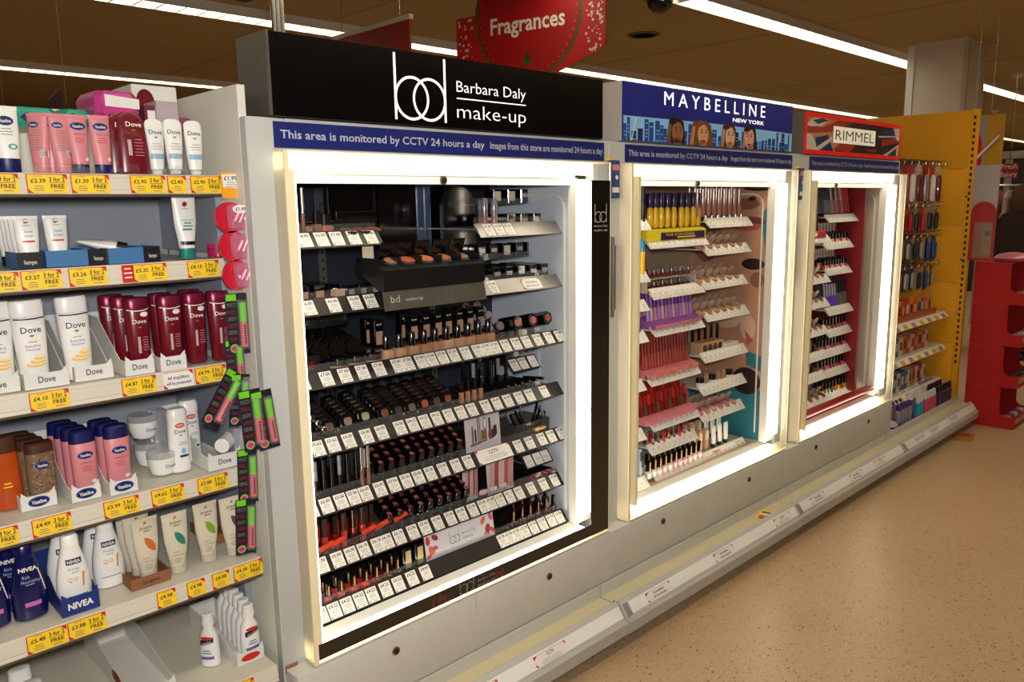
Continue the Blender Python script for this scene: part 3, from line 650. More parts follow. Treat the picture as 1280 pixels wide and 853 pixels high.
def vas_logo(g, s, cx, cz, rx=.017, rz=.009, e=.0006):
    oval(g, cx, cz, rx, rz, BLUE, s, e); oval(g, cx, cz, rx*.88, rz*.82, NAVY, s, e+.0002); g.text('Vaseline', cx, cz, rz*.75, rx*1.35, PAPER, s, e+.0006, bold=.02)
def p_vas(g, s, z0=.10, red='#b8303c'):
    vas_logo(g, s, 0, z0); g.text('healthy hand', .002, z0-.018, .004, .026, NAVY, s); g.bars(.0, z0-.028, .024, 3, .005, .0014, mat('red_small', red, .5), s)
    oval(g, .014, .032, .006, .0045, mat('white_dot', '#e8dcd8', .5), s)
def p_vas_back(g, s):
    vas_logo(g, s, -.006, .108, .012, .007); g.bars(0, .094, .030, 9, .0055, .0012, INKG, s); g.plate([(.006, .035), (.020, .035), (.020, .05), (.006, .05)], PAPER, s)
    for k in range(6): g.plate([(.007+.002*k, .036), (.008+.002*k, .036), (.008+.002*k, .049), (.007+.002*k, .049)], INK, s, e=.001)
VT = Kind('hand_cream_tube', 'tube', lambda: tubeb(.135, .046, PINK, NAVY, .020, lambda g, s: p_vas(g, s, .108)))
VTB = Kind('hand_cream_tube', 'tube', lambda: tubeb(.135, .046, PINK, PINK, .020, p_vas_back))
def p_vasw(g, s): vas_logo(g, s, 0, .105, .016, .010); g.bars(0, .088, .026, 3, .006, .0014, INKG, s); oval(g, .008, .052, .009, .006, mat('mint_print', '#3aa08a', .5), s); oval(g, .008, .052, .005, .0035, PAPER, s, .001)
VWT = Kind('hand_cream_tube', 'tube', lambda: tubeb(.135, .052, WHITE, NAVY, .028, p_vasw, .022))
def p_dt(g, s): g.text('Dove', 0, .098, .010, .030, NAVY, s, bold=.01); g.plate([(-.005, .086), (0, .083), (.005, .086), (0, .088)], GOLD, s); g.bars(0, .070, .028, 3, .006, .0012, INKG, s); g.plate([(-.016, .036), (.016, .036), (.016, .048), (-.016, .048)], mat('pale_blue_print', '#8fb2c8', .5), s)
def b_dt():
    secs = [(.010, .013, .011), (.012, .0155, .013), (.05, .019, .013), (.10, .022, .008), (.118, .0215, .004), (.125, .017, .0025), (.128, .009, .0015)]
    return bottle(secs, WHITE, [(0, .012, .010), (.0095, .0135, .0115)], WHITE, 2.2, p_dt)
DT = Kind('hand_cream_tube', 'tube', b_dt)
def p_pouch(g, s): g.text('Dove', .004, .110, .011, .034, PAPER, s, bold=.01); g.plate([(-.004, .097), (.002, .094), (.008, .097), (.002, .099)], GOLD, s); g.plate([(-.014, .04), (-.006, .04), (-.006, .075), (-.014, .075)], mat('silver_print', '#b8a4a8', .4), s); g.bars(.01, .075, .022, 6, .007, .0014, mat('pale_pink_print', '#c88a94', .5), s)
POUCH = Kind('cream_pouch', 'pouch', lambda: bottle([(0, .033, .012), (.004, .036, .015), (.05, .035, .016), (.10, .031, .010), (.122, .028, .006), (.134, .020, .003), (.138, .010, .0015)], DRED, None, None, 2.6, p_pouch))
def lab(si, s): return s
z1_, y1_ = GSH[0]
def on1(K, u, y, label, rz=0, group=None, dz=.0): K.put(xu(u, y, z1_+.05), y, z1_+.0025+dz, label, group, rz, k=(.93 if K in (VT, VTB) else 1))
on1(VWT, 9, .16, 'white tube with navy cap and mint mark at the left end of the top shelf')
on1(VTB, 50, .16, 'pink tube seen edge-on, first of the leaning pink tubes on the top shelf', rz=-.7)
on1(VTB, 62, .165, 'pink tube turned sideways with small blue logo on the top shelf', rz=-.5)
on1(VTB, 77, .15, 'pink tube showing its small-print back with barcode on the top shelf', rz=.05)
on1(VT, 99, .15, 'pink tube with blue oval logo, taller one left of the other front-facing pink tube')
on1(VT, 127, .14, 'pink tube with blue oval logo standing right beside the dark red pouches')
on1(POUCH, 153, .175, 'dark red pouch behind the front dark red pouch on the top shelf')
on1(POUCH, 166, .14, 'dark red pouch with white script logo in front on the top shelf')
on1(DT, 195, .17, 'white cream tube half hidden, leftmost of the three white tubes on the top shelf')
on1(DT, 218, .145, 'white cream tube with script logo, middle and front of the three white tubes')
on1(DT, 243, .155, 'white cream tube with script logo, rightmost of the three white tubes')
# clear divider tray on the top shelf
t = thing('divider_tray', 'clear plastic divider tray holding the tubes on the top shelf', 'tray', (xu(150, .13, z1_), .128, z1_+.0005)); xa = xu(45, .13, z1_)-t.location.x; xb = xu(256, .13, z1_)-t.location.x
g = G(CLEAR); g.box(xa, xb, 0, .003, 0, .014); g.box(xa, xb, .003, .2, 0, .001)
for k in range(9): x = xa+(xb-xa)*k/8; g.box(x-.001, x+.001, .0031, .2, .001, .016)
for u in (98, 165, 222): x = xu(u, .13, z1_)-t.location.x; g.prism([(x-.014, -.006), (x+.014, -.006), (x+.012, 0), (x-.012, 0)], 0, .022, 'z')
g.obj('tray_body', t)
# packs stacked above / behind the top shelf
def pack(name, cat, u0, u1, v0, v1, y, d, m, label, pr=None, c=.006, nm='body'):
    a = U(u0, v1, y=y); b = U(u1, v0, y=y); xa = xu(u0, y, a.z); xb = xu(u1, y, a.z); h = b.z-a.z; w = xb-xa
    t = thing(name, label, cat, ((xa+xb)/2, y, a.z)); g = G(m); g.box(-w/2, w/2, 0, d, 0, h, c=c); g.obj(nm, t)
    if pr: g = G(); pr(g, w, h); g.obj('printed_label', t)
    return t
TEAL = mat('teal_wrap', '#1f9c80', .3, var=.15, bump=.3); MAG = mat('magenta_wrap', '#c23c86', .3, var=.2, bump=.4)
for a in ((8, 75, 136, 156, .25, 'left green plastic pack lying on top of the gondola'), (77, 119, 138, 156, .27, 'right green plastic pack lying on top of the gondola')):
    pack('wipes_pack', 'pack', *a[:5], .14, TEAL, a[5], lambda g, w, h: (g.disc(-.01, h*.45, .016, h*.3, NAVY, n=4, rings=1), g.bars(.03, h*.6, .04, 2, .006, .002, PAPER)), .012)
pack('wipes_pack', 'pack', -12, 11, 146, 158, .22, .12, MAG, 'small magenta pack at the left edge above the top shelf', None, .008)
pack('tissue_pack', 'pack', 122, 177, 116, 148, .22, .16, MAG, 'shiny pink wrapped pack stacked high behind the dark red pouches', lambda g, w, h: (g.plate([(-w*.3, h*.45), (w*.48, h*.40), (w*.48, h*.75), (-w*.3, h*.85)], PAPER), g.bars(0, h*.3, w*.5, 2, .01, .003, HOTP)), .014)
pack('stock_box', 'box', 168, 224, 110, 152, .33, .14, CARD, 'white carton with a dark red round print stacked above the top shelf', lambda g, w, h: oval(g, -w*.22, h*.55, w*.2, h*.34, DRED, None), .002)
pack('stock_box', 'box', 197, 225, 128, 156, .24, .08, mat('lilac_card', '#b0a0a8', .6), 'plain lilac grey carton beside the cream side wall', None, .002)
pack('stock_box', 'box', 182, 200, 133, 156, .25, .06, mat('plum_card', '#6a2038', .5), 'narrow plum and white carton between the two larger cartons', lambda g, w, h: g.plate([(-w*.3, h*.1), (w*.4, h*.1), (w*.4, h*.75), (-w*.3, h*.75)], PAPER), .002)
pack('soap_box', 'box', 186, 240, 148, 160, .30, .10, mat('plum_box', '#8a3a54', .5), 'low plum coloured box showing behind the white tubes', None, .004)

# ---- second shelf
z2_, y2_ = GSH[1]
def p_ntr(g, s): g.plate([(-.005, .094), (.005, .096), (.005, .104), (-.005, .102)], RED, s); g.plate([(-.002, .0935), (.000, .0935), (.000, .1045), (-.002, .1045)], NAVY, s, e=.001); g.bars(0, .089, .020, 1, .004, .0012, INKG, s); g.text('hand', .002, .077, .0055, .015, BLUE, s); g.text('cream', .002, .068, .0055, .018, BLUE, s); g.plate([(-.012, .054), (.012, .054), (.012, .0575), (-.012, .0575)], RED, s)
NT = Kind('hand_cream_tube', 'tube', lambda: tubeb(.11, .048, WHITE, BLACKM, .022, p_ntr))
def tray_low(w, d, h, side, front, txt=None):
    g = G(side, front, PAPER); g.box(-w/2, w/2, 0, .002, 0, h, 1); g.box(-w/2, w/2, d-.002, d, 0, h); g.box(-w/2, -w/2+.002, .002, d-.002, 0, h); g.box(w/2-.002, w/2, .002, d-.002, 0, h); g.box(-w/2+.002, w/2-.002, .002, d-.002, 0, .002)
    if txt: g.text(txt, 0, h*.42, h*.26, w*.5, 2, e=.0008)
    return g
CYB = mat('tray_blue', '#3a6ea0', .5)
TRY = []
for k, (u0, u1, fr, y, lb) in enumerate(((22, 56, BLACKM, .14, 'black-fronted tray holding the left group of white hand cream tubes'), (58, 112, CYB, .16, 'blue tray holding a single white hand cream tube'), (112, 136, BLACKM, .16, 'small black-fronted empty tray in the middle of the second shelf'), (136, 181, CYB, .15, 'tilted blue tray with a tube lying in it'), (181, 202, BLACKM, .155, 'small black-fronted tray at the right of the blue trays'))):
    xa, xb = xu(u0, y, z2_), xu(u1, y, z2_); w = xb-xa-.003
    tag(tray_low(w, .12, .036, CYB, fr, 'Neutrogena' if fr is BLACKM else None).obj('display_tray', loc=((xa+xb)/2, y, z2_+.0003)), lb, 'tray')
for k, (u, y) in enumerate(((16, .255), (22, .235), (27, .215), (32, .195))): NT.put(xu(u, y, z2_)-.0, y, z2_+.003, 'white hand cream tube packed behind the front left tube, %s from the left' % ORDN[k], 'white hand cream tubes packed in a row on the second shelf')
NT.put(xu(38, .17, z2_), .168, z2_+.003, 'white hand cream tube at the front of the left row on the second shelf')
NT.put(xu(73, .2, z2_), .19, z2_+.003, 'single white hand cream tube in the blue tray')
NT.put(xu(160, .2, z2_), .2, z2_+.030, 'white hand cream tube lying flat across the tilted blue tray', rx=-1.35, rz=1.2)
def p_foot(g, s): g.plate([(-.006, .128), (.006, .130), (.006, .139), (-.006, .137)], RED, s); g.plate([(-.002, .127), (.001, .127), (.001, .140), (-.002, .140)], NAVY, s, e=.001); g.bars(0, .122, .024, 1, .004, .0014, INKG, s); g.text('moisturising', .002, .095, .005, .030, mat('teal_print', '#2a8a86', .5), s); g.bars(.002, .086, .026, 2, .007, .003, mat('teal_print', '#2a8a86', .5), s); g.plate([(-.018, .034), (.018, .034), (.018, .043), (-.018, .043)], BLACKM, s); g.plate([(-.012, .070), (.012, .070), (.012, .074), (-.012, .074)], mat('teal_print', '#2a8a86', .5), s)
FT = Kind('foot_cream_tube', 'tube', lambda: tubeb(.158, .058, WHITE, mat('teal_cap', '#1f7a72', .35), .026, p_foot, .019))
FT.put(xu(234, .19, z2_), .185, z2_+.001, 'large white tube with teal cap and black band standing alone on the second shelf')
g = G(mat('magenta_pot', '#b01848', .25, coat=.5)); g.lathe([(.024, 0), (.026, .002), (.026, .022), (.024, .024)], n=24); g2 = G(mat('magenta_lid', '#c42058', .2, coat=.6)); g2.lathe([(.0265, .0242), (.0265, .032), (.025, .034)], n=24)
t = thing('lip_balm_pot', 'small magenta pot at the right end of the second shelf', 'pot', (xu(273, .2, z2_), .2, z2_)); g.obj('body', t); g2.obj('lid', t)

# ---- shelf ready trays
def srp(w, d, hf, hb, m, pr=None, run=.45):
    g = G(m); hm = hf+(hb-hf)*.25; y0 = d*.12; y1 = d*run+d*.12
    for s in (-1, 1):
        x = s*w/2; g.prism([(0, 0), (0, hf), (y0, hf), (y1, hb), (d, hb), (d, 0)], min(x, x-s*.0018), max(x, x-s*.0018), 'x')
    i = w/2-.0019; g.box(-i, i, 0, .0016, 0, hf); g.prism([(-i, hf), (-i, hf+.012), (-i+.012, hf)], 0, .0016, 'y'); g.prism([(i, hf), (i-.012, hf), (i, hf+.012)], 0, .0016, 'y')
    g.box(-i, i, d-.0016, d, 0, hb); g.box(-i, i, .0017, d-.0017, 0, .0015); out = [('tray_body', g)]
    if pr: g = G(); pr(g); out.append(('printed_label', g))
    return out
def mk(name, cat, label, parts, loc, rz=0, group=None):
    t = thing(name, label, cat, loc, rz, group)
    for nm, g in parts: g.obj(nm, t)
    return t
z3_, y3_ = GSH[2]
def dtxt(w, h=.014): return lambda g: g.text('Dove', 0, .020, h, w, NAVY, bold=.01)
T3 = [(66, .146, .082, .038), (134, .148, .080, .038), (177, .128, .064, .038), (225, .118, .060, .034)]
for k, (u, y, w, hf) in enumerate(((-2, .16, .085, .034),)+tuple((a, b, c, d) for a, b, c, d in ((60, .150, .088, .034), (119, .158, .082, .034), (176, .137, .066, .036), (218, .132, .062, .034)))):
    lb = ['white shelf tray cut by the left edge on the third shelf', 'white shelf tray holding the left white lotion bottle on the third shelf', 'white shelf tray holding the right white lotion bottle on the third shelf', 'white shelf tray holding the left dark red lotion bottles', 'narrow white shelf tray holding the middle dark red lotion bottle'][k]
    mk('shelf_tray', 'tray', lb, srp(w, .30, hf, .125, CARD, dtxt(.034)), (xu(u, y, z3_), y, z3_))
def on(K, u, y, z, label, rz=0, group=None, dz=.002, ry=0): K.put(xu(u, y, z+.06), y, z+dz, label, group, rz, ry=ry)
on(DOVEW, -2, .20, z3_, 'white lotion bottle cut by the left edge of the picture on the third shelf')
on(DOVEW, 42, .185, z3_, 'white lotion bottle with navy neck line and cream swirl, left of the two whole ones', ry=-.02)
on(DOVEW, 98, .190, z3_, 'white lotion bottle with navy neck line and cream swirl, right of the two whole ones', ry=-.03)
on(DOVER, 174, .175, z3_, 'dark red lotion bottle at the front of the left dark red tray')
on(DOVER, 158, .23, z3_, 'dark red lotion bottle second in line behind the left dark red one')
on(DOVER, 143, .29, z3_, 'dark red lotion bottle third in line behind the left dark red one')
on(DOVER, 214, .165, z3_, 'dark red lotion bottle in the narrow tray in the middle of the third shelf')
on(DOVER, 204, .23, z3_, 'dark red lotion bottle hidden behind the middle dark red one')
on(DOVER, 245, .175, z3_, 'dark red lotion bottle with gold bar standing free, left of the last one')
on(DOVER, 275, .165, z3_, 'dark red lotion bottle at the right end of the third shelf beside the hanging packs')
on(DOVER, 240, .25, z3_, 'dark red lotion bottle in the back row between the two right-hand ones')
# ---- fourth shelf
z4_, y4_ = GSH[3]
VP = Kind('lotion_bottle', 'bottle', lambda: bottle([(0, .022, .014), (.004, .026, .017), (.07, .027, .018), (.125, .0285, .0185), (.126, .028, .018)], PINK, [(.1265, .028, .0185), (.152, .027, .018), (.156, .024, .015)], NAVY, 2.6, lambda g, s: p_vas(g, s, .098)))
def p_br(g, s):
    random.seed(5)
    for k in range(70): x, z = random.uniform(-.023, .023), random.uniform(.01, .115); g.plate([(x, z), (x+.003, z+.001), (x+.0025, z+.004), (x-.0005, z+.003)], random.choice((mat('dot_tan', '#b09070', .5), mat('dot_brown', '#4a3020', .5))), s)
    vas_logo(g, s, .0, .090, .015, .009, e=.0012); oval(g, .010, .022, .011, .008, mat('orange_spot', '#d06820', .5), s, .0012)
VB = Kind('lotion_bottle', 'bottle', lambda: bottle([(0, .024, .015), (.004, .028, .018), (.07, .029, .019), (.118, .030, .019)], mat('brown_pattern', '#7c6248', .45, var=.35, scale=180), [(.1185, .030, .019), (.138, .029, .018), (.142, .026, .015)], mat('brown_cap', '#4a2a1c', .35), 2.6, p_br))
OB = Kind('tan_lotion_bottle', 'bottle', lambda: bottle([(0, .026, .018), (.004, .029, .02), (.1, .026, .019), (.13, .024, .018)], mat('orange_plastic', '#b8480e', .3, coat=.4), [(.1305, .025, .018), (.165, .024, .018), (.168, .02, .015)], mat('brown_cap', '#4a2a1c', .35), 2.3, lambda g, s: g.bars(-.004, .06, .02, 2, .008, .003, YEL, s)))
on(OB, 10, .215, z4_, 'orange bottle with brown cap at the left end of the fourth shelf')
vt = lambda g: vas_logo(g, None, 0, .017, .022, .012)
for u, y, w, lb in ((50, .165, .072, 'white shelf tray with blue oval holding the brown patterned bottle'), (109, .143, .062, 'white shelf tray with blue oval holding the left pink bottle'), (156, .128, .062, 'white shelf tray with blue oval holding the right pink bottle')):
    mk('shelf_tray', 'tray', lb, srp(w, .30, .032, .11, CARD, vt), (xu(u, y, z4_), y, z4_))
on(VB, 52, .205, z4_, 'brown patterned bottle with brown cap at the front of its tray')
for k, (u, y) in enumerate(((41, .245), (32, .285), (24, .325))): on(VB, u, y, z4_, ['brown patterned bottle directly behind the front brown one', 'brown patterned bottle third in the line of brown ones', 'brown patterned bottle at the back of the brown line'][k], group='brown patterned bottles lined up behind the front one')
on(VP, 106, .185, z4_, 'pink bottle with navy cap and blue oval, left front one on the fourth shelf')
on(VP, 148, .170, z4_, 'pink bottle with navy cap and blue oval, right front one on the fourth shelf')
for k, (u, y) in enumerate(((96, .225), (87, .265), (79, .305))): on(VP, u, y, z4_, 'pink bottle with navy cap, %s in line behind the left front pink bottle' % ORDN[k], group='pink bottles lined up behind the left pink one')
for k, (u, y) in enumerate(((138, .21), (129, .25))): on(VP, u, y, z4_, 'pink bottle with navy cap, %s in line behind the right front pink bottle' % ORDN[k], group='pink bottles lined up behind the right pink one')
def b_jar():
    s = [(0, .022, .022), (.004, .028, .028), (.025, .035, .035), (.045, .036, .036)]
    g = G(WHITE); g.loft(s, 0, 28, 2); c = G(clear('milky_lid', '#eef0f0', .4)); c.loft([(.0455, .037, .037), (.058, .037, .037), (.062, .034, .034)], 0, 28, 2); l = G(); l.text('Dove', .008, .026, .009, .026, NAVY, mk_surf(s, 2), bold=.01); return [('body', g), ('lid', c), ('printed_label', l)]
JAR = Kind('cream_jar', 'jar', b_jar)
on(JAR, 202, .20, z4_, 'white round cream jar at the front of the fourth shelf')
on(JAR, 186, .30, z4_, 'white round cream jar behind the front jar')
on(JAR, 178, .30, z4_+.075, 'white round cream jar stacked high behind, under the third shelf')
def p_new(g, s): g.text('Dove', 0, .108, .010, .028, NAVY, s, bold=.01); oval(g, .0, .123, .012, .0065, RED, s); g.text('NEW', .0, .123, .006, .016, PAPER, s, .0012, bold=.02); g.plate([(-.004, .098), (0, .095), (.004, .098), (0, .1)], GOLD, s); g.bars(.004, .078, .024, 2, .005, .0014, INKG, s); oval(g, .004, .056, .006, .008, mat('pale_blue_print', '#8fb2c8', .5), s); g.plate([(-.006, .040), (.016, .040), (.016, .046), (-.006, .046)], NAVY, s)
NEWB = Kind('lotion_bottle', 'bottle', lambda: bottle([(0, .021, .015), (.004, .025, .018), (.08, .0255, .0185), (.135, .024, .018)], WHITE, [(.1355, .025, .0185), (.158, .024, .018), (.165, .02, .014)], WHITE, 2.4, p_new))
on(NEWB, 224, .185, z4_, 'slim white bottle with red oval badge at the front of the fourth shelf')
on(NEWB, 238, .25, z4_, 'slim white bottle standing behind the one with the red oval badge')
bag = mat('silver_sachet', '#a8acb4', .25, .5)
for k, (u, y) in enumerate(((186, .33), (192, .31), (198, .29))):
    g = G(bag); g.loft([(0, .020, .008), (.03, .022, .010), (.12, .021, .006), (.14, .021, .001)], 0, 12, 2.5); tag(g.obj('sachet', loc=(xu(u+8, y, z4_), y, z4_+.002)), 'silvery clear sachet behind the jars on the fourth shelf, %s from the left' % ORDN[k], 'sachet', 'silvery sachets standing behind the jars')
mk('shelf_tray', 'tray', 'white shelf tray with a bottle lying in it at the right of the fourth shelf', srp(.088, .30, .038, .12, CARD, dtxt(.034)), (xu(282, .128, z4_), .128, z4_))
g = G(WHITE); g.cyl((-.03, .0, 0), (.034, -.005, .0), .019, 0, 20); g2 = G(WHITE, INKG); g2.cyl((.0345, -.005, 0), (.048, -.006, 0), .0195, 0, 20)
t = thing('lotion_bottle', 'white bottle lying on its side in the tray at the right of the fourth shelf', 'bottle', (xu(280, .17, z4_+.06), .165, z4_+.056), .9); g.obj('body', t); g2.obj('cap', t)
# ---- fifth shelf
z5_, y5_ = GSH[4]
NIVB = mat('nivea_blue', '#0a0f4a', .25, coat=.5)
def p_nb(g, s):
    g.text('NIVEA', .0, .118, .0085, .036, PAPER, s, bold=.03); g.text('Rich', -.006, .101, .007, .014, mat('pale_text', '#a8b0c8', .5), s); g.text('Nourishing', .002, .091, .007, .036, mat('pale_text', '#a8b0c8', .5), s); g.bars(.0, .083, .026, 1, .003, .0014, mat('pale_text', '#a8b0c8', .5), s)
    g.plate([(-.014, .034), (.018, .034), (.018, .044), (-.014, .044)], mat('pink_tab', '#c86ab8', .5), s)
    for k in range(6): g.plate([(.018+.0018*k, .115-.009*k), (.0205+.0018*k, .115-.009*k), (.022+.0018*k, .105-.009*k), (.0195+.0018*k, .105-.009*k)], PAPER, s)
NS = [(0, .028, .018), (.004, .033, .022), (.04, .036, .024), (.075, .034, .023), (.11, .027, .019), (.140, .019, .015)]
NB = Kind('lotion_bottle', 'bottle', lambda: bottle(NS, NIVB, [(.1405, .019, .015), (.165, .018, .014), (.170, .014, .011)], NIVB, 2.3, p_nb))
def p_nw(g, s):
    g.plate([(-.016, .104), (.016, .104), (.016, .117), (-.016, .117)], NAVY, s); g.text('NIVEA', 0, .1105, .007, .027, PAPER, s, .0014, bold=.03); g.text('Firming', -.002, .094, .006, .022, INKG, s); g.bars(.0, .085, .022, 1, .003, .0014, INKG, s)
    g.text('Q10', -.006, .070, .010, .020, mat('orange_print', '#d88a3a', .5), s, bold=.01); g.plate([(.012, .050), (.016, .050), (.018, .072), (.020, .082), (.014, .082)], mat('orange_print', '#d88a3a', .5), s); g.plate([(-.022, .030), (.022, .030), (.022, .0315), (-.022, .0315)], NAVY, s)
NW = Kind('lotion_bottle', 'bottle', lambda: bottle(NS, WHITE, [(.1405, .019, .015), (.165, .018, .014), (.170, .014, .011)], WHITE, 2.3, p_nw))
on(NB, -12, .135, z5_, 'dark blue bottle cut by the left edge on the fifth shelf')
on(NB, 36, .125, z5_, 'dark blue bottle with pink tab on the fifth shelf')
on(NB, 14, .20, z5_, 'dark blue bottle behind the dark blue one with the pink tab')
def p_niv(g): g.text('NIVEA', 0, .021, .014, .052, PAPER, bold=.04)
mk('shelf_tray', 'tray', 'navy blue shelf tray with white lettering holding a white bottle', srp(.078, .26, .042, .07, mat('nivea_tray', '#14307a', .45), p_niv, .2), (xu(102, .07, z5_), .068, z5_))
on(NW, 92, .112, z5_, 'white bottle with navy name block standing in the navy tray', dz=.003)
on(NW, 135, .165, z5_, 'white bottle with navy name block right of the navy tray', dz=.0)
on(NW, 122, .235, z5_, 'white bottle behind the one right of the navy tray', dz=.0)
on(NW, 80, .19, z5_, 'white bottle behind the one standing in the navy tray', dz=.003)
JBG = mat('jergens_cream', '#cfc6ae', .4, var=.03)
def b_j(leafc):
    def pr(g, s):
        g.text('Jergens', .0, .132, .008, .030, mat('olive_text', '#5a5648', .5), s, bold=.01); g.plate([(-.004, .139), (.004, .143), (.008, .148), (-.002, .145)], RED, s); g.bars(.002, .122, .024, 1, .003, .002, mat('olive_text', '#5a5648', .5), s)
        lm = mat('leaf_'+leafc, leafc, .5, var=.15); pts = [(-.006, .108), (.002, .106), (.012, .098), (.018, .086), (.018, .070), (.008, .074), (.0, .082), (-.005, .094)]
        for k in range(4): q = pts[k], pts[k+1], pts[7-k-1], pts[7-k]; g.plate([q[0], q[1], q[2], q[3]], lm, s)
        g.text('Extra', -.006, .058, .005, .014, INKG, s); g.text('Softening', -.002, .050, .005, .024, INKG, s); g.bars(-.004, .040, .02, 3, .005, .0014, INKG, s)
        for k in range(6): g.plate([(.018-.0009*k*k*.4, .050-.005*k), (.0195-.0009*k*k*.4, .050-.005*k), (.0185-.0009*(k+1)**2*.4, .045-.005*k), (.017-.0009*(k+1)**2*.4, .045-.005*k)], INK, s)
    return tubeb(.155, .062, JBG, mat('jergens_cap', '#c0b8a4', .25), .020, pr, .020)
J = {c: Kind('lotion_tube', 'tube', (lambda c=c: b_j(c))) for c in ('#c8622a', '#1f7a6c', '#78a028', '#6a3a44')}
g = tray_low(.092, .16, .028, KRAFT, KRAFT); g.text('Jergens', 0, .014, .008, .04, INK, e=.0008); tag(g.obj('shelf_tray', loc=(xu(190, .085, z5_), .085, z5_)), 'brown kraft tray under the tube with the orange leaf', 'tray')
on(J['#c8622a'], 184, .125, z5_, 'cream tube with orange leaf standing in the kraft tray', dz=.003)
for k, (u, y) in enumerate(((173, .17), (164, .205))): on(J['#c8622a'], u, y, z5_, 'cream tube %s in line behind the one with the orange leaf' % ORDN[k], group='cream tubes behind the orange leaf tube', dz=.003)
on(J['#1f7a6c'], 221, .115, z5_, 'cream tube with teal leaf on the fifth shelf', dz=0)
on(J['#78a028'], 259, .125, z5_, 'cream tube with green leaf on the fifth shelf', dz=0)
on(J['#6a3a44'], 291, .115, z5_, 'cream tube with dark leaf at the right end, partly behind the hanging packs', dz=0)
g = tray_low(.05, .14, .028, KRAFT, KRAFT); tag(g.obj('shelf_tray', loc=(xu(276, .2, z5_), .20, z5_)), 'kraft tray behind the tube with the green leaf', 'tray')
# ---- sixth shelf
z6_, y6_ = GSH[5]
def ov(g): pass
def p_oval_tray(w, d):
    t = srp(w, d, .03, .075, CARD, None, .55); g = G(RED); n = 20
    v = [(-w/2-.0006, .10+.035*math.cos(2*PI*k/n), .034+.016*math.sin(2*PI*k/n)) for k in range(n)]; g.add(v, [tuple(range(n))]); g2 = G(INK)
    for q in range(3): g2.box(-w/2-.0012, -w/2-.0007, .078, .122, .026+.007*q, .029+.007*q)
    return t+[('red_oval', g), ('printed_label', g2)]
mk('shelf_tray', 'tray', 'empty white tray with a red oval on its side on the lowest shelf', p_oval_tray(.105, .36), (xu(190, .08, z6_)+.005, .075, z6_))
def p_pal(g, s): 
    for q in range(5): g.plate([(-.018+.0072*q, .060+.002*q), (-.0108+.0072*q, .062+.002*q), (-.0108+.0072*q, .076+.002*q), (-.018+.0072*q, .074+.002*q)], INK, s)
    oval(g, .0, .081, .016, .005, RED, s, .001); g.text('Cocoa Butter', .001, .070, .005, .028, PAPER, s, .0014, rot=.25); g.bars(.0, .046, .026, 2, .007, .003, mat('violet_print', '#6a58a8', .5), s); g.plate([(-.018, .022), (.018, .024), (.018, .032), (-.018, .030)], mat('violet_print', '#6a58a8', .5), s)
PB = Kind('lotion_bottle', 'bottle', lambda: bottle([(0, .022, .014), (.004, .025, .017), (.05, .0255, .0175), (.085, .023, .016), (.108, .012, .011), (.112, .011, .01)], WHITE, [(.1125, .016, .014), (.118, .017, .015), (.135, .014, .012), (.142, .015, .013), (.145, .012, .01)], WHITE, 2.3, p_pal))
on(PB, 262, .12, z6_, 'single white bottle turned sideways on the lowest shelf', rz=-.9, dz=0)
w = .074; mk('shelf_tray', 'tray', 'white tray with red oval holding a row of white bottles on the lowest shelf', srp(w, .30, .032, .06, CARD, lambda g: oval(g, 0, .016, .026, .010, RED, None), .3), (xu(314, .055, z6_), .055, z6_))
for k in range(6): on(PB, 312-6.0*k, .085+.036*k, z6_, ['white bottle with red and black label at the front of the lowest right-hand tray', 'white bottle in the lowest right-hand tray, %s in line behind the front one' % ORDN[k-1]][k > 0], group='white bottles lined up in the right tray' if k else None)
BW = Kind('lotion_bottle', 'bottle', lambda: bottle([(0, .03, .02), (.004, .036, .024), (.06, .036, .024), (.095, .03, .02), (.115, .02, .015)], WHITE, [(.1155, .024, .018), (.14, .022, .016), (.142, .018, .013)], WHITE, 2.4, lambda g, s: g.bars(0, .06, .03, 3, .008, .002, INKG, s)))
z7 = z6_-.03
on(BW, 44, .11, z6_-.02, 'large pale bottle at the bottom left corner on the lowest shelf', dz=.02)
on(BW, 30, .19, z6_-.02, 'pale bottle behind the large one at the bottom left corner', dz=.02)
# ---------------------------------------------------------------- hanging strips beside the stile
t = thing('clip_strip', 'clear hanging strip with yellow price card at the right end of the top shelf', 'strip', (xu(293, .06, 1.6), .075, 0))
z0, z1 = U(303, 372, y=.075).z, U(291, 222, y=.075).z
g = G(clear('strip_clear', '#f2f2ee', .15)); g.box(-.016, .016, -.0005, .0005, z0, z1); g.obj('strip', t)
g = G(mat('tag_orange', '#e8a018', .5), PAPER, INK, INKG); zt = U(292, 248, y=.07).z; h = .062; g.box(-.024, .024, -.003, -.001, zt, zt+h)
g.plate([(-.020, zt+.026), (.022, zt+.024), (.020, zt+.058), (-.022, zt+.056)], 1, e=.0034); g.text('£1.99', -.001, zt+.048, .010, .032, 2, e=.004, bold=.02); g.bars(0, zt+.037, .03, 3, .005, .0014, 3, e=.004); g.obj('price_card', t)
PINKB = clear('pink_blister', '#f0a0c0', .5)
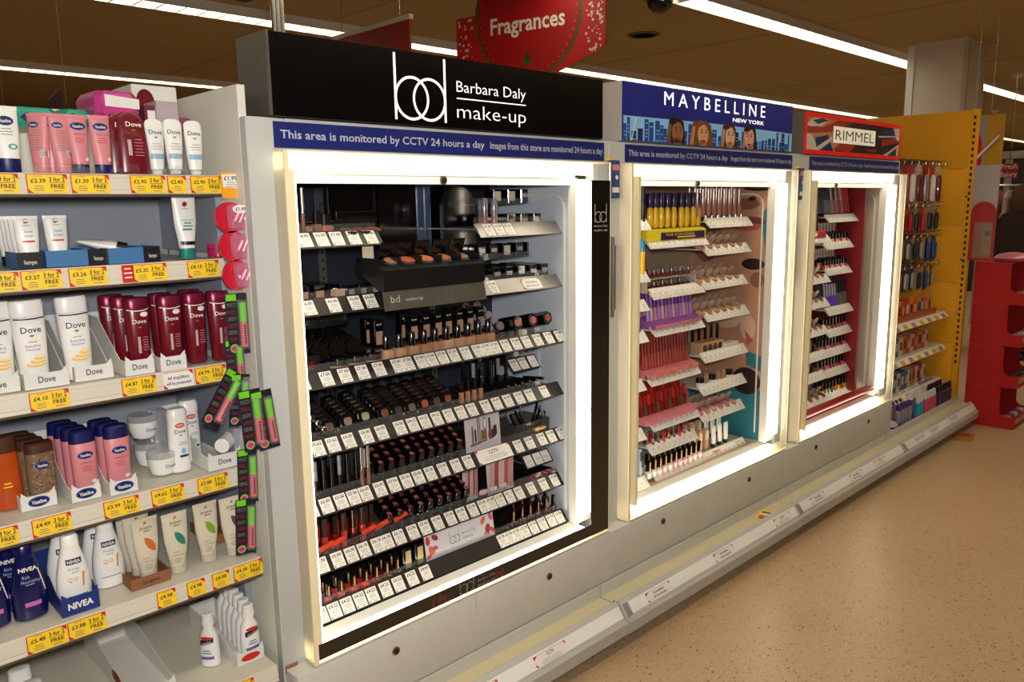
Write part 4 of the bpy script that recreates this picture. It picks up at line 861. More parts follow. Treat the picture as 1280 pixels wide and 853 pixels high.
for k, (u, v) in enumerate(((292, 272), (296.5, 308), (301, 344))):
    p = U(u, v, y=.055); t = thing('hairbrush_pack', ['round red pack with pink blister and white badge, top of the three on the strip', 'round red pack with pink blister, middle of the three on the strip', 'round red pack with pink blister, lowest of the three on the strip'][k], 'pack', (p.x, .072, p.z))
    g = G(mat('red_disc', '#c01830', .3, coat=.4)); g.cyl((-.004, 0, 0), (-.004, -.007, 0), .037, 0, 28); g.obj('backing_disc', t)
    g = G(PINKB); g.loft([(-.030, .016, .008), (-.026, .020, .012), (.022, .022, .012), (.030, .018, .008)], 0, 16, 3, cx=.006, cy=-.019); g.obj('blister', t)
    g = G(HOTP, PAPER); 
    for q in range(7): g.cyl((-.012+.006*q, -.034, -.012+.003*(q % 3)), (.0+.006*q-.012+.012, -.036, .014), .0022, q % 2, 6)
    g.obj('bristles', t)
    if k == 0: g = G(PAPER, NAVYL); g.disc(.008, .020, .020, .010, 0, e=.040); g.text('£1.99', .008, .020, .008, .026, 1, e=.0408, bold=.02); g.obj('badge', t)
def b_masc():
    g = G(mat('pack_card', '#18141a', .4), mat('pack_red', '#8a1f3a', .5), GREEN, INKG, HOTP, NAVYL); g.box(-.026, .026, 0, .0012, 0, .150); g.box(-.027, .027, .0013, .0022, -.002, .146, 5)
    g.plate([(-.025, .132), (.0, .132), (.0, .148), (-.025, .148)], 2); 
    for q in range(6): g.text(('MULTI', 'FULL', 'LENGTH', 'LASH', 'DEFINE', 'VOLUME')[q], -.013, .122-.017*q, .010, .020, (3, 1)[q % 2])
    g.disc(-.012, .014, .011, .011, 2, n=18, rings=1); g.disc(-.012, .014, .0085, .0085, 4, n=18, rings=1, e=.0009); g.text('NEW', -.012, .014, .005, .013, INK, e=.0013)
    c = G(GREEN); c.cyl((.011, -.009, .080), (.011, -.009, .128), .0085, 0, 14); b = G(SALMON, INK); b.cyl((.011, -.009, .018), (.011, -.009, .0795), .0085, 0, 14)
    for q in range(8): b.plate([(.008, .026+.006*q), (.014, .026+.006*q), (.014, .030+.006*q), (.008, .030+.006*q)], 1, e=.0177)
    k = G(clear('blister_clear', '#f0f0f0', .1)); k.box(-.001, .023, -.019, -.0005, .012, .134, c=.004)
    return [('card', g), ('cap', c), ('tube', b), ('blister', k)]
MP = Kind('mascara_pack', 'pack', b_masc)
ML = [(300, 442, .06, 1.0, 0, 'lime and pink mascara pack at the top of the left hanging strip'), (297, 488, .062, .85, 0, 'lime and pink mascara pack second down on the left hanging strip'), (298, 532, .03, .85, .12, 'lime and pink mascara pack hanging straight beside the tilted one'),
      (262, 532, .02, .95, .62, 'lime and pink mascara pack swung out and tilted at the bottom of the left strip'), (320, 562, -.03, 1.0, -.05, 'black mascara pack in front of the stile, left one of the pair'), (338, 560, -.035, .98, -.1, 'pink and lime mascara pack in front of the stile, right one of the pair'),
      (311, 628, -.02, .90, .04, 'lime and pink mascara pack second from the bottom of the right strip'), (308, 692, -.02, .93, .06, 'lime and pink mascara pack at the bottom of the right hanging strip')]
for u, v, y, k, ry, lb in ML: p = U(u, v, y=y); MP.put(p.x, y, p.z, lb, None, .15 if ry > .5 else -.1, ry=ry, k=k)
g = G(clear('strip_clear', '#f2f2ee', .15)); p = U(326, 470, y=-.02); q = U(310, 690, y=-.01); g.box(-.008, .008, 0, .0008, 0, p.z-q.z); tag(g.obj('clip_strip', loc=((p.x+q.x)/2, -.006, q.z)), 'clear plastic strip behind the lower mascara packs in front of the stile', 'strip')
g = G(KRAFT); p = U(365, 836, y=-.003); g.box(-.018, .018, -.004, -.0005, -.012, .012, c=.004); tag(g.obj('tape_patch', loc=(p.x, 0, p.z)), 'brown patch stuck at the foot of the white stile', 'patch')
# ================================================================== CABINET CONTENTS
TW, TH = .037, .044
def ticket_white(price):
    g = G(PAPER, INK, INKG, NAVYL); g.box(-TW/2, TW/2, -.0008, 0, 0, TH); e = .001
    if price: g.text('£'+price, .0, TH-.009, .0092, .029, 1, e=e+.0002, bold=.02)
    g.bars(0, TH-.020, .026, 3, .0045, .0013, 2, e=e); g.plate([(-TW/2+.002, .0085), (TW/2-.002, .0085), (TW/2-.002, .0095), (-TW/2+.002, .0095)], 1, e=e); g.plate([(-TW/2+.002, .002), (-TW/2+.006, .002), (-TW/2+.006, .006), (-TW/2+.002, .006)], 3, e=e); g.bars(.004, .003, .018, 1, .003, .0016, 2, e=e)
    return g
WT = {}
def rail_shelf(ci, x0, x1, z, tk=(), metal=CHARC, yf=.05, depth=.31, full=False, extra=None, nm='shelf'):
    ox = CX[ci][0]; w = x1-x0; par = CAB[ci]
    g = G(metal); g.box(0, w, yf+.032, yf+depth, z+.022, z+.026)
    g.prism([(yf, z), (yf+.032, z+.042), (yf+.034, z+.040), (yf+.034, z+.022), (yf+.030, z+.024), (yf+.002, z-.002)], 0, w, 'x')
    sh = g.obj(nm, par, loc=(x0-ox, 0, 0))
    ang = -math.atan2(.032, .042)
    if full:
        n = int((w-.004)/(TW+.0015)); tk = [(None, x0+.003+TW/2+k*(TW+.0015), '') for k in range(n)]
    for q in tk:
        u, x, pr = q if len(q) == 3 else (q[0], None, q[1])
        if x is None: x = xu(u, yf+.016, z+.02)
        if pr not in WT: WT[pr] = ticket_white(pr).mesh('price_ticket')
        o = bpy.data.objects.new('price_ticket', WT[pr]); COL.objects.link(o); o.parent = sh
        o.location = (x-x0, yf+.016-.0005+.0-.016+.002, z+.0035); o.rotation_euler = (ang, 0, random.uniform(-.02, .02))
    if not full: g = G(CLEAR); g.box(.002, w-.002, yf+.036, yf+.038, z+.026, z+.060); g.obj('front_lip', sh)
    if extra: extra(sh, x0, z)
    return sh
XL, XR = 1.005, 2.040
Z = dict(L1=1.475, L2=1.297, R1=1.480, R2=1.297, F3=1.099, F4=.911, F5=.742, F6=.574, F7=.438)
random.seed(21)
rail_shelf(0, XL, 1.294, Z['L1'], [(364, '4.20'), (381, '4.00'), (402, '6.00'), (421, '7.00'), (442, '7.00'), (463, '8.00')])
rail_shelf(0, XL, 1.30, Z['L2'], [(386, '6.00'), (417, '6.00'), (444, '6.00'), (463, '6.00')])
rail_shelf(0, 1.66, 2.035, Z['R1'], [(611, '7.00'), (624, '7.60'), (636, '7.60')], metal=ALU)
def notice(u, y, z, par_u=None):
    def f(sh, x0, zz):
        g = G(PAPER, RED, NAVYL); w = .085; g.box(-w/2, w/2, -.0008, 0, 0, .040); g.plate([(-w/2, .03), (-w/2+.01, .04), (-w/2, .04)], 1, e=.001); g.plate([(-w/2, 0), (-w/2+.01, 0), (-w/2, .01)], 1, e=.001); g.plate([(w/2-.01, .04), (w/2, .03), (w/2, .04)], 1, e=.001)
        g.text('All shoplifters', 0, .026, .008, .055, 2, e=.0012); g.text('will be prosecuted', 0, .012, .008, .064, 2, e=.0012)
        g.obj('warning_label', sh, loc=(xu(u, .066, zz+.02)-x0, .0515, zz+.0035), rot=(-math.atan2(.032, .042), 0, 0))
    return f
rail_shelf(0, 1.655, 2.035, Z['R2'], [(616, '7.08')], metal=ALU, extra=notice(664, 0, 0))
bpy.data.objects['shelf.%03d' % 0] if False else None
def tk(us, ps): return [(u, ps[min(i, len(ps)-1)]) for i, u in enumerate(us)]
rail_shelf(0, XL, XR, Z['F3'], tk([378, 408, 431, 453, 474, 497, 510, 526, 539, 553, 567, 582, 597, 608, 619, 632, 645, 658, 672, 686, 699], ['7.00', '7.00', '7.60', '7.60', '7.60'] + ['7.00']*10 + ['5.08', '5.08', '5.08', '7.08', '7.08', '7.08']))
rail_shelf(0, XL, XR, Z['F4'], tk([380, 397, 416, 436, 458, 477, 500, 516, 531, 546, 561, 576, 590, 607, 621, 635, 649, 662, 680], ['5.62', '5.62', '5.62', '4.20', '6.00', '6.00', '6.00', '4.22', '4.22', '4.22', '4.22', '4.22', '4.22'] + ['6.00', '6.09', '6.00', '4.00', '4.00', '4.00']))
def cctv(sh, x0, z):
    g = G(PAPER, RED, INK, INKG); w = .150; g.box(-w/2, w/2, -.002, -.001, 0, .050); e = .0022
    g.plate([(-w/2, .038), (-w/2+.014, .05), (-w/2, .05)], 1, e=e); g.plate([(w/2-.014, .05), (w/2, .038), (w/2, .05)], 1, e=e); g.plate([(-w/2, 0), (-w/2+.012, 0), (-w/2, .01)], 1, e=e); g.plate([(-w/2, .0488), (w/2, .0488), (w/2, .05), (-w/2, .05)], 1, e=e)
    g.text('CCTV', 0, .034, .012, .042, 2, e=e+.0003, bold=.02); g.bars(0, .020, .12, 3, .006, .0014, 3, e=e); g.obj('cctv_label', sh, loc=(xu(618, .066, z+.02)-x0, .0515, z+.001), rot=(-math.atan2(.032, .042), 0, 0))
rail_shelf(0, XL, XR, Z['F5'], tk([389, 408, 426, 442, 457, 475, 492, 508, 523, 538, 554, 570, 585, 648, 662, 677, 689, 701], ['6.00', '6.00', '5.06', '5.06', '6.00', '6.00', '3.06', '5.06', '5.06', '5.06', '5.06', '5.06', '5.06', '3.08', '3.08', '3.08', '5.08', '7.08']), extra=cctv)
rail_shelf(0, XL, XR, Z['F6'], tk([402, 422, 439, 455, 472, 484, 499, 516, 531, 547, 563, 577, 591, 604, 614, 625, 637, 649, 664, 679, 693], ['6.00', '6.00', '6.00', '6.18', '6.18', '6.18', '6.18', '5.06', '5.06', '5.06', '5.06', '5.06', '5.06', '5.06', '5.08', '3.28', '5.11', '4.31', '4.27', '4.09', '7.08']))
rail_shelf(0, XL, XR, Z['F7'], tk([402, 418, 434, 450, 465, 482, 498, 515, 532, 628, 637, 646, 656, 667, 678, 689, 699], ['4.22']*7 + ['4.22', '4.00'] + ['3.78']*8), yf=.03)
# metal uprights with slots on the back wall
for u in (405, 540):
    g = G(ALU, BLACKM); g.box(-.012, .012, -.004, 0, .43, 1.64)
    for k in range(40): g.box(-.003, .003, -.0048, -.004, .45+k*.029, .462+k*.029, 1)
    g.obj('slotted_upright', CAB[0], loc=(xu(u, .43, 1.4)-CX[0][0], .4398, 0))
# black mirror boards
def arch(w, h, d, label, x, y, z):
    pts = [(-w/2, 0), (w/2, 0)]+[(w/2*math.cos(a), h-w/2+w/2*math.sin(a)) for a in [PI*k/14 for k in range(15)]]
    t = thing('mirror_board', label, 'mirror', (x, y, z)); g = G(BLACKM); g.prism(pts, 0, d, 'y'); g.obj('frame', t); g = G(BLACK); g.prism([(a*.93, b*.96+.008) for a, b in pts], -.003, -.0002, 'y'); g.obj('mirror_glass', t)
arch(.17, .22, .012, 'black round-topped mirror board above the left upper shelf', xu(438, .32, 1.6), .32, 1.502)
arch(.15, .30, .012, 'black round-topped mirror board beside the boxed compacts', xu(572, .30, 1.5), .29, 1.345)
t = thing('mirror_board', 'tall black glossy board with two painted upright reflections in the centre of the black cabinet', 'mirror', (xu(516, .33, 1.5), .33, 1.345)); w = .27; h = .30
g = G(BLACK); g.box(-w/2, w/2, 0, .01, 0, h); g.obj('board', t); g = G(mat('reflection_blue', '#5a6a84', .25, .7)); g.box(.02, .045, -.004, -.0002, .01, h); g.box(.052, .075, -.004, -.0002, .01, h); g.obj('painted_reflection', t)  # reflections in the glossy board, modelled as two pale strips
# tester tray with sloping fascia in front
xa, xb = 1.232, 1.60; t = thing('tester_tray', 'black tester tray with brushed grey fascia in the centre of the black cabinet', 'tray', ((xa+xb)/2, -.03, 1.30)); w = (xb-xa)/2
g = G(BLACKM); g.prism([(0, .055), (0, .108), (.02, .118), (.13, .118), (.13, .10), (.012, .05)], -w, w, 'x')
for k in range(6): x = -w+.002+(2*w-.004)*k/5; g.box(x-.0015, x+.0015, .021, .128, .1181, .140)
g.obj('tray_body', t)
g = G(mat('brushed_fascia', '#6e6a60', .35, .6, var=.25, scale=30, stretch=(1, 1, .3)), mat('etched_print', '#8f8a82', .5)); g.prism([(-.006, .0), (.004, .050), (.008, .052), (.0, -.002)], -w, w, 'x'); f = g.obj('fascia', t)
g = G(mat('fascia_print', '#b4b0a6', .5)); g.text('bd', -w+.035, .030, .020, .03, 0, e=.0018); g.text('make-up', -w+.10, .026, .010, .06, 0, e=.0018); g.obj('printed_logo', f, loc=(0, -.0052, 0), rot=(-.19, 0, 0), kind='stuff')
def b_comp(pan):
    def f():
        g = G(BLACKM); g.lathe([(.026, 0), (.029, .002), (.029, .010), (.026, .012)], n=20); p_ = G(pan); p_.lathe([(.022, .0122), (.022, .0135), (.020, .014)], n=18); l = G(BLACK); l.box(-.026, .026, .024, .028, .010, .058, c=.002)
        return [('base', g), ('powder_pan', p_), ('lid', l)]
    return f
CP = [Kind('tester_compact', 'compact', b_comp(mat('pan_%d' % k, c, .6, var=.15))) for k, c in enumerate(('#8a6248', '#a04c28', '#b46a3c', '#96603c'))]
for k, u in enumerate((487, 507, 530, 552, 574)):
    z = 1.4185; CP[k % 4].put(xu(u, .035, z+.01), .030, z, ['open tester compact with tan powder at the left of the tester tray', 'open tester compact with rust powder, second in the tester tray', 'open tester compact with orange tan powder, third in the tester tray', 'open tester compact with brown powder, fourth in the tester tray', 'open tester compact at the right end of the tester tray'][k], rx=.35)

# ---- kinds of black packaged cosmetics
def bx(w, d, h, m, win=None, wr=(.15, .85, .25, .7), c=.002, txt=None, tm=PAPER):
    g = G(m); g.box(-w/2, w/2, 0, d, 0, h, c=c); out = [('body', g)]
    if win: g = G(win); g.box(-w/2+w*wr[0], -w/2+w*wr[1], -.0012, -.0002, h*wr[2], h*wr[3]); out.append(('window', g))
    if txt: g = G(); g.text(txt, 0, h*.85, h*.07, w*.5, tm, e=.0008); out.append(('printed_label', g))
    return out
SILV = mat('silver_window', '#a8a8a4', .3, .4); CREAMW = mat('cream_window', '#cfc4a4', .4)
BOXS = Kind('boxed_cosmetic', 'box', lambda: bx(.036, .05, .050, BLACK, SILV, (.15, .85, .45, .72)))
BOXC = Kind('boxed_cosmetic', 'box', lambda: bx(.036, .05, .050, BLACK, CREAMW, (.1, .9, .2, .85)))
BOXB = Kind('boxed_cosmetic', 'box', lambda: bx(.036, .05, .042, BLACK, BEIGE, (.15, .85, .15, .6)))
def row(K, us, y, z, label, group=None, dz=0.0, rz=0.0, dx=.0, depth=1, dy=.04, dzz=0.0, zz=None, rx=0.0):
    for i, u in enumerate(us):
        for j in range(depth):
            x = xu(u, y, z+.02)+dx*j
            K.put(x, y+dy*j, z+dz+dzz*j, place_words(label, i, len(us), j, depth) if isinstance(label, str) else label[i], group, rz, rx=rx)
# upper right shelves
zr = Z['R1']+.0265
row(BOXB, (640, 656, 672), .13, zr, 'black box with tan window on the upper right shelf', 'black boxes with tan windows on the upper right shelf', depth=3, dy=.055)
g = G(CLEAR); g.box(-.17, .17, 0, .14, -.002, 0); g.box(-.17, .17, 0, .002, 0, .02); g.obj('riser', CAB[0], loc=(xu(645, .2, zr)-CX[0][0], .22, zr+.075))
row(BOXC, (622, 640), .235, zr+.076, 'black box with cream window on the top riser', 'black boxes with cream windows on the top riser')
row(BOXS, (656, 670), .235, zr+.076, 'black box with silver window at the right of the top riser', 'black boxes with silver windows on the top riser')
def b_rose():
    g = G(mat('rose_liquid', '#9c5a50', .25, coat=.6)); g.lathe([(.010, 0), (.011, .002), (.011, .032), (.010, .034)], n=14); m = G(mat('smoke_clear', '#6a6264', .15, coat=.5)); m.lathe([(.011, .0341), (.011, .058)], n=14); c = G(mat('lilac_cap', '#9a98a8', .2, .5)); c.lathe([(.0112, .0585), (.0112, .088), (.010, .09)], n=14); return [('bottle', g), ('collar', m), ('cap', c)]
ROSE = Kind('make_up_bottle', 'bottle', b_rose)
for u, y, lb in ((606, .10, 'tan and silver bottle standing at the left end of the upper right shelf'), (618, .095, 'rose and silver bottle standing in front on the upper right shelf'), (602, .14, 'silver capped bottle half hidden behind the two front ones')): ROSE.put(xu(u, y, zr), y, zr, lb)
zr = Z['R2']+.0265
row(BOXS, (622, 637, 652, 667, 681), .12, zr, 'black silver-window box on the second right shelf', 'black boxes with silver windows on the second right shelf', depth=3, dy=.055)
g = G(CLEAR); g.box(-.19, .17, 0, .14, -.002, 0); g.box(-.19, .17, 0, .002, 0, .02); g.obj('riser', CAB[0], loc=(xu(645, .2, zr)-CX[0][0], .22, zr+.070))
row(BOXS, (603, 618, 650, 664), .235, zr+.071, 'black box with silver window on the riser of the second right shelf', 'black silver-window boxes on the second riser')
row(BOXC, (634,), .235, zr+.071, 'black box with cream window in the middle of the second riser')
tag(G(mat('cream_block', '#d8d0bc', .5)).box(-.018, .018, 0, .03, 0, .024, c=.002).obj('tester_block', loc=(xu(606, .09, zr), .09, zr)), 'small cream tester block at the left of the second right shelf', 'block')
# upper left shelves
zl = Z['L1']+.0265
def b_gloss(cap, body, h=.085, r=.0075, sq=True):
    def f():
        g = G(body); g.loft([(0, r*.95, r*.95), (.002, r, r), (h*.48, r, r)], 0, 12, 4 if sq else 2); c = G(cap); c.loft([(h*.48+.0005, r*.85, r*.85), (h-.001, r*.85, r*.85), (h, r*.7, r*.7)], 0, 12, 4 if sq else 2); return [('bottle', g), ('cap', c)]
    return f
def glass(name, c): return mat(name, c, .12, 0, var=.1, coat=.8)
GLT = Kind('lip_gloss', 'lip gloss', b_gloss(BLACKM, glass('nude_gloss', '#8a5a44'), .07, .011)); GLC = Kind('lip_gloss', 'lip gloss', b_gloss(STEEL, glass('chrome_gloss', '#7a5244'), .13, .006, False)); GLP = Kind('lip_gloss', 'lip gloss', b_gloss(BLACKM, glass('peach_gloss', '#b86848'), .06, .015))
GLC.put(xu(380, .12, zl), .12, zl, 'tall slim chrome gloss tube on the upper left shelf')
for u, lb in ((366, 'short peach bottle at the left edge of the upper left shelf'), (408, 'squat peach and black bottle in the middle of the upper left shelf')): GLP.put(xu(u, .11, zl), .11, zl, lb)
for u, y, lb in ((397, .12, 'brown bottle with tall black cap on the upper left shelf'), (372, .2, 'brown bottle standing at the back of the upper left shelf')): GLT.put(xu(u, y, zl), y, zl, lb)
for k, (u, y) in enumerate(((430, .12), (446, .12), (462, .125))):
    Kc = CP[k]; Kc.put(xu(u, y, zl), y-.02, zl+.004, ['open compact at the centre right of the upper left shelf', 'open compact second from the right end of the upper left shelf', 'open compact at the right end of the upper left shelf'][k], rx=.2)
row(BOXB, (386, 412), .22, zl, 'black box at the back of the upper left shelf', 'black boxes at the back of the upper left shelf')
zl = Z['L2']+.0265
def b_pot(cap, r=.024, h=.034, hb=.014):
    def f():
        g = G(cap); g.lathe([(r, 0), (r, hb-.001)], n=20) if False else None
        b = G(BEIGE); b.lathe([(r*.93, 0), (r*.98, .002), (r*.98, hb)], n=20); c = G(BLACK); c.lathe([(r, hb+.0003), (r, h-.002), (r*.93, h)], n=20); return [('jar', b), ('lid', c)]
    return f
POT = Kind('foundation_pot', 'pot', b_pot(BLACK))
row(BOXB, (380, 400, 418), .17, zl, 'black box on the second left shelf', 'black boxes on the second left shelf', depth=2, dy=.06)
tag(G(mat('pink_block', '#b0907c', .5)).box(-.014, .014, 0, .02, 0, .032, c=.002).obj('tester_block', loc=(xu(427, .10, zl), .10, zl)), 'small pinkish tester bottle on the second left shelf', 'block')
g = G(CREAMW); g.box(-.018, .018, 0, .002, 0, .055); tag(g.obj('hanging_card', loc=(xu(460, .08, 1.45), .079, 1.415)), 'cream card hanging under the upper left shelf', 'card')
GLF = Kind('make_up_tester', 'tester', lambda: bx(.03, .03, .036, BLACK, SILV, (.2, .8, .3, .7)))
for k, u in enumerate((440, 455, 470)): GLF.put(xu(u, .13, zl), .13, zl, 'small black tester on the second left shelf near the tray, %s from left' % ORDN[k], 'small black testers on the second left shelf')

# ---- F3: foundations
z = Z['F3']+.0265
def b_found(c):
    def f():
        g = G(mat('liquid_'+c, c, .2, var=.08, coat=.7)); g.loft([(0, .0165, .0165), (.002, .018, .018), (.036, .018, .018), (.039, .014, .014)], 0, 16, 6); k = G(BLACK); k.lathe([(.0105, .0392), (.0105, .078), (.0095, .08)], n=16); l = G(INKG); l.text('bd', 0, .018, .008, .012, 0, e=.0185); return [('bottle', g), ('cap', k), ('printed_label', l)]
    return f
FB = [Kind('foundation_bottle', 'bottle', b_found(c)) for c in ('#c89a74', '#c08c66', '#b8845c', '#a87248', '#b07a50')]
for k, u in enumerate((484, 500, 516, 531, 545, 559, 573, 586, 599, 611)):
    FB[k % 5].put(xu(u, .105, z+.02), .108, z, place_words('beige foundation bottle with black cap in the front row', k, 10), 'beige foundation bottles in the front row')
def b_hbox(): return bx(.032, .03, .085, BLACK, mat('window_beige', '#b08a70', .3, coat=.5), (.12, .88, .12, .60), .002, 'bd')
HB = Kind('boxed_foundation', 'box', b_hbox)
g = G(CLEAR); g.box(0, .52, 0, .16, -.002, 0); g.obj('riser', CAB[0], loc=(xu(462, .19, z)-CX[0][0], .19, z+.028))
for k, u in enumerate((473, 517, 532, 547, 560, 574, 587, 600)):
    for j in range(2): HB.put(xu(u, .20, z+.06), .195+.05*j, z+.028, place_words('black boxed foundation with beige window on the third shelf riser', k, 8, j, 2), 'boxed foundations on the riser behind the bottles')
for k, u in enumerate((426, 448, 468)):
    POT.put(xu(u, .11, z), .115, z, ['black-lidded beige pot, left of the three at the front of the third shelf', 'black-lidded beige pot, middle of the three at the front of the third shelf', 'black-lidded beige pot, right one beside the first foundation bottle'][k], k=1.15)
RIM = mat('grey_rim', '#6c665c', .4)
def b_potl():
    g = G(BLACK); g.cyl((0, 0, 0), (0, .020, 0), .028, 0, 22); r = G(RIM); r.cyl((0, .0203, 0), (0, .027, 0), .0275, 0, 22); return [('lid', g), ('rim', r)]
PL = Kind('stacked_jar', 'jar', b_potl)
for u in (398, 420, 441):
    for j in range(6): PL.put(xu(u, .17, z+.05)-.004*j, .16+.031*j, z+.052+.009*j, 'black jar on edge, %s line, %s from front, third shelf left' % (ORDN[(398, 420, 441).index(u)], ORDN[j]), 'black jars lying on edge in sloping lines on the third shelf', rx=-.28)
t = thing('brush_case', 'large dark case with rivets at the upper left of the third shelf', 'case', (xu(392, .24, z+.14), .22, z+.118)); g = G(BLACKM); g.loft([(0, .085, .05), (.012, .09, .055), (.03, .088, .05), (.042, .07, .04)], 0, 24, 3); g.obj('body', t); g = G(STEEL)
for k in range(9): g.cyl((-.07+.0175*k, -.047, .020), (-.07+.0175*k, -.0505-.0035*(1-abs(k-4)/4), .020), .002, 0, 6)
g.obj('rivets', t)
t = thing('beauty_case', 'dark square case with a small red panel at the left end of the third shelf', 'case', (xu(386, .12, z), .13, z)); g = G(BLACKM); g.box(-.045, .045, 0, .09, 0, .05, c=.004); g.obj('body', t); g = G(mat('red_panel', '#5a1418', .4)); g.box(.0, .026, -.0014, -.0002, .012, .036); g.obj('panel', t)
NP = lambda c: Kind('nail_polish', 'nail polish', b_gloss(BLACK, glass('np_'+c, c), .048, .0085))
NPD = NP('#6a2420')
for k, u in enumerate((622, 634, 645)): NPD.put(xu(u, .10, z), .10, z, ['small dark red pot with black lid, left of three beside the foundations', 'small dark red pot with black lid, middle of three beside the foundations', 'small dark red pot with black lid, right of three beside the foundations'][k], k=.8)
def b_disc():
    g = G(mat('grey_lilac', '#8e7c84', .35, var=.1)); g.cyl((0, 0, 0), (0, .008, 0), .015, 0, 16); h = G(BLACKM); h.cyl((0, .0083, 0), (0, .018, 0), .0155, 0, 16); return [('face', g), ('case', h)]
DS = Kind('eye_shadow_single', 'eye shadow', b_disc)
for u in (612, 626):
    for j in range(5): DS.put(xu(u, .15, z+.045)-.002*j, .15+.027*j, z+.046+.016*j, 'round grey lilac eye shadow, %s sloping line, %s from front' % ('left' if u == 612 else 'right', ORDN[j]), 'round eye shadows in sloping lines right of the foundations', rx=-.3)
def b_hex():
    g = G(BLACK); g.rings([[( .024*math.cos(PI/6+k*PI/3), y, .024*math.sin(PI/6+k*PI/3)) for k in range(6)] for y in (0, .09)]); p_ = G(mat('pink_end', '#b85850', .4, var=.2)); p_.rings([[(.014*math.cos(PI/6+k*PI/3), y, .014*math.sin(PI/6+k*PI/3)) for k in range(6)] for y in (-.002, -.0002)]); return [('body', g), ('window', p_)]
HX = Kind('hexagonal_blush_box', 'box', b_hex)
for k, u in enumerate((644, 664, 682)): HX.put(xu(u, .13, z+.05), .12, z+.055, ['six-sided black blusher box with pink end, left of the three', 'six-sided black blusher box with pink end, middle of the three', 'six-sided black blusher box with pink end, right one near the wall'][k], rx=-.22)
g = G(CLEAR)
for k in range(4): x = -.06+.042*k; g.box(x, x+.002, 0, .2, 0, .03)
g.obj('channel_divider', CAB[0], loc=(xu(664, .12, z)-CX[0][0], .11, z))
tag(G(CREAMW).box(-.012, .012, 0, .02, 0, .03, c=.002).obj('tester_block', loc=(xu(655, .10, z), .095, z)), 'small cream tester block under the six-sided boxes', 'block')

# ---- F4: compacts in sloping channels
z = Z['F4']+.0265
def b_cc(c):
    def f():
        g = G(BLACK); g.loft([(-.006, .0235, .0215), (-.004, .0255, .0235), (.004, .0255, .0235), (.006, .0235, .0215)], 0, 18, 3.2); g.v = [(a, d, -b) for a, b, d in [(v[0], v[1], v[2]) for v in g.v]]; g.v = [(a, b, c_) for a, b, c_ in g.v]
        p_ = G(mat('shade_'+c, c, .45, var=.2)); p_.loft([(-.0075, .012, .011), (-.0062, .013, .012)], 0, 14, 3.2); p_.v = [(a, d, -b) for a, b, d in p_.v]; return [('case', g), ('window', p_)]
    return f
CCs = [Kind('powder_compact', 'compact', b_cc(c)) for c in ('#5c4438', '#8a6a5c', '#8c9070', '#6e4436', '#3c2e2a', '#6a5a50', '#9c4a3c', '#4a342c', '#8a3a34')]
for k, (u, dz) in enumerate(((409, 0), (432, .004), (454, .007), (478, .004), (495, .002), (512, .002), (528, .004), (543, .003), (557, .004))):
    for j in range(6): CCs[k].put(xu(u, .125, z+.03)-.0015*j, .118+.0165*j, z+.030+dz+.0085*j, 'square black compact on fourth shelf, channel %s from left, %s from front' % (ORDN[k], ORDN[j]), 'black compacts on edge in the sloping channels of the fourth shelf', rx=-.35)
g = G(CLEAR)
for u in (398, 421, 443, 466, 487, 503, 520, 536, 550, 565): x = xu(u, .11, z+.02)-xu(398, .11, z+.02); g.prism([(0, 0), (0, .02), (.20, .10), (.20, 0)], x, x+.0015, 'x')
g.obj('channel_divider', CAB[0], loc=(xu(398, .11, z+.02)-CX[0][0], .10, z))
SLV = Kind('concealer_stick', 'concealer', b_gloss(STEEL, BLACKM, .06, .010, False))
for k, (u, lb) in enumerate(((384, 'short dark jar at the left front of the fourth shelf'), (402, 'short dark jar in front of the first compact channel'))): NPD.put(xu(u, .085, z), .092, z, lb, k=.7)
for j in range(4): SLV.put(xu(390, .14, z+.04), .13+.03*j, z+.03+.012*j, 'silver and black stick lying in the left channel, %s from front' % ORDN[j], 'silver and black sticks lying in the left channel', rx=1.4)
MASC = Kind('mascara', 'mascara', b_gloss(mat('cap_silver', '#9aa0b0', .25, .6), BLACK, .11, .0075, False)); MASC2 = Kind('mascara', 'mascara', b_gloss(BLACK, BLACK, .11, .0078, False)); CONC = Kind('concealer_tube', 'concealer', b_gloss(BLACK, glass('conc', '#a8785a'), .075, .007))
for k, u in enumerate((577, 585, 593, 601)): CONC.put(xu(u, .105, z), .105, z+.012, place_words('peach concealer tube with black cap in front of the mascaras', k, 4), 'peach concealer tubes at the front of the clear rack')
for k, u in enumerate((588, 598, 609, 619, 629)):
    for j in range(2): (MASC if (k+j) % 3 == 0 else MASC2).put(xu(u, .17, z+.05), .155+.05*j, z+.012+.02*j, place_words('black mascara standing at the right of the fourth shelf', k, 5, j, 2), 'black mascaras in the clear rack on the fourth shelf')
PEN = Kind('cosmetic_pencil', 'pencil', lambda: [('barrel', G(BLACKM).cyl((0, 0, 0), (0, .10, 0), .0042, 0, 8)), ('tip', G(mat('pencil_tip', '#5a3a34', .5)).cyl((0, -.004, 0), (0, -.0002, 0), .0038, 0, 8))])
for k in range(12): PEN.put(xu(628+4.4*k, .12, z+.03), .11, z+.022+.008*(k % 2), place_words('dark pencil lying under the small tickets of the fourth shelf', k, 12), 'dark pencils lying in the rack under the small tickets', rx=-.1)
sh = rail_shelf(0, xu(638, .12, z+.1), xu(672, .12, z+.1), z+.075, [(None, xu(643, .12, z+.1), '6.00'), (None, xu(654, .12, z+.1), '4.01'), (None, xu(666, .12, z+.1), '')], yf=.105, depth=.16, nm='pencil_rack')
for k in range(10): PEN.put(xu(640+3.2*k, .2, z+.12), .2, z+.115+.006*(k % 2), place_words('dark pencil lying in the upper pencil rack', k, 10), 'pencils lying in the upper pencil rack', rx=-.1)
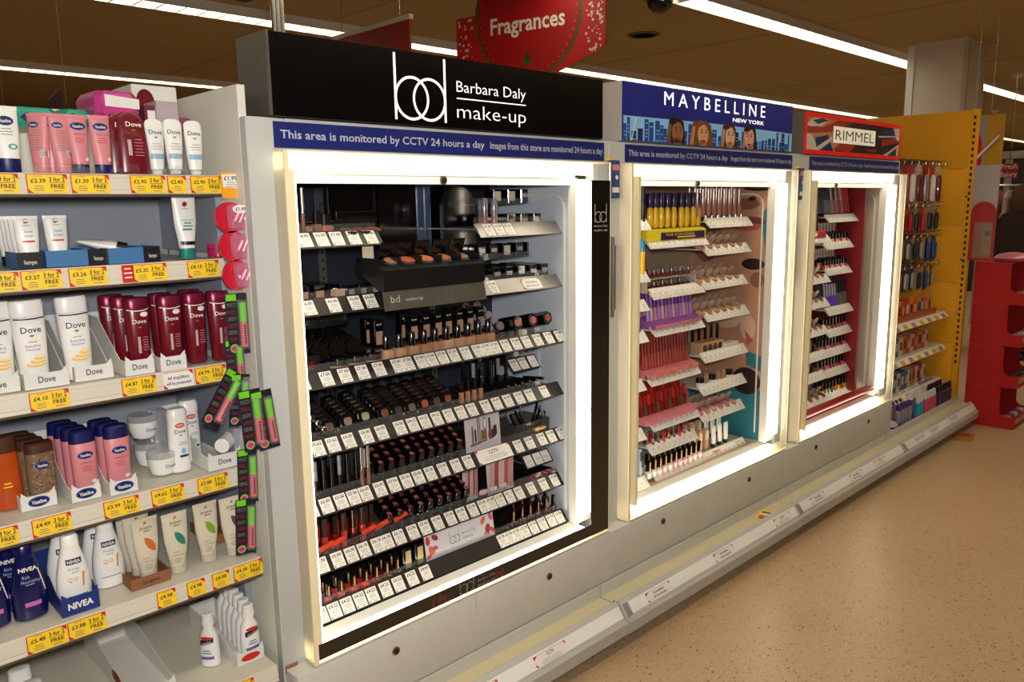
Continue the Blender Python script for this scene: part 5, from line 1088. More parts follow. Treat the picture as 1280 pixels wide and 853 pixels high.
def picture(w, h, label, draw, x, y, z, rx=-.08, nm='picture_card', cat='card'):
    t = thing(nm, label, cat, (x, y, z), rot=(rx, 0, 0)); g = G(mat('card_satin', '#c4c2c6', .4, var=.02)); g.box(-w/2, w/2, 0, .002, 0, h); g.obj('card', t); g = G(); draw(g, w, h); g.obj('printed_picture', t); return t
def cosm(g, w, h):
    A = mat('pic_dark', '#2a201c', .5); B = mat('pic_brown', '#7a5a3a', .5); C_ = mat('pic_red', '#8a3034', .5)
    for x, z0, ww, hh, m in ((-.30, .22, .05, .30, B), (-.30, .52, .035, .1, C_), (-.22, .25, .05, .28, A), (-.14, .22, .025, .62, A), (-.09, .24, .025, .55, B), (.02, .26, .16, .22, B), (.2, .22, .06, .5, A), (.25, .24, .12, .2, A), (.35, .30, .1, .22, A)): g.plate([((x-ww/2)*w, z0*h), ((x+ww/2)*w, z0*h), ((x+ww/2)*w, (z0+hh)*h), ((x-ww/2)*w, (z0+hh)*h)], m)
    g.disc(.06*w, .62*h, .05*w, .14*h, A, n=14, rings=1); g.disc(.06*w, .62*h, .035*w, .11*h, PAPER, n=14, rings=1, e=.0009); g.disc(.33*w, .38*h, .06*w, .12*h, A, n=14, rings=1, e=.0009); g.disc(.2*w, .34*h, .06*w, .12*h, C_, n=14, rings=1, e=.0010)
    g.plate([(-.38*w, .16*h), (.1*w, .22*h), (.1*w, .26*h), (-.38*w, .22*h)], B, e=.0011)
picture(.062, .135, 'narrow white card picturing a pencil and sharpener right of the pencil rack', lambda g, w, h: (g.plate([(-.25*w, .3*h), (-.1*w, .3*h), (-.1*w, .85*h), (-.17*w, .95*h), (-.25*w, .85*h)], mat('pic_dark', '#2a201c', .5)), ring(g, .2*w, .6*h, .2*w, .003, mat('pic_dark', '#2a201c', .5), -.0006, 16), g.plate([(-.2*w, .25*h), (.35*w, .22*h), (.35*w, .3*h), (-.2*w, .33*h)], mat('pic_dark', '#2a201c', .5))), xu(681, .18, z+.08), .18, z+.02)

# ---- F5
z = Z['F5']+.0265
for k, u in enumerate((384, 393, 403, 413, 423, 433, 444, 455)):
    for j in range(2): (MASC if k % 3 == 1 else MASC2).put(xu(u, .115, z+.05), .108+.05*j, z+.004+.016*j, place_words('slim mascara standing at the left of the fifth shelf', k, 8, j, 2), 'slim mascaras standing at the left of the fifth shelf')
for k, u in enumerate((444, 452)): GLC.put(xu(u, .12, z+.05), .085, z, ['tall silver tube standing in front of the mascaras, left of two', 'tall silver tube standing in front of the mascaras, right of two'][k])
def b_lip(c):
    def f():
        g = G(BLACK); g.box(-.0095, .0095, -.0095, .0095, 0, .070, c=.0015); p_ = G(mat('tip_'+c, c, .35)); p_.box(-.0065, .0065, -.0065, .0065, .0702, .0712); r = G(STEEL); r.box(-.0098, .0098, -.0098, .0098, .034, .036); return [('case', g), ('shade_label', p_), ('band', r)]
    return f
LIPS = [Kind('lipstick', 'lipstick', b_lip(c)) for c in ('#b0525c', '#a84a50', '#8c3a40', '#c06a60', '#94404c')]
def channels(us, z, shelfname, n=6):
    for k, u in enumerate(us):
        for j in range(n): LIPS[k % 5].put(xu(u, .11, z+.06)-.0005*j, .115+.0215*j, z+.0+.0155*j, 'pink-topped black lipstick on %s shelf, channel %s from left, %s from front' % (shelfname, ORDN[k], ORDN[j]), 'black lipsticks in sloping channels of the %s shelf' % shelfname, rx=.35)
    a = xu(us[0]-7, .11, z); g = G(CLEAR)
    for u in list(us)+[us[-1]+13]: x = xu(u-6.5, .11, z)-a; g.prism([(0, 0), (0, .035), (.17, .14), (.17, 0)], x, x+.0013, 'x')
    g.obj('channel_divider', CAB[0], loc=(a-CX[0][0], .095, z))
channels((471, 484, 497, 510, 522, 534, 546, 558, 569), z, 'fifth')
row(LIPS[1], (462,), .10, z, 'single lipstick standing at the head of the channels on the fifth shelf')
picture(.155, .150, 'white picture card showing cosmetics, standing on the fifth shelf', cosm, xu(605, .10, z+.07), .10, z-.0)
t = thing('cosmetics_bin', 'clear bin crowded with small black items at the right of the fifth shelf', 'bin', (xu(664, .12, z), .11, z)); g = G(clear('smoke_bin', '#8a8680', .25)); w = .085
g.box(-w, w, 0, .002, 0, .05); g.box(-w, w, .13, .132, 0, .05); g.box(-w, -w+.002, .002, .13, 0, .05); g.box(w-.002, w, .002, .13, 0, .05); g.box(-w+.002, w-.002, .002, .13, 0, .002); g.obj('bin_wall', t)
random.seed(4)
for k in range(12):
    u = 641+4*k; rx = random.uniform(-.5, .5); (MASC2, MASC, GLT, MASC2)[k % 4].put(xu(u, .16, z+.05), .135+.03*(k % 3), z+.006, place_words('small black item jumbled in the clear bin', k, 12), 'small black items jumbled in the clear bin', rx=rx*.4, ry=rx, k=.75)
t = thing('eye_shadow_palette', 'small pale gold topped compact lying on the edge of the clear bin', 'compact', (xu(672, .10, z+.03), .085, z+.020)); g = G(GOLD); g.box(-.028, .028, 0, .02, 0, .010, c=.002); g.obj('case', t)

# ---- F6
z = Z['F6']+.0265
REDG = glass('red_gloss', '#8a1410'); REDG2 = glass('coral_gloss', '#c43c28')
RG = [Kind('lip_gloss', 'lip gloss', b_gloss(BLACK, REDG, .105, .0082)), Kind('lip_gloss', 'lip gloss', b_gloss(mat('bronze_cap', '#4a342c', .3, .4), REDG2, .105, .0082))]
for k, u in enumerate((392, 404, 417, 428, 440, 451, 462)):
    for j in range(2): RG[k % 2].put(xu(u, .12, z+.05), .112+.045*j, z+.002+.018*j, place_words('red lip gloss tube at the left of the sixth shelf', k, 7, j, 2), 'red lip gloss tubes at the left of the sixth shelf')
RGL = Kind('lip_gloss', 'lip gloss', lambda: [('bottle', G(REDG2).cyl((0, 0, 0), (.045, -.006, .014), .0085, 0, 10)), ('cap', G(BLACK).cyl((-.03, .004, -.009), (-.0005, 0, 0), .0075, 0, 10))])
for k, (u, zz) in enumerate(((398, .034), (412, .036), (452, .040), (468, .042), (492, .046))):
    RGL.put(xu(u, .095, z+.04), .096, z+zz-.010, ['red lip gloss lying across at the far left of the sixth shelf', 'red lip gloss lying across, second from the left of the sixth shelf', 'bright red lip gloss lying in front of the standing tubes', 'red lip gloss lying right of the bright red one', 'coral lip gloss lying in front of the lipstick channels'][k])
channels((482, 495, 508, 521, 533, 545, 556, 567, 578), z, 'sixth')
def leaf(g, w, h):
    for q, c in enumerate(('#c8a0a0', '#9c4040', '#d4b0a4', '#a85048', '#b88088')): g.plate([(-w/2+.004+q*w/5.2, .01), (-w/2+.004+(q+.9)*w/5.2, .01+.01*(q % 2)), (-w/2+.008+(q+1.2)*w/5.2, h-.006), (-w/2+.010+(q+.2)*w/5.2, h-.004-.01*(q % 2))], mat('leaf_pic_'+c[1:], c, .5), e=.0006+.0001*q)
picture(.060, .115, 'pale pink leaflet standing left of the powder picture on the sixth shelf', leaf, xu(590, .12, z+.05), .125, z)
picture(.120, .120, 'clear holder picturing pink and red powders on the sixth shelf', leaf, xu(625, .11, z+.06), .105, z)
t = thing('puff_tray', 'row of three pale powder puffs in clear cups on the sixth shelf', 'tray', (xu(618, .09, z), .090, z)); g = G(mat('pale_puff', '#c8b0ac', .7))
for k in range(3): g.loft([(.022, .018, .007), (.030, .019, .008), (.036, .014, .006)], 0, 14, 2, cx=-.045+.045*k, cy=.005)
g.obj('powder_puff', t, kind='stuff'); g = G(CLEAR)
for k in range(3): g.loft([(0, .017, .008), (.02, .019, .009)], 0, 14, 2, cx=-.045+.045*k, cy=.005)
g.obj('cup', t, kind='stuff')
PENR = Kind('lip_pencil', 'pencil', lambda: [('barrel', G(BLACKM).cyl((0, 0, 0), (0, .10, 0), .0042, 0, 8)), ('tip', G(mat('pencil_red', '#b03038', .4)).cyl((0, -.012, 0), (0, -.0002, 0), .0044, 0, 8))])
for k in range(14): PENR.put(xu(660+3.0*k, .12, z+.03), .11, z+.012+.009*(k % 2), place_words('red tipped lip pencil at the right of the sixth shelf', k, 14), 'red tipped lip pencils on the right of the sixth shelf', rx=-.1)
rail_shelf(0, xu(655, .12, z+.08), xu(688, .12, z+.08), z+.050, [(None, xu(661, .12, z+.08), ''), (None, xu(672, .12, z+.08), ''), (None, xu(682, .12, z+.08), '')], yf=.105, depth=.16, nm='pencil_rack')
for k in range(10): PENR.put(xu(662+3.2*k, .2, z+.10), .2, z+.090+.006*(k % 2), place_words('red tipped lip pencil in the upper rack of the sixth shelf', k, 10), 'red tipped lip pencils in the upper rack', rx=-.1)

# ---- F7: nail polish
z = Z['F7']+.0265
def b_np(c):
    def f():
        g = G(glass('polish_'+c, c)); g.loft([(0, .0115, .0095), (.002, .0135, .0115), (.020, .0135, .0115), (.026, .008, .007)], 0, 14, 3); k = G(BLACK); k.loft([(.0262, .0078, .0068), (.062, .0068, .006), (.064, .0055, .005)], 0, 12, 3); l = G(GOLD); l.plate([(-.0028, .030), (.0028, .030), (.0024, .058), (-.0024, .058)], 0, e=.0078); return [('bottle', g), ('cap', k), ('gold_label', l)]
    return f
NPK = {c: Kind('nail_polish', 'nail polish', b_np(c)) for c in ('#b06070', '#9c4a52', '#a83c3c', '#b03018', '#c81818', '#7a1418', '#5a1014', '#3a0c10')}
for k, (u, c, nm) in enumerate(((391, '#b06070', 'pale rose'), (408, '#9c4a52', 'dusty rose'), (424, '#a83c3c', 'brick pink'), (440, '#b03018', 'orange red'), (455, '#c81818', 'bright red'), (468, '#7a1418', 'dark red'), (481, '#5a1014', 'wine red'), (494, '#3a0c10', 'nearly black red'))):
    for j in range(2): NPK[c].put(xu(u, .085, z+.03), .078+.032*j, z+.0, ('%s nail polish with black cap in the front row on the bottom shelf' % nm) if j == 0 else ('%s nail polish in the second row on the bottom shelf' % nm))
BK = Kind('boxed_mascara', 'box', lambda: bx(.034, .03, .075, BLACK, mat('gold_window', '#b8a878', .3, .5), (.25, .85, .1, .85)))
for k, u in enumerate((510, 525)): BK.put(xu(u, .08, z+.03), .080, z+.004, ['black box with gold panel, left one right of the nail polishes', 'black box with gold panel next to the splash banner'][k])
def splash(g, w, h):
    A = [mat('splash_'+c[1:], c, .5, var=.3) for c in ('#b83020', '#c85838', '#8a2018', '#c0406a')]
    for k, (x, zz, r) in enumerate(((-.46, .75, .12), (-.42, .35, .14), (-.36, .80, .12), (-.37, .40, .1), (-.46, .15, .1), (.34, .75, .12), (.40, .35, .15), (.46, .80, .11), (.47, .25, .1), (.36, .2, .06))): g.disc(x*w, zz*h, r*h*.9, r*h*1.5, A[k % 4], n=9, rings=1, e=.0006+.00005*k, rot=.5*k)
    ring(g, -.115*w, .45*h, .013, .0016, DGREY, -.0008, 20); ring(g, -.065*w, .45*h, .013, .0016, DGREY, -.0008, 20)
    g.plate([(-.115*w-.013, .3*h), (-.115*w-.0115, .3*h), (-.115*w-.0115, .78*h), (-.115*w-.013, .78*h)], DGREY); g.plate([(-.065*w+.0115, .3*h), (-.065*w+.013, .3*h), (-.065*w+.013, .78*h), (-.065*w+.0115, .78*h)], DGREY)
    g.text('Barbara Daly', .12*w, .58*h, .009, .2*w, INKG); g.text('make-up', .10*w, .38*h, .010, .15*w, INKG)
a, b = xu(535, .066, z+.03), xu(620, .066, z+.03)
picture(b-a, .082, 'long white banner with red splashes and ring logo on the bottom shelf', splash, (a+b)/2, .072, z+.012, -.15, 'printed_banner', 'banner')
for k in range(2):
    for j, u in enumerate((638, 649, 659, 669, 679, 689)): NPK[('#3a0c10', '#5a1014', '#3a0c10')[j % 3]].put(xu(u, .10+.05*k, z+.03), .090+.05*k, z+.0+.018*k, place_words('dark wine nail polish at the right of the bottom shelf', j, 6, k, 2), 'dark wine nail polishes at the right of the bottom shelf')
random.seed(33)
# ================================================================== SECOND CABINET (beige, portrait poster)
WRAIL = mat('white_rail', '#d2cec4', .35, var=.03)
def zof(u, v, y=.05): return U(u, v, y=y).z
def xs(u0, u1, z, y=.06): return xu(u0, y, z), xu(u1, y, z)
ORD = 'first second third fourth fifth sixth seventh eighth ninth tenth'.split()
LX = 2.375
# middle column rails: (u0, u1, v bottom at right end)
mid = [(814, 887, 305.4), (818, 882, 365), (820, 882, 408.6), (815, 877, 466.4), (818, 876, 520), (816, 874, 548), (822, 884, 578)]
rgt = [(888, 942, 282), (885, 940, 314.5), (882, 936, 354.4), (885, 938, 392), (882, 936, 440), (880, 934, 478), (880, 932, 510), (884, 935, 558)]
lft = [(791, 815, 287.4), (791, 814, 352), (791, 813, 388), (790, 812, 427), (789, 809, 487.5), (788, 809, 549), (788, 813, 608.5)]
def rails(ci, lst, metal, y, depth=.26, xl=None, full=True):
    out = []
    for u0, u1, v in lst:
        z = zof(u1, v, y) if u1 > 830 or ci == 2 else zof(u1, v, y); x0, x1 = xu(u0, y, z), xu(u1, y, z)
        if xl: x0 = xl
        rail_shelf(ci, x0, x1, z, metal=metal, yf=y, depth=depth, full=full); out.append((x0, x1, z+.0265))
    return out
random.seed(8)
MIDS = rails(1, mid, WRAIL, .07); RGTS = rails(1, rgt, WRAIL, .07); LFTS = rails(1, lft, WRAIL, .04, .20, LX)
def fill(K, x0, x1, y, z, n, label, group, depth=1, dy=.04, dz=0.0, rx=0.0, k=1.0, pick=None, rz=0.0):
    Ks = K if isinstance(K, list) else [K]
    for i in range(n):
        for j in range(depth):
            q = Ks[(i+j) % len(Ks)] if pick is None else Ks[pick[i]]
            q.put(x0+(x1-x0)*(i+.5)/n, y+dy*j, z+dz*j, place_words(label, i, n, j, depth), group, rz, rx=rx, k=k)
def stick(name, cap, body, h, r, sq=False): return Kind(name, name.replace('_', ' '), b_gloss(cap, body, h, r, sq))
PURP = mat('dark_purple', '#2a1740', .3, coat=.4); YELP = mat('mascara_yellow', '#e0b41c', .3, coat=.3)
def b_yp():
    g = G(YELP); g.lathe([(.009, 0), (.0125, .01), (.0135, .045), (.011, .075), (.008, .082)], n=12); c = G(PURP); c.lathe([(.0085, .0822), (.011, .095), (.011, .135), (.008, .14)], n=12); b = G(PURP); b.box(-.017, .017, .014, .018, -.004, .142, c=.002); return [('tube', g), ('cap', c), ('card', b)]
YPM = Kind('mascara', 'mascara', b_yp)
x0, x1, z = MIDS[0]
t = thing('display_stand', 'yellow stand with dark purple lettering strip under the yellow mascaras', 'stand', ((x0+x1)/2-.01, .085, z)); w = (x1-x0)/2
g = G(mat('stand_yellow', '#d8c818', .45), BLACKM); g.prism([(0, 0), (-.0, .042), (.02, .048), (.12, .05), (.12, 0)], -w, w, 'x', 0); g.obj('stand_body', t)
g = G(PURP, YEL); g.box(-w*.55, w*.95, -.002, -.0003, .004, .034); g.text('THE COLOSSAL', .02, .024, .010, w*1.0, 1, e=.0024); g.bars(w*.3, .010, w*.9, 1, .01, .005, 1, e=.0024); g.obj('sign_strip', t)
for k, u in enumerate((812, 819, 826, 834, 842, 851, 858, 866, 872)): YPM.put(xu(u, .12, z+.08), .12, z+.052, place_words('yellow and purple mascara standing on the yellow stand', k, 9), 'yellow and purple mascaras on the yellow stand')
LT = [stick('lip_gloss', BLACKM, mat('dark_plum_tube', '#2a1a22', .3), .13, .009) for _ in (0,)]
x0, x1, z = LFTS[0]; fill(LT, x0, x1, .07, z, 4, 'tall plum tube top left in the beige cabinet', 'tall dark plum tubes at the top left of the second cabinet', 2, .04, k=1.1)
TEALM = Kind('mascara', 'mascara', lambda: [('tube', G(YELP).lathe([(.008, 0), (.011, .01), (.011, .09)], n=12)), ('cap', G(mat('teal_cap2', '#1f7fa0', .3)).lathe([(.0105, .0903), (.0105, .135), (.008, .138)], n=12))])
x0, x1, z = LFTS[1]; fill(TEALM, x0, x1, .065, z, 3, 'teal capped mascara at the left of the beige cabinet', 'yellow and teal mascaras at the left of the second cabinet', 2, .04)
x0, x1, z = LFTS[2]; fill(stick('lip_gloss', BLACKM, REDG, .05, .009), x0, x1, .08, z, 3, 'small red pot under the teal mascaras', 'small red pots under the teal mascaras')
x0, x1, z = LFTS[3]; fill(stick('brow_pencil', BLACKM, BLACKM, .06, .008), x0, x1, .075, z, 3, 'short black brow product on the left narrow shelf', 'short black brow products on the left narrow shelf', 3, .03, .01)
x0, x1, z = LFTS[4]; fill(stick('eye_liner', BLACKM, mat('grey_tube', '#5a5450', .4), .12, .006), x0, x1, .075, z, 4, 'dark eye liner on the left narrow shelf', 'dark eye liners on the left narrow shelf', 2, .03)
x0, x1, z = LFTS[5]; fill(Kind('boxed_pencil', 'pencil', lambda: bx(.012, .012, .13, mat('pink_card', '#c85a74', .5), PAPER, (.1, .9, .1, .5))), x0, x1, .075, z, 4, 'pink and white carton on the left narrow shelf', 'pink and white cartons on the left narrow shelf')
x0, x1, z = LFTS[6]; fill([Kind('lip_gloss', 'lip gloss', lambda: bx(.016, .014, .13, mat('white_tube', '#dcd8d0', .35), RED, (.1, .9, .7, .95), .003)), Kind('lip_gloss', 'lip gloss', lambda: bx(.016, .014, .13, mat('steel_blue_tube', '#8fa4b8', .35), BLACKM, (.1, .9, .6, .9), .003)), MASC2], x0, x1, .075, z, 5, 'slim carton at the bottom left of the beige cabinet', 'slim cartons at the bottom left of the second cabinet')
# clear rack of small dark red bottles
x0, x1, z = MIDS[1]
LQ = [stick('small_gloss', STEEL, glass('sq_a', '#7a2420'), .034, .0075), stick('small_gloss', mat('grey_cap', '#6c645c', .3), glass('sq_b', '#5a1c20'), .034, .0075)]
t = thing('clear_rack', 'clear two tier rack of tiny dark red glosses in the second cabinet', 'rack', ((x0+x1)/2-.02, .10, z)); w = (x1-x0)/2-.01
g = G(mat('pale_rack', '#b8b0a4', .3)); g.box(-w, w, 0, .1, 0, .003); g.box(-w, w, 0, .1, .05, .052); g.box(-w, -w+.003, 0, .1, .0032, .0498); g.box(w-.003, w, 0, .1, .0032, .0498); g.obj('rack_body', t); g = G(RED); g.box(-w, w+.01, -.006, -.0032, -.002, .006); g.obj('red_edge', t)
for r in range(2):
    for j in range(2): fill(LQ, x0, x1-.03, .13+.03*j, z+.004+.05*r, 11, 'tiny dark red gloss in the %s tier%s' % (('lower', 'upper')[r], (' front', ' back')[j]), 'tiny dark red glosses in the clear two tier rack')
x0, x1, z = MIDS[2]
PG = [stick('lip_gloss', mat('violet_cap', '#7a3f9a', .25, .3), mat('violet_tube', '#a878c0', .3), .11, .008), stick('lip_gloss', mat('violet_cap2', '#8a5aa8', .25, .3), mat('mauve_tube', '#c0a0c0', .3), .11, .008), stick('lip_gloss', mat('violet_cap3', '#6a2f86', .25, .3), mat('rose_tube', '#c07888', .3), .11, .008)]
def angled_base(x0, x1, z, m1, m2, label, y=.085):
    t = thing('sloping_display', label, 'stand', ((x0+x1)/2, y, z)); w = (x1-x0)/2; g = G(m1); g.prism([(0, 0), (-.008, .018), (.11, .06), (.11, 0)], -w, w, 'x'); g.obj('stand_body', t); g = G(m2)
    n = int((x1-x0)/.02)
    for k in range(n): x = -w+.004+k*.02; g.box(x, x+.014, -.012, -.0085, .004, .017)
    g.obj('shade_chips', t, kind='stuff')
angled_base(x0, x1-.02, z, mat('purple_base', '#8a4a90', .4), mat('rose_chips', '#c87888', .4, var=.3, scale=40), 'purple sloping base with rose shade chips under the violet glosses')
fill(PG, x0, x1-.03, .12, z+.032, 13, 'violet lip gloss standing on the purple sloping base', 'violet lip glosses on the purple sloping base', 2, .04, .016, rx=-.1)
x0, x1, z = MIDS[3]
RPK = [stick('lip_pencil', mat('red_cap', '#8c1a1c', .3), mat('red_tube', '#a83430', .3), .13, .0065), stick('lip_pencil', mat('brick_cap', '#7a2a22', .3), mat('brick_tube', '#9a4a3c', .3), .13, .0065)]
angled_base(x0, x1-.01, z, mat('pink_base', '#c87078', .4), mat('coral_chips', '#d08068', .4, var=.3, scale=40), 'pink sloping base with coral shade chips under the red pencils')
fill(RPK, x0, x1-.03, .12, z+.032, 16, 'red lip pencil standing on the pink sloping base', 'red lip pencils on the pink sloping base', 2, .035, .014, rx=-.1)
x0, x1, z = MIDS[4]
LS2 = [stick('lipstick', mat('rlip_cap', '#a01c1c', .25, coat=.4), mat('rlip', '#7a1414', .25), .085, .010, True), stick('lipstick', mat('rlip_cap2', '#8c2420', .25, coat=.4), mat('bronze_case', '#7a5444', .3, .5), .085, .010, True), stick('lipstick', mat('rlip_cap3', '#b83028', .25, coat=.4), mat('rlip', '#7a1414', .25), .085, .010, True)]
angled_base(x0-.04, x1-.02, z, mat('pink_base', '#c87078', .4), mat('rose_chips', '#c87888', .4), 'pink sloping base under the dark red lipsticks')
fill(LS2, x0-.04, x1-.04, .12, z+.034, 12, 'red capped lipstick on the sloping pink base', 'red capped lipsticks on the sloping pink base', 3, .03, .016, rx=-.1)
x0, x1, z = MIDS[5]
fill(LQ+[stick('lip_gloss', REDG, glass('sq_c', '#b02828'), .05, .010)], x0+.02, x1-.02, .10, z, 8, 'small red polish on the sixth middle shelf', 'small red polishes on the sixth middle shelf', 2, .04)
NPL = [Kind('nail_polish', 'nail polish', b_np(c)) for c in ('#c8c4b8', '#d0b8a8', '#d8a8a0', '#c88890', '#d898a0', '#e0b8b0')]
for q in NPL: pass
x0, x1, z = MIDS[6]
fill(NPL, x0-.06, x1-.02, .09, z, 11, 'pale nail polish at the bottom of the beige cabinet', 'pale nail polishes in the bottom row of the second cabinet', 2, .035, .012, k=1.25, pick=[0, 0, 1, 2, 1, 3, 4, 3, 2, 5, 2])
# right column
NUD = stick('lip_gloss', mat('rose_silver_cap', '#b8a098', .25, .5), glass('nude_tube', '#b07868'), .12, .0095)
x0, x1, z = RGTS[0]
fill(NUD, x0-.05, x1-.03, .12, z+.02, 9, 'nude gloss at the top right of the beige cabinet', 'nude lip glosses at the top right of the second cabinet', 2, .04, .02)
fill(stick('small_gloss', STEEL, glass('sq_b', '#5a1c20'), .028, .010), x0, x1-.02, .11, z-.002, 7, 'tiny silver capped tester below the nude glosses', 'tiny silver capped testers below the nude glosses')
def b_oc(c, mirror=True):
    def f():
        g = G(mat('case_tan', '#a88468', .3, coat=.4)); g.lathe([(.022, 0), (.025, .003), (.025, .012)], n=18); p_ = G(mat('oc_'+c, c, .6, var=.12)); p_.lathe([(.021, .0122), (.020, .0135)], n=16); l = G(mat('lid_milky', '#c8b09c', .25, coat=.4)); l.cyl((0, .022, .030), (0, .026, .031), .022, 0, 16); return [('case', g), ('powder_pan', p_), ('lid', l)]
    return f
OC = [Kind('powder_compact', 'compact', b_oc(c)) for c in ('#c8946c', '#b87c58', '#d0a07c', '#c08a70')]
for r, lb in ((1, 'second'), (2, 'third'), (3, 'fourth')):
    x0, x1, z = RGTS[r]
    fill(OC, x0-.04, x1-.04, .11, z+.004, 6, 'open tan compact, %s right-hand shelf, beige cabinet' % lb, 'open tan compacts on the %s right-hand shelf' % lb, 2, .05, .012, rx=.25)
x0, x1, z = RGTS[4]
t = thing('display_stand', 'tan card stand with dark round shades on the fifth right-hand shelf', 'stand', ((x0+x1)/2-.05, .12, z)); g = G(mat('tan_card', '#c09468', .6)); g.box(-.09, .09, 0, .06, 0, .05, c=.002); g.obj('stand_body', t)
g = G(mat('dark_shade', '#2c1c1c', .4)); 
for k in range(4): g.cyl((-.065+.042*k, -.003, .026), (-.065+.042*k, -.0003, .026), .015, 0, 14)
g.obj('shade_discs', t, kind='stuff')
fill(MASC2, x0+.0, x1-.06, .19, z+.0, 6, 'black tube behind the tan card stand', 'black tubes behind the tan card stand')
tag(G(mat('cream_block', '#d8d0bc', .5)).box(-.06, .06, 0, .05, 0, .03, c=.003).obj('sample_box', loc=(x1-.10, .10, z)), 'cream sample box at the right of the fifth right-hand shelf', 'box')
x0, x1, z = RGTS[5]
fill([Kind('powder_puff', 'puff', lambda: [('puff', G(mat('puff_tan', '#b88a68', .7)).loft([(.0, .012, .006), (.02, .019, .009), (.045, .017, .008), (.055, .008, .004)], 0, 14, 2))]), Kind('powder_jar', 'jar', lambda: [('jar', G(WHITE).lathe([(.018, 0), (.020, .02)], n=16)), ('lid', G(BLACK).lathe([(.0205, .0203), (.0205, .04), (.018, .042)], n=16))])], x0+.02, x1-.06, .12, z, 6, 'powder jar or puff on the sixth right-hand shelf', 'powder jars and oval puffs on the sixth right-hand shelf', pick=[1, 0, 1, 0, 0, 1])
x0, x1, z = RGTS[6]
PKC = [Kind('blusher_compact', 'compact', b_oc(c)) for c in ('#c86a80', '#d07c8c', '#d8a080')]
fill(PKC, x0-.02, x1-.04, .11, z+.004, 6, 'open pink blusher compact on the seventh right-hand shelf', 'open pink blusher compacts on the seventh right-hand shelf', 2, .05, .014, rx=.25)
x0, x1, z = RGTS[7]
FTB = [Kind('foundation_tube', 'tube', lambda: bx(.030, .02, .10, mat('tan_carton', '#c8946c', .45), CREAMW, (.1, .9, .5, .9))), Kind('foundation_tube', 'tube', lambda: tubeb(.10, .036, WHITE, BLACKM, .018, None, .012))]
fill(FTB, x0-.06, x1-.10, .12, z+.012, 6, 'tan carton or white tube, lowest right-hand shelf', 'foundation cartons and tubes on the lowest right-hand shelf', 2, .04, .03, pick=[0, 0, 0, 1, 1, 1])
for k, (u, c) in enumerate(((893, '#c8946c'), (921, '#e0d4c0'))):
    t = thing('tester_disc', ['flat tan oval tester lying at the front of the lowest right-hand shelf', 'flat cream oval tester lying at the front of the lowest right-hand shelf'][k], 'tester', (xu(u, .10, z), .100, z)); g = G(mat('td_'+c, c, .5)); g.loft([(0, .034, .018), (.004, .036, .020), (.007, .034, .018)], 0, 20, 2); g.obj('disc', t)
# portrait poster on the right inner wall: soft skin tones, lips, dark hair, teal ground
wx = IN[1][1]+.0115; oy, oz = .035, .43; W_, H_ = .40, 1.22
t = thing('portrait_poster', 'tall printed portrait poster with lips, skin tones and teal ground on the inner right wall', 'poster', (wx, oy, oz))
PSK = mat('poster_skin', '#b98a6c', .5, var=.12, scale=3); g = G(PSK); g.box(-.0015, 0, 0, W_, 0, H_); base = g.obj('sheet', t)
def pl(g, pts, m, e): g.add([(-.0015-e, a*W_, b*H_) for a, b in pts], [tuple(range(len(pts)))], m)
def ell(a, b, ra, rb, n=24): return [(a+ra*math.cos(2*PI*k/n), b+rb*math.sin(2*PI*k/n)) for k in range(n)]
g = G(mat('poster_teal', '#2c7480', .5, var=.15, scale=4), mat('poster_hair', '#2a1610', .5), mat('poster_lip', '#7e3a34', .4), mat('poster_lip_light', '#a85a50', .4), mat('poster_shadow', '#8a5c46', .5), mat('poster_light', '#d4b096', .5))
pl(g, [(0, 0), (1, 0), (1, .2), (.55, .26), (0, .20)], 0, .0004); pl(g, [(0, .34), (.22, .36), (.2, .30), (0, .28)], 0, .0005); pl(g, ell(.20, .235, .19, .055), 1, .0006); pl(g, [(0, .74), (.05, .82), (.05, .9), (0, .92)], 0, .0004)
pl(g, ell(.16, .70, .15, .022), 1, .0006); pl(g, ell(.10, .64, .09, .03), 4, .0005); pl(g, ell(.26, .865, .24, .018), 2, .0007); pl(g, ell(.27, .845, .20, .018), 3, .0008); pl(g, [(.02, .855), (.49, .860), (.49, .863), (.02, .858)], 1, .0009)
pl(g, ell(.3, .93, .20, .022), 4, .0006); pl(g, ell(.2, .95, .05, .008), 1, .0008); pl(g, ell(.12, .99, .2, .012), 1, .0008); pl(g, ell(.5, .5, .25, .06), 5, .0005); pl(g, ell(.2, .45, .1, .05), 5, .0006); pl(g, [(.12, .40), (.24, .44), (.2, .38)], 3, .0008); pl(g, ell(.8, .8, .2, .1), 4, .0005)
g.obj('printed_portrait', base)

# ================================================================== THIRD CABINET (red)
lf3 = [(1004, 1040, 302.3), (1003, 1039, 352), (1002, 1038, 382.3), (1002, 1037, 416.3), (1001, 1036, 446.8), (1001, 1034, 472.5), (1001, 1041, 500.7)]
rt3 = [(1037, 1074, 276), (1034, 1068, 308.6), (1036, 1066, 340), (1037, 1071, 387), (1037, 1071, 412.8), (1036, 1070, 436), (1035, 1068, 461), (1040, 1077, 484)]
random.seed(9)
L3 = rails(2, lf3, WRAIL, .05, .24, 3.775); R3 = rails(2, rt3, WRAIL, .09, .26)
g = G(mat('red_glossy', '#9c1014', .3, coat=.3)); g.box(.0, 4.70-3.76, .0, .045, 0, .022, c=.003); g.obj('front_trim', CAB[2], loc=(3.76-CX[2][0], -.002, zof(1079, 493, .0)))
g = G(INB[2]); g.box(4.575, 4.60, .06, .438, .47, 1.65); o_ = g.obj('red_side_panel', CAB[2], loc=(-CX[2][0], 0, 0))
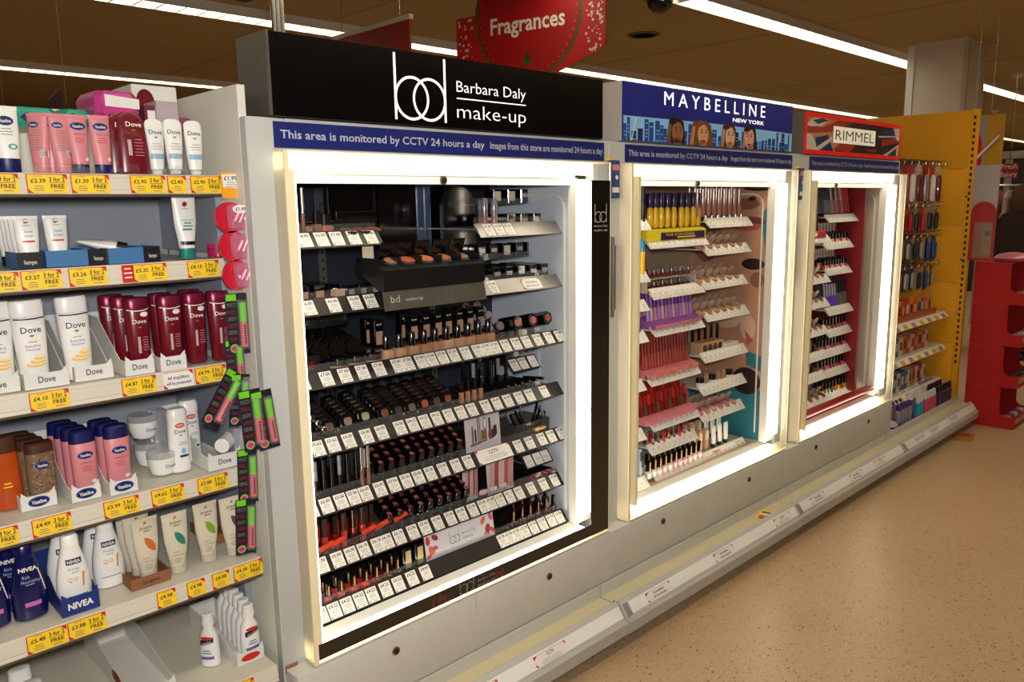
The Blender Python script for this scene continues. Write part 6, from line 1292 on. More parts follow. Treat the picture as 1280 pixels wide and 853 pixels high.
for k, u in enumerate((1020, 1036)):  # two plain pale panels set back in the top of the cabinet
    t = thing('pale_panel', ['pale panel at the top of the red cabinet, left one', 'pale panel at the top of the red cabinet, right one'][k], 'card', (xu(u, .25, 1.6), .25, zof(u, 248, .25))); g = G(mat('pale_card', '#c8c8dc', .4)); g.box(-.05, .05, 0, .004, 0, .055, c=.003); g.obj('card', t)
PCL = [stick('lip_pencil', c, mat('pen_'+n, h, .35), .15, .007) for n, h, c in (('grey', '#6a6662', BLACKM), ('dark', '#2c2424', BLACKM), ('red', '#a82424', RED), ('rose', '#b86a6a', SILV))]
x0, x1, z = R3[0]; fill(PCL, x0-.13, x1-.04, .13, z+.02, 16, 'long pencil fanned at the top of the red cabinet', 'long pencils fanned at the top of the red cabinet', 2, .05, .02, rx=-.15, pick=[1, 1, 0, 1, 1, 0, 0, 0, 3, 0, 3, 2, 3, 2, 2, 2])
x0, x1, z = L3[0]; fill([stick('mascara', mat('blue_metal', '#24548a', .25, .5), BLACK, .11, .010), MASC2], x0, x1-.08, .09, z+.01, 6, 'dark mascara at the upper left of the red cabinet', 'blue and black mascaras at the upper left of the red cabinet', 2, .04, .02)
t = thing('sloping_display', 'red sloping holder with a white emblem at the left of the red cabinet', 'stand', ((x0+x1)/2, .06, z)); g = G(mat('holder_red', '#b81418', .35)); g.prism([(0, 0), (0, .03), (.02, .035), (.02, 0)], -.17, .14, 'x'); g.obj('stand_body', t); g = G(PAPER); g.disc(.02, .017, .02, .011, 0, n=12, rings=1); g.obj('emblem', t)
DCO = [Kind('powder_compact', 'compact', b_oc(c)) for c in ('#6a4436', '#8a5844', '#4a2c28')]
LB3 = ['second', 'third', 'fourth', 'fifth', 'sixth', 'seventh']
for r in range(1, 7):
    x0, x1, z = L3[r]
    if r in (1, 2, 3, 6): fill(DCO, x0, x1-.03, .09, z+.004, 6, 'brown compact, %s left shelf, red cabinet' % LB3[r-1], 'brown compacts on the %s left shelf of the red cabinet' % LB3[r-1], 2, .05, .018, rx=.3)
    else: fill([GLT, NPD], x0, x1-.03, .09, z, 7, 'small dark bottle, %s left shelf, red cabinet' % LB3[r-1], 'small dark bottles on the %s left shelf of the red cabinet' % LB3[r-1], 2, .045, .01)
WBK = Kind('white_carton', 'carton', lambda: bx(.026, .03, .055, mat('carton_white', '#d8d2c8', .5), RED, (.35, .65, .3, .7), .001))
LPR = [stick('lipstick', BLACK, mat('lp_'+str(k), c, .35), .07, .009, True) for k, c in enumerate(('#c05048', '#d8a890', '#b83a50', '#e0c0a8'))]
for r in (1, 2):
    x0, x1, z = R3[r]
    fill(WBK, x0-.02, x1-.02, .19, z+.055, 9, 'white carton, %s right shelf, red cabinet' % LB3[r-1], 'white cartons on the %s right shelf of the red cabinet' % LB3[r-1])
    fill(LPR, x0-.02, x1-.02, .12, z, 9, 'black capped lipstick, %s right shelf, red cabinet' % LB3[r-1], 'black capped lipsticks on the %s right shelf of the red cabinet' % LB3[r-1], 2, .03, .014, k=.8)
x0, x1, z = R3[3]
VIO = stick('lip_gloss', mat('silver_cap_v', '#b0a8b8', .25, .5), mat('violet_gloss', '#6a3fc0', .25), .13, .008)
fill([VIO, PCL[0]], x0-.09, x1-.05, .13, z+.01, 12, 'violet or grey gloss tube in the red cabinet', 'violet and grey gloss tubes in the red cabinet', 2, .05, .02, rx=-.1, pick=[1, 1, 1, 0, 0, 0, 0, 0, 1, 1, 1, 1])
NPR = [Kind('nail_polish', 'nail polish', b_np(c)) for c in ('#c03a58', '#b02038', '#d07088', '#8a1c30', '#702038')]
for r in (4, 5, 6):
    x0, x1, z = R3[r]; fill(NPR, x0-.04, x1-.03, .13, z, 9, 'red nail polish, %s right shelf, red cabinet' % LB3[r-1], 'nail polishes on the %s right shelf of the red cabinet' % LB3[r-1], 2, .035, .012, k=1.2)
x0, x1, z = R3[7]; NPX = [Kind('nail_polish', 'nail polish', b_np(c)) for c in ('#b8b020', '#c82828', '#5aa030', '#2a4a90', '#c85a20')]
fill(NPX, x0-.10, x1-.04, .12, z, 11, 'bright nail polish at the bottom of the red cabinet', 'brightly coloured nail polishes at the bottom of the red cabinet', 3, .035, .012, k=1.2)

# ================================================================== END BAY WITH HOOKS AND SHELVES
EX0, EX1 = 4.90, 6.05
t = eb = thing('end_shelving', 'open shelving bay with peg hooks and white shelves at the far end of the run', 'shelving', (EX0, 0, 0))
g = G(mat('back_dark_yellow', '#8a6a14', .5)); g.box(0, EX1-EX0, .50, .515, .15, 1.93); g.obj('back_panel', t)
# hooks rows
HK = [(1.79, .0), (1.52, .0), (1.31, .0), (1.13, .0)]
hkm = STEEL
for r, v in enumerate((208, 258, 294, 330)):
    z = zof(1184, v, .10) if False else U(1184, v, x=6.0).z
    for k in range(9):
        g = G(hkm); x = .08+.122*k; g.cyl((x, .5, 0), (x, .10, 0), .003, 0, 6); g.cyl((x, .10, 0), (x, .095, .02), .003, 0, 6); g.box(x-.012, x+.012, .088, .091, -.004, .022); g.cyl((x, .5, .03), (x, .093, .03), .0025, 0, 6); g.obj('peg_hook', eb, loc=(0, 0, z))
def b_hang(cbody, ccard, h, w):
    def f():
        g = G(ccard); g.box(-w/2, w/2, 0, .0015, -h, .012); b = G(cbody); b.loft([(-h*.92, w*.22, .006), (-h*.85, w*.34, .011), (-h*.3, w*.36, .011), (-h*.22, w*.2, .004)], 0, 10, 3, cy=-.011); return [('card', g), ('product', b)]
    return f
RH = [Kind('hanging_pack', 'pack', b_hang(SILV, mat('card_red', '#a01820', .45), .25, .07)), Kind('hanging_pack', 'pack', b_hang(PAPER, mat('card_red2', '#b83038', .45), .25, .07)), Kind('hanging_pack', 'pack', b_hang(DRED, mat('card_pale', '#c8b0a8', .5), .25, .07))]
BH = [Kind('hanging_pack', 'pack', b_hang(c, cc, h, .07)) for c, cc, h in ((mat('pk_black', '#1c1c20', .4), mat('card_grey', '#8a8480', .5), .16), (RED, mat('card_red2', '#b83038', .45), .17), (mat('pk_blue', '#1c4a8c', .4), mat('card_blue', '#2a6aa8', .5), .17), (SILV, mat('card_dk', '#3a3634', .5), .15), (mat('pk_orange', '#c8582a', .4), mat('card_or', '#b8481c', .5), .12))]
for r, v in enumerate((208, 258, 294, 330)):
    z = U(1184, v, x=6.0).z
    for k in range(9):
        for j in range(2):
            Ks = RH if r == 0 else ([BH[0], BH[0], BH[3], BH[0], BH[1], BH[0], BH[1]] if r == 1 else ([BH[2], BH[2], BH[2], BH[3], BH[3], BH[0], BH[3]] if r == 2 else [BH[2], BH[3], BH[2], BH[4], BH[3], BH[3], BH[0]]))
            Kk = Ks[(k+j) % 3] if r == 0 else Ks[k % 7]
            Kk.put(EX0+.08+.122*k, .14+.12*j, z-.004, place_words(['red carded pack on the top row of hooks', 'carded pack on the second row of hooks', 'blue or grey pack on the third row of hooks', 'mixed carded pack on the lowest row of hooks'][r], k, 9, j, 2), ['red packs on the top row of hooks', 'packs on the second row of hooks', 'packs on the third row of hooks', 'packs on the lowest row of hooks'][r], random.uniform(-.15, .15))
ES = []
for v in (389, 430, 472):
    z = U(1178, v, x=6.04).z; y = .06
    g = G(SHELFM); g.box(0, EX1-EX0, y, .499, z-.02, z); sh = g.obj('shelf', eb); g = G(PAPER, RED, INKG); g.prism([(y, z), (y-.03, z-.035), (y-.026, z-.038), (y, z-.01)], 0, EX1-EX0, 'x')
    for k in range(9): a = .02+.12*k; g.add([(a, y-.0075, z-.0065), (a+.09, y-.0075, z-.0065), (a+.09, y-.027, z-.030), (a, y-.027, z-.030)], [(0, 1, 2, 3)], 1 if k % 3 == 1 else 2) if False else None
    g.obj('ticket_rail', sh); ES.append(z)
    for k in range(8):
        g = G(mat('pale_red_ticket', '#c89a90', .6) if k % 2 else YEL, INK); g.box(-.035, .035, -.001, 0, 0, .034); g.bars(0, .022, .05, 3, .008, .003, 1, e=.0014); g.obj('price_ticket', sh, loc=(.09+.14*k, y-.0292, z-.034), rot=(-.70, 0, 0))
CB = [Kind('carton', 'carton', lambda c=c, w=w, h=h, c2=c2: bx(w, .06, h, mat('ctn_'+c, c, .5), mat('ctn_'+c2, c2, .5), (.15, .85, .3, .75), .001)) for c, w, h, c2 in (('#c85028', .05, .12, '#e0b080'), ('#b82c24', .045, .13, '#e8d0c0'), ('#d8d0c4', .05, .12, '#a83030'), ('#3a6a8c', .05, .12, '#c8d0d8'), ('#d08038', .05, .13, '#7a2c1c'), ('#6a3a78', .05, .10, '#d8b0c8'), ('#7a7470', .05, .12, '#d8d4cc'))]
for r, (z, pick) in enumerate(zip(ES, ([0, 1, 0, 4, 0, 4, 0, 1, 4, 0, 4, 3, 0, 4], [2, 6, 0, 6, 2, 6, 2, 4, 0, 2, 0, 4, 0, 2], [3, 2, 1, 5, 5, 3, 2, 6, 3, 2, 4, 2, 1, 2]))):
    for k in range(14): CB[pick[k]].put(EX0+.07+.068*k, .10, z+.003, place_words(['orange or red carton on the upper shelf of the end bay', 'pale or brown carton on the middle shelf of the end bay', 'mixed small carton on the lowest shelf of the end bay'][r], k, 14), ['cartons on the upper shelf of the end bay', 'cartons on the middle shelf of the end bay', 'cartons on the lowest shelf of the end bay'][r], random.uniform(-.1, .1))
g = G(mat('orange_tray', '#d85a1c', .5), mat('green_stripe', '#3a8a6a', .5)); g.box(0, .98, 0, .002, 0, .04); g.box(0, .98, -.0012, -.0002, .018, .026, 1); tag(g.obj('tray_front', loc=(EX0+.04, .075, ES[0]+.0005)), 'orange tray front with a green stripe on the upper shelf of the end bay', 'tray')
# deck products
PB_ = mat('purple_card', '#6a2c8c', .45, var=.08)
t = thing('shelf_tray', 'purple cardboard tray holding grey purple bottles on the end deck', 'tray', (5.04, -.05, .1503)); g = G(PB_, PAPER)
g.prism([(-.0, 0), (-.0, .04), (.30, .14), (.30, 0)], 0, .003, 'x'); g.prism([(0, 0), (0, .04), (.30, .14), (.30, 0)], .257, .26, 'x'); g.box(.003, .257, 0, .003, 0, .04); g.box(.003, .257, .003, .3, 0, .003); g.obj('tray_body', t)
g = G(PAPER); g.add([(-.0008, .06+.05*math.cos(a)*.9, .035+.022*math.sin(a)) for a in [2*PI*k/14 for k in range(14)]], [tuple(range(14))]); g.obj('floral_print', t)
GPB = Kind('lotion_bottle', 'bottle', lambda: [('bottle', G(mat('grey_purple', '#8c8494', .25, coat=.3)).loft([(0, .022, .014), (.004, .026, .017), (.10, .026, .017), (.115, .02, .013)], 0, 14, 2.6)), ('cap', G(mat('purple_cap', '#4a1f78', .3)).lathe([(.014, .1152), (.016, .12), (.016, .145), (.014, .148)], n=12))])
for i in range(4):
    for j in range(4): GPB.put(5.075+.06*i, -.02+.065*j, .155+.0*j, place_words('grey bottle with purple cap in the purple tray', i, 4, j, 4), 'grey bottles with purple caps in the purple tray')
def spray(c, cap='#d8d4cc'): return Kind('spray_bottle', 'bottle', lambda: [('bottle', G(mat('sp_'+c, c, .25, coat=.4)).loft([(0, .020, .016), (.004, .023, .018), (.115, .022, .017), (.125, .012, .012)], 0, 14, 2.6)), ('cap', G(mat('spc_'+cap, cap, .35)).loft([(.1252, .013, .013), (.15, .012, .012), (.158, .015, .010), (.17, .012, .009)], 0, 10, 2.5))])
SPC, SPP, SPD = spray('#1f9cb0'), spray('#c84a60'), spray('#3a3048', '#1c1a20')
for i in range(2):
    for j in range(3): SPC.put(5.345+.05*i, -.04+.06*j, .1503, place_words('turquoise spray bottle on the end deck', i, 2, j, 3), 'turquoise spray bottles on the end deck')
for i in range(4):
    for j in range(3): SPP.put(5.47+.055*i, -.04+.06*j, .1503, place_words('pink red spray bottle on the end deck', i, 4, j, 3), 'pink red spray bottles on the end deck')
for i in range(5):
    for j in range(3): SPD.put(5.72+.055*i, -.04+.06*j, .1503, place_words('dark bottle at the far end of the deck', i, 5, j, 3), 'dark bottles at the far end of the deck')
for i in range(10): 
    if i == 0: SPW = spray('#b8b4ac')
    SPW.put(5.12+.06*i, .27, .1503, place_words('pale bottle in the back row of the end deck', i, 10), 'pale bottles in the back row of the end deck')
# yellow end panel with slots
YM = mat('yellow_panel', '#f0aa0a', .65, var=.04, scale=2); YX = 6.09
t = thing('yellow_end_panel', 'tall yellow slotted gondola end panel beside the red cardboard display', 'panel', (YX, 0, 0))
zz = [0.05, .80, 1.155, 1.44, 1.795, 2.165]
zz = [.05]+[U(1205, v, x=YX).z for v in (430, 354, 283, 211)]+[2.163]
for a, b in zip(zz, zz[1:]): g = G(YM); g.box(0, .03, -.0, .70, a+.0015, b-.0015, c=.001); g.obj('panel', t)
g = G(YM); g.box(-.002, .032, -.045, -.0005, .05, 2.165, c=.002); up = g.obj('upright', t)
g = G(BLACKM)
z = .42
while z < 2.13: g.box(-.0028, -.0021, -.030, -.016, z, z+.022); z += .042
g.obj('slots', up, kind='stuff')
for v in (246, 325, 392):
    g = G(STEEL); g.cyl((0, 0, 0), (-.003, 0, 0), .008, 0, 10); g.obj('screw', up, loc=(-.002, -.008, U(1208, v, x=YX).z))
# red cardboard display
RC = mat('red_card', '#b00604', .75, var=.05, scale=3); RCI = mat('red_card_inside', '#5c0a0c', .6)
bx0 = 6.098
yL, yR = -.098, -.412
bh = .281; 
for k in range(4):
    z0 = .003+k*(bh+.004); lb = ['red cardboard display tray standing on the floor, lowest of the stack', 'red cardboard display tray second from the floor', 'red cardboard display tray second from the top', 'red cardboard display tray at the top of the stack'][k]
    t = thing('display_tray', lb, 'display', (bx0, yL, z0)); D = yL-yR; Wd = .42
    # side with cut-out: y runs from 0 (back) to -D (front)
    r = .045; cut = D*.30
    prof = [(0, 0), (-D, 0), (-D, .085)]+[(-D+cut-r+r*math.sin(a)-.0, .085+r-r*math.cos(a)) for a in [PI/2*q/5 for q in range(6)]]+[(-D+cut, bh), (0, bh)]
    g = G(RC); g.prism(prof, 0, .004, 'x'); g.prism(prof, Wd-.004, Wd, 'x'); g.box(.004, Wd-.004, -.004, 0, 0, bh); g.box(.004, Wd-.004, -D, -D+.004, 0, .085); g.box(.004, Wd-.004, -D+.004, -.004, 0, .004); g.box(.004, Wd-.004, -D+cut+.002, -.004, bh-.004, bh); g.obj('carton', t)
    g = G(mat('gold_label', '#a08a5a', .5)); g.box(.03, Wd-.03, -D-.0016, -D-.0002, .03, .065); g.obj('front_label', t)
    g = G(KRAFT); g.box(-.0, .003, -D+cut+.02, -.02, bh, bh+.003); g.obj('corrugated_edge', t)
    for q in range(5):
        cc = (('#b8b0b0', '#8a2030'), ('#1c1a1c', '#3a3438'), ('#c0b8b0', '#8a8480'), ('#7c7470', '#a09890'))[k]
        g = G(mat('gift_'+cc[q % 2], cc[q % 2], .4)); g.box(-.028, .028, 0, .05, 0, .075, c=.008); tag(g.obj('gift_pack', loc=(bx0+.05+.078*q, yR+.03, z0+.0045)), place_words('small gift pack in %s' % ['the lowest red tray', 'the second red tray from the floor', 'the third red tray from the floor', 'the top red tray'][k], q, 5), 'pack', ['packs in the lowest red tray', 'packs in the second red tray', 'packs in the third red tray', 'packs in the top red tray'][k])
zt = 4*(bh+.004)
g = G(mat('pink_bag', '#c86a78', .35, var=.15, bump=.4)); g.loft([(0, .16, .09), (.02, .18, .10), (.04, .15, .08), (.05, .08, .04)], 0, 18, 2.5); tag(g.obj('folded_bag', loc=(6.36, -.25, zt+.004)), 'pink wrapped pack lying on top of the red cardboard display', 'pack')
# header card behind: grey white with red arch
t = thing('display_header', 'grey white header board with a red arch above the red cardboard display', 'board', (YX-.02, -.05, 0)); yh0, yh1 = 0.0, -.155
z0h, z1h = zt, U(1220, 207, x=YX).z
g = G(mat('header_grey', '#a8a098', .6, var=.03)); g.box(0, .004, yh1, yh0-.001, z0h+.01, z1h); g.obj('board', t)
g = G(mat('arch_red', '#a81410', .5), clear('wallet_clear', '#e0d8c8', .3), mat('leaflet_tan', '#a8803c', .6), INK); yc = (yh0+yh1)/2; rr = (yh0-yh1)/2; za = U(1230, 252, x=YX).z-rr
pts = [(yh1, z0h+.01), (yh0-.001, z0h+.01), (yh0-.001, za)]+[(yc+rr*math.cos(a), za+rr*math.sin(a)) for a in [PI*k/12 for k in range(1, 12)]]+[(yh1, za)]
g.add([(-.0008, a, b) for a, b in pts], [tuple(range(len(pts)))]); g.obj('red_arch', t)
g = G(clear('wallet_clear', '#e0d8c8', .3)); g.box(-.012, -.002, yh1+.015, yh0-.03, za-.30, za-.06); g.obj('wallet', t)
g = G(mat('leaflet_tan', '#a8803c', .6), INK); g.box(-.0018, -.001, yh1+.02, yh1+.075, za-.28, za-.07); g.box(-.0024, -.0019, yh1+.03, yh1+.06, za-.15, za-.12, 1); g.obj('leaflet', t)
# yellow/white promo board further back
t = thing('promo_board', 'hanging yellow and grey board with a red disc and white figures behind the yellow panel', 'sign', (7.2, 0, 0)); P0 = U(1222, 143, x=7.2); P1 = U(1257, 142, x=7.2); P2 = U(1254, 232, x=7.2)
ya, yb = P0.y+.12, P1.y; z0, z1 = P2.z, P1.z; g = G(YEL if False else mat('board_yellow', '#c89c20', .5)); g.box(0, .01, yb, ya, z0, z1); g.obj('board', t)
g = G(mat('header_grey', '#a8a098', .6)); g.box(-.002, -.0002, yb+.12, ya, z0, z1-.02); g.obj('grey_area', t)
g = G(RED); n = 26; yc = yb+.27; zc = (z0+z1)/2-.03; g.add([(-.003, yc+.13*math.cos(2*PI*k/n), zc+.26*math.sin(2*PI*k/n)) for k in range(n)], [tuple(range(n))]); g.obj('red_disc', t)
def ytext(s, y, z, h, w, m, x=-.004, nm='lettering'):
    g = G(m); g.text(s, 0, 0, h, w, 0, e=0); o = g.obj(nm, t, loc=(x, y, z), rot=(0, 0, -PI/2)); return o
ytext('20', yc-.03, zc-.12, .14, .15, PAPER); ytext('Cotton', yb+.06, zc-.10, .035, .10, INK); ytext('Towels', yb+.06, zc-.20, .035, .10, INK)
g = G(mat('ribbon', '#a84a48', .5), PAPER); 
for m, d, e in ((0, .03, 0), (1, .016, .001)): g.add([(-.006-e, yb+.30, zc-.16-d), (-.006-e, yb+.30, zc-.16+d), (-.006-e, yb+.03, zc+.14+d), (-.006-e, yb+.03, zc+.14-d)], [(0, 1, 2, 3)], m)
g.obj('ribbon', t)
g = G(STEEL); g.cyl((.005, ya-.1, z1), (.005, ya-.1, RZ), .0012, 0, 6); g.cyl((.005, yb+.1, z1), (.005, yb+.1, RZ), .0012, 0, 6); g.obj('hanging_wire', t)
# ================================================================== BACKGROUND: hanging signs, person, clothes rail
def sign_plane(u, v, y): return U(u, v, y=y)
hd = math.radians(-13.5); ax = Vector((math.sin(hd), math.cos(hd), 0))          # along the sign, away from the viewer on its left
p = U(757, 30, y=1.55); q0 = p+Vector((0, 0, 0))
# solve the far edge: point on the line through q0 along +ax seen at u = 571
def along(u, z, q0, ax):
    best = None
    for k in range(0, 400):
        s = k*.01; P_ = Vector((q0.x, q0.y, z))+ax*s; d = P_-CAM; uu = 640+FPX*AR.dot(d)/AF.dot(d)
        if best is None or abs(uu-u) < best[0]: best = (abs(uu-u), s)
    return best[1]
L_ = along(571, q0.z, q0, ax); cen = q0+ax*(L_/2)
zb = U(757, 62, y=1.55).z; 
t = thing('hanging_sign', 'large red hanging board with a white word in a green ringed circle', 'sign', (cen.x, cen.y, 0), rot=(0, 0, math.atan2(ax.y, ax.x)+PI))
w = L_; zlow = zb-.13; ztop = RZ-.25
g = G(mat('xmas_red', '#b81410', .45, var=.04, scale=3)); pts = [(-w/2, ztop), (-w/2, zb+.04), (-w/2+.05, zb), (-w*.12, zlow), (w*.12, zlow), (w/2-.05, zb), (w/2, zb+.04), (w/2, ztop)]; g.prism(pts, 0, .012, 'y'); bd_ = g.obj('board', t)
zc = zlow+.34*w/1.2+.10; R_ = w*.36
g = G(mat('xmas_deep', '#a00c0c', .45), mat('xmas_green', '#1c5a24', .5), mat('xmas_gold', '#b86a3c', .5)); g.disc(0, zc, R_*1.0, R_*1.05, 1, n=40, rings=1); g.disc(0, zc, R_*.96, R_*1.01, 0, n=40, rings=1, e=.001)
for k in range(50): a = 2*PI*k/50; g.disc(R_*.9*math.cos(a), zc+R_*.95*math.sin(a), .006, .006, 2, n=6, rings=1, e=.0014)
for k, (a, b) in enumerate(((0, .09), (.024, .065), (.046, .04))): g.plate([(-.012-.014*k, zlow+.055-a+.10), (.012+.014*k, zlow+.055-a+.10), (0, zlow+.055-a+.10+.055)], 1, e=.0016)
g.plate([(-.006, zlow+.085), (.006, zlow+.085), (.006, zlow+.12), (-.006, zlow+.12)], 1, e=.0016); g.obj('printed_circle', bd_)
g = G(mat('sign_cream', '#e4dcc8', .5)); zt_ = U(662, 28, y=cen.y).z; g.text('Fragrances', 0.0, zt_, .105, w*.50, 0, e=.003, bold=.02); g.obj('sign_lettering', bd_, kind='stuff')
g = G(mat('star_white', '#e0c8b8', .5)); random.seed(12)
for s in (-1, 1):
    for k in range(46):
        x = s*random.uniform(R_*1.06, w/2-.02); z = random.uniform(zb+.0, ztop-.02); r = random.choice((.004, .006, .009, .014))
        if r == .014: g.add([(x+(r if q % 2 == 0 else r*.42)*math.sin(2*PI*q/10), -.0010, z+(r if q % 2 == 0 else r*.42)*math.cos(2*PI*q/10)) for q in range(10)], [tuple(range(10))])
        else: g.disc(x, z, r, r, 0, n=7, rings=1, e=.001)
g.obj('printed_stars', bd_, kind='stuff')
for x in (-w*.35, w*.35):
    g = G(STEEL); g.cyl((x, .006, ztop), (x, .006, RZ), .002, 0, 6); g.obj('hanging_wire', t)
# second red sign seen behind the black header
P0 = U(418, 50, y=3.3); P1 = U(511, 24, x=P0.x); 
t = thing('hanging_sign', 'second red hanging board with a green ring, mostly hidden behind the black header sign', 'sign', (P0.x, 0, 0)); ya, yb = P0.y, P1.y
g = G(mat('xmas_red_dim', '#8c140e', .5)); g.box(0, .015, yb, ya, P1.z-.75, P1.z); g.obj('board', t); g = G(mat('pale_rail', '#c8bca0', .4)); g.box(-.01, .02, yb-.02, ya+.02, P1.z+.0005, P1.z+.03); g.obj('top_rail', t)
g = G(mat('xmas_green', '#1c5a24', .5)); yc = (ya+yb)/2-.1; zc = P1.z-.5
for k in range(40):
    a, b = 2*PI*k/40, 2*PI*(k+1)/40; g.add([(-.001, yc+r*math.cos(q), zc+r*math.sin(q)) for q, r in ((a, .38), (b, .38), (b, .365), (a, .365))], [(0, 1, 2, 3)])
g.obj('printed_ring', t)
for y in (ya-.1, yb+.1): g = G(STEEL); g.cyl((.005, y, P1.z+.03), (.005, y, RZ), .002, 0, 6); g.obj('hanging_wire', t)
# dark maroon board above the stock
P0 = U(50, 137, y=2.6); P1 = U(88, 108, y=2.3); t = thing('hanging_sign', 'small dark maroon board hanging far behind the green packs', 'sign', (0, 0, 0)); g = G(mat('maroon_board', '#3c0e10', .5)); g.prism([(P0.x, P0.z-.35), (P1.x+.02, P1.z-.6), (P1.x, P1.z+.01), (P0.x, P0.z+.03)], 2.45, 2.465, 'y'); g.obj('board', t); g = G(STEEL); g.cyl((P0.x+.08, 2.457, P0.z+.03), (P0.x+.08, 2.457, RZ), .0005, 0, 6); g.obj('hanging_wire', t)
P0 = U(-10, 139, y=3.0); P1 = U(22, 136, y=3.0); g = G(mat('far_yellow', '#c8941c', .5)); g.box(0, P1.x-P0.x, 0, .02, -.6, 0); g.cyl(((P1.x-P0.x)/2, .01, 0), ((P1.x-P0.x)/2, .01, RZ-P1.z), .0012); tag(g.obj('hanging_board', loc=(P0.x, 3.0, P1.z)), 'yellow board edge at the far left behind the green packs', 'sign')
# clothes rail and shelving at the far right
BX_ = 11.0
t = thing('clothes_rail', 'clothes rail with pale pink garments behind the person at the far right', 'rail', (BX_, 0, 0)); P0 = U(1250, 232, x=BX_); P1 = U(1292, 232, x=BX_)
g = G(STEEL); g.cyl((0, P0.y+.3, P0.z), (0, P1.y-.3, P0.z), .015, 0, 8); g.cyl((0, P0.y+.2, 0), (0, P0.y+.2, P0.z), .015, 0, 8); g.cyl((0, P1.y-.2, 0), (0, P1.y-.2, P0.z), .015, 0, 8); g.obj('rail_frame', t)
GAR = [Kind('hanging_garment', 'garment', lambda c=c: [('cloth', G(mat('cloth_'+c, c, .9, var=.15, scale=12, bump=.5)).loft([(-.95, .05, .24), (-.5, .045, .22), (-.12, .04, .20), (-.04, .02, .06)], 0, 16, 2.2)), ('hanger', G(STEEL).cyl((0, 0, -.04), (0, 0, .0), .006, 0, 6))]) for c in ('#b88080', '#3a3430', '#c8a8a0')]
for k in range(9): GAR[(0, 0, 2, 1, 1, 0, 1, 1, 2)[k]].put(BX_, P0.y+.12-.115*k, P0.z-.016, place_words('garment hanging on the rail behind the person', k, 9), 'garments on the rail behind the person', PI/2)
t = thing('hanging_sign', 'small red sign with two white words above the clothes rail', 'sign', (BX_-.4, 0, 0)); P0 = U(1252, 205, x=BX_-.4); P1 = U(1271, 222, x=BX_-.4)
g = G(mat('far_sign_red', '#9c2018', .5)); g.box(0, .015, P1.y, P0.y, P1.z, P0.z); g.obj('board', t); g = G(STEEL); g.cyl((.007, (P0.y+P1.y)/2, P0.z), (.007, (P0.y+P1.y)/2, RZ), .004); g.obj('board', t)
for s, dz in (('Fresh', .05), ('Bakery', -.04)): g = G(PAPER); g.text(s, 0, 0, .055, .16, 0, e=0); g.obj('lettering', t, loc=(-.002, (P0.y+P1.y)/2, (P0.z+P1.z)/2+dz), rot=(0, 0, -PI/2))
t = thing('wall_shelving', 'dark far shelving with light strip behind the clothes rail', 'shelving', (15.0, 0, 0)); P0 = U(1246, 190, x=15); P1 = U(1300, 190, x=15)
g = G(mat('far_dark', '#2c2620', .7)); g.box(0, .5, P1.y-1, P0.y+.6, 0, P0.z); g.obj('carcass', t); g = G(mat('far_pale', '#8a8478', .6)); g.box(-.03, -.001, P1.y-1, P0.y+.6, P0.z-.12, P0.z); g.box(-.03, -.001, P0.y-.25, P0.y-.15, .8, P0.z-.13); g.obj('trim', t)
random.seed(2)
for k in range(14): g = G(mat('far_item_%d' % (k % 4), ('#6a4a40', '#8a7a70', '#3a4a5a', '#7a3a34')[k % 4], .6)); y = P0.y+.4-.12*k; g.box(-.12, -.035, y, y+.09, 1.0, 1.0+random.uniform(.25, .5)); g.obj('stocked_pack', t)

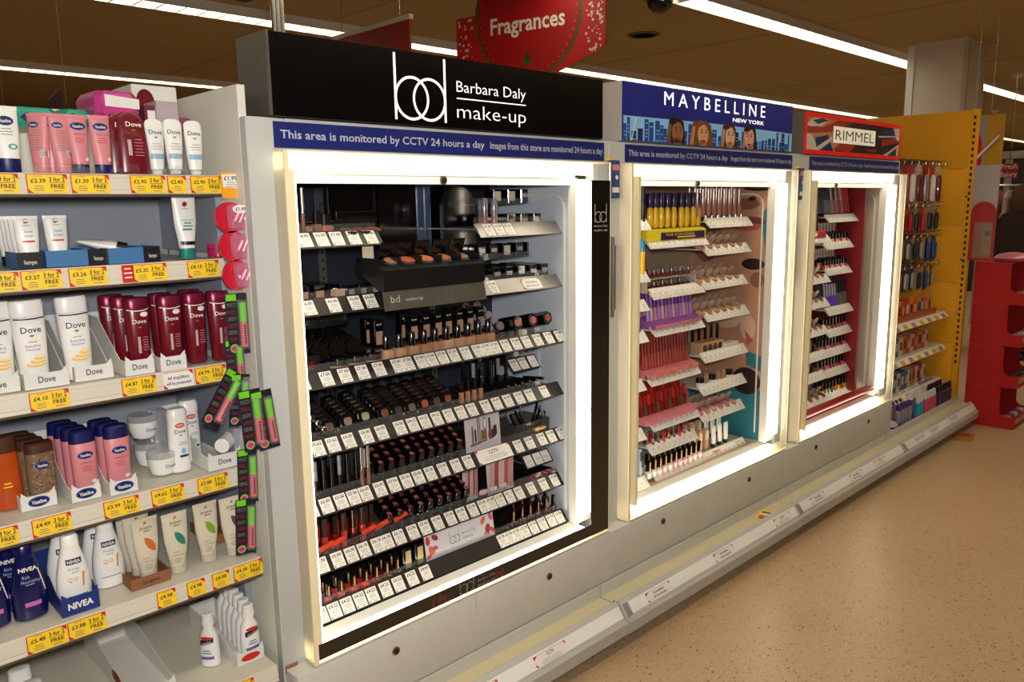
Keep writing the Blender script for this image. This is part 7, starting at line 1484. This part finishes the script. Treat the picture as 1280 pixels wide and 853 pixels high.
# person seen from behind
def person():
    t = thing('person', 'person seen from behind in a dark brown coat at the far right', 'person', (8.9, .30, 0))
    me = bpy.data.meshes.new('body'); J_ = {'pel': (0, 0, .92, .15), 'waist': (0, 0, 1.08, .135), 'chest': (0, 0, 1.28, .15), 'neckb': (0, 0, 1.42, .075), 'neck': (.0, 0, 1.48, .055), 'head0': (.01, 0, 1.545, .085), 'head1': (.01, 0, 1.62, .075),
        'shL': (0, .17, 1.37, .075), 'elL': (-.02, .24, 1.10, .055), 'wrL': (.10, .22, .90, .04), 'shR': (0, -.17, 1.37, .075), 'elR': (-.02, -.24, 1.10, .055), 'wrR': (.10, -.22, .90, .04),
        'hipL': (0, .09, .86, .10), 'knL': (.01, .10, .48, .07), 'anL': (-.01, .10, .09, .045), 'toL': (.14, .11, .04, .035), 'hipR': (0, -.09, .86, .10), 'knR': (.02, -.10, .48, .07), 'anR': (0, -.10, .09, .045), 'toR': (.15, -.11, .04, .035)}
    nm = list(J_); E_ = [('pel', 'waist'), ('waist', 'chest'), ('chest', 'neckb'), ('neckb', 'neck'), ('neck', 'head0'), ('head0', 'head1'), ('chest', 'shL'), ('shL', 'elL'), ('elL', 'wrL'), ('chest', 'shR'), ('shR', 'elR'), ('elR', 'wrR'), ('pel', 'hipL'), ('hipL', 'knL'), ('knL', 'anL'), ('anL', 'toL'), ('pel', 'hipR'), ('hipR', 'knR'), ('knR', 'anR'), ('anR', 'toR')]
    V_ = [J_[n][:3] for n in nm]; R_ = [J_[n][3] for n in nm]; E2 = [(nm.index(a), nm.index(b)) for a, b in E_]
    for s, wr in ((1, 'wrL'), (-1, 'wrR')):      # palm, four fingers and a thumb
        w0 = Vector(J_[wr][:3]); pi_ = len(V_); V_.append(tuple(w0+Vector((.05, 0, -.05)))); R_.append(.03); E2.append((nm.index(wr), pi_))
        for f in range(4):
            b = len(V_); o = Vector((.07, (f-1.5)*.018, -.075)); V_ += [tuple(w0+o), tuple(w0+o+Vector((.025, 0, -.03))), tuple(w0+o+Vector((.022, 0, -.058+.006*abs(f-1))))]; R_ += [.010, .009, .008]; E2 += [(pi_, b), (b, b+1), (b+1, b+2)]
        b = len(V_); V_ += [tuple(w0+Vector((.06, -s*.035, -.045))), tuple(w0+Vector((.09, -s*.045, -.07)))]; R_ += [.011, .009]; E2 += [(pi_, b), (b, b+1)]
    me.from_pydata(V_, E2, []); o = bpy.data.objects.new('body', me); COL.objects.link(o); o.parent = t
    me.materials.append(mat('skin', '#b88a6c', .6)); m = o.modifiers.new('skin', 'SKIN'); sv = me.skin_vertices[0].data
    for k, r in enumerate(R_): sv[k].radius = (r, r); sv[k].use_root = (k == 0)
    o.modifiers.new('sub', 'SUBSURF').levels = 1; m2 = o.modifiers['sub']; m2.render_levels = 2
    CO = mat('coat_brown', '#2a1c16', .85, var=.2, scale=14, bump=.4); g = G(CO)
    g.loft([(.62, .17, .26), (.9, .17, .25), (1.15, .155, .235), (1.32, .15, .245), (1.41, .12, .19), (1.46, .08, .10)], 0, 20, 2.3)
    for s in (-1, 1): g.cyl((0, s*.19, 1.37), (-.02, s*.255, 1.10), .085, 0, 12, .07); g.cyl((-.02, s*.255, 1.11), (.09, s*.225, .93), .07, 0, 12, .055)
    g.obj('coat', t)
    H = mat('hair_brown', '#5a3a22', .8, var=.3, scale=30, bump=.6); g = G(H); g.loft([(1.43, .07, .09), (1.48, .105, .115), (1.56, .125, .120), (1.63, .12, .112), (1.68, .085, .08), (1.70, .03, .03)], 0, 20, 2, cx=-.015); g.obj('hood', t)
    g = G(mat('trousers', '#1c1c22', .9)); 
    for s in (-1, 1): g.cyl((0, s*.09, .86), (.01, s*.10, .48), .105, 0, 12, .078); g.cyl((.01, s*.10, .485), (-.01, s*.10, .10), .078, 0, 12, .06)
    g.obj('trousers', t, kind=None) if False else g.obj('trousers', t)
    for s in (-1, 1): g = G(BLACKM); g.loft([(0, .13, .045), (.03, .13, .048), (.07, .09, .045), (.10, .055, .045)], 0, 14, 2.4, cx=.05); g.obj('shoe', t, loc=(0, s*.105, .001))
person()
# ---- small things on the deck and floor
p = U(955, 645, z=.151); g = G(YEL, NAVYL, RED, PAPER); g.box(-.06, .06, -.028, .028, 0, .003)
for k in range(4): g.box(-.045+.024*k, -.030+.024*k, -.020, .018, .0031, .0042, 1+k % 3)
o = g.obj('hair_clip_card', loc=(p.x, min(p.y, -.095), .1505), rot=(0, 0, .25)); tag(o, 'small yellow card of blue and red clips lying on the cream deck', 'card')
p = U(1205, 547, z=.002); g = G(mat('floor_card', '#a86a28', .6), mat('floor_card_red', '#9c3020', .6)); g.prism([(-.09, -.05), (.10, -.06), (.12, .02), (.02, .07), (-.10, .05)], 0, .004, 'z'); g.box(.02, .08, -.03, .02, .0041, .006, 1); tag(g.obj('dropped_card', loc=(p.x, p.y, .001), rot=(0, 0, .2)), 'orange brown card dropped on the floor before the red cardboard display', 'card')
p = U(773, 753, z=.1505); g = G(mat('dark_spot', '#1c120e', .6)); g.lathe([(.004, 0), (.005, .002), (.002, .004)], n=8); tag(g.obj('rivet', loc=(p.x-.01, -.125, .1505)), 'tiny dark rivet on the cream deck at the first seam', 'rivet')
# second tag objects keep their own names; nothing hidden is left behind
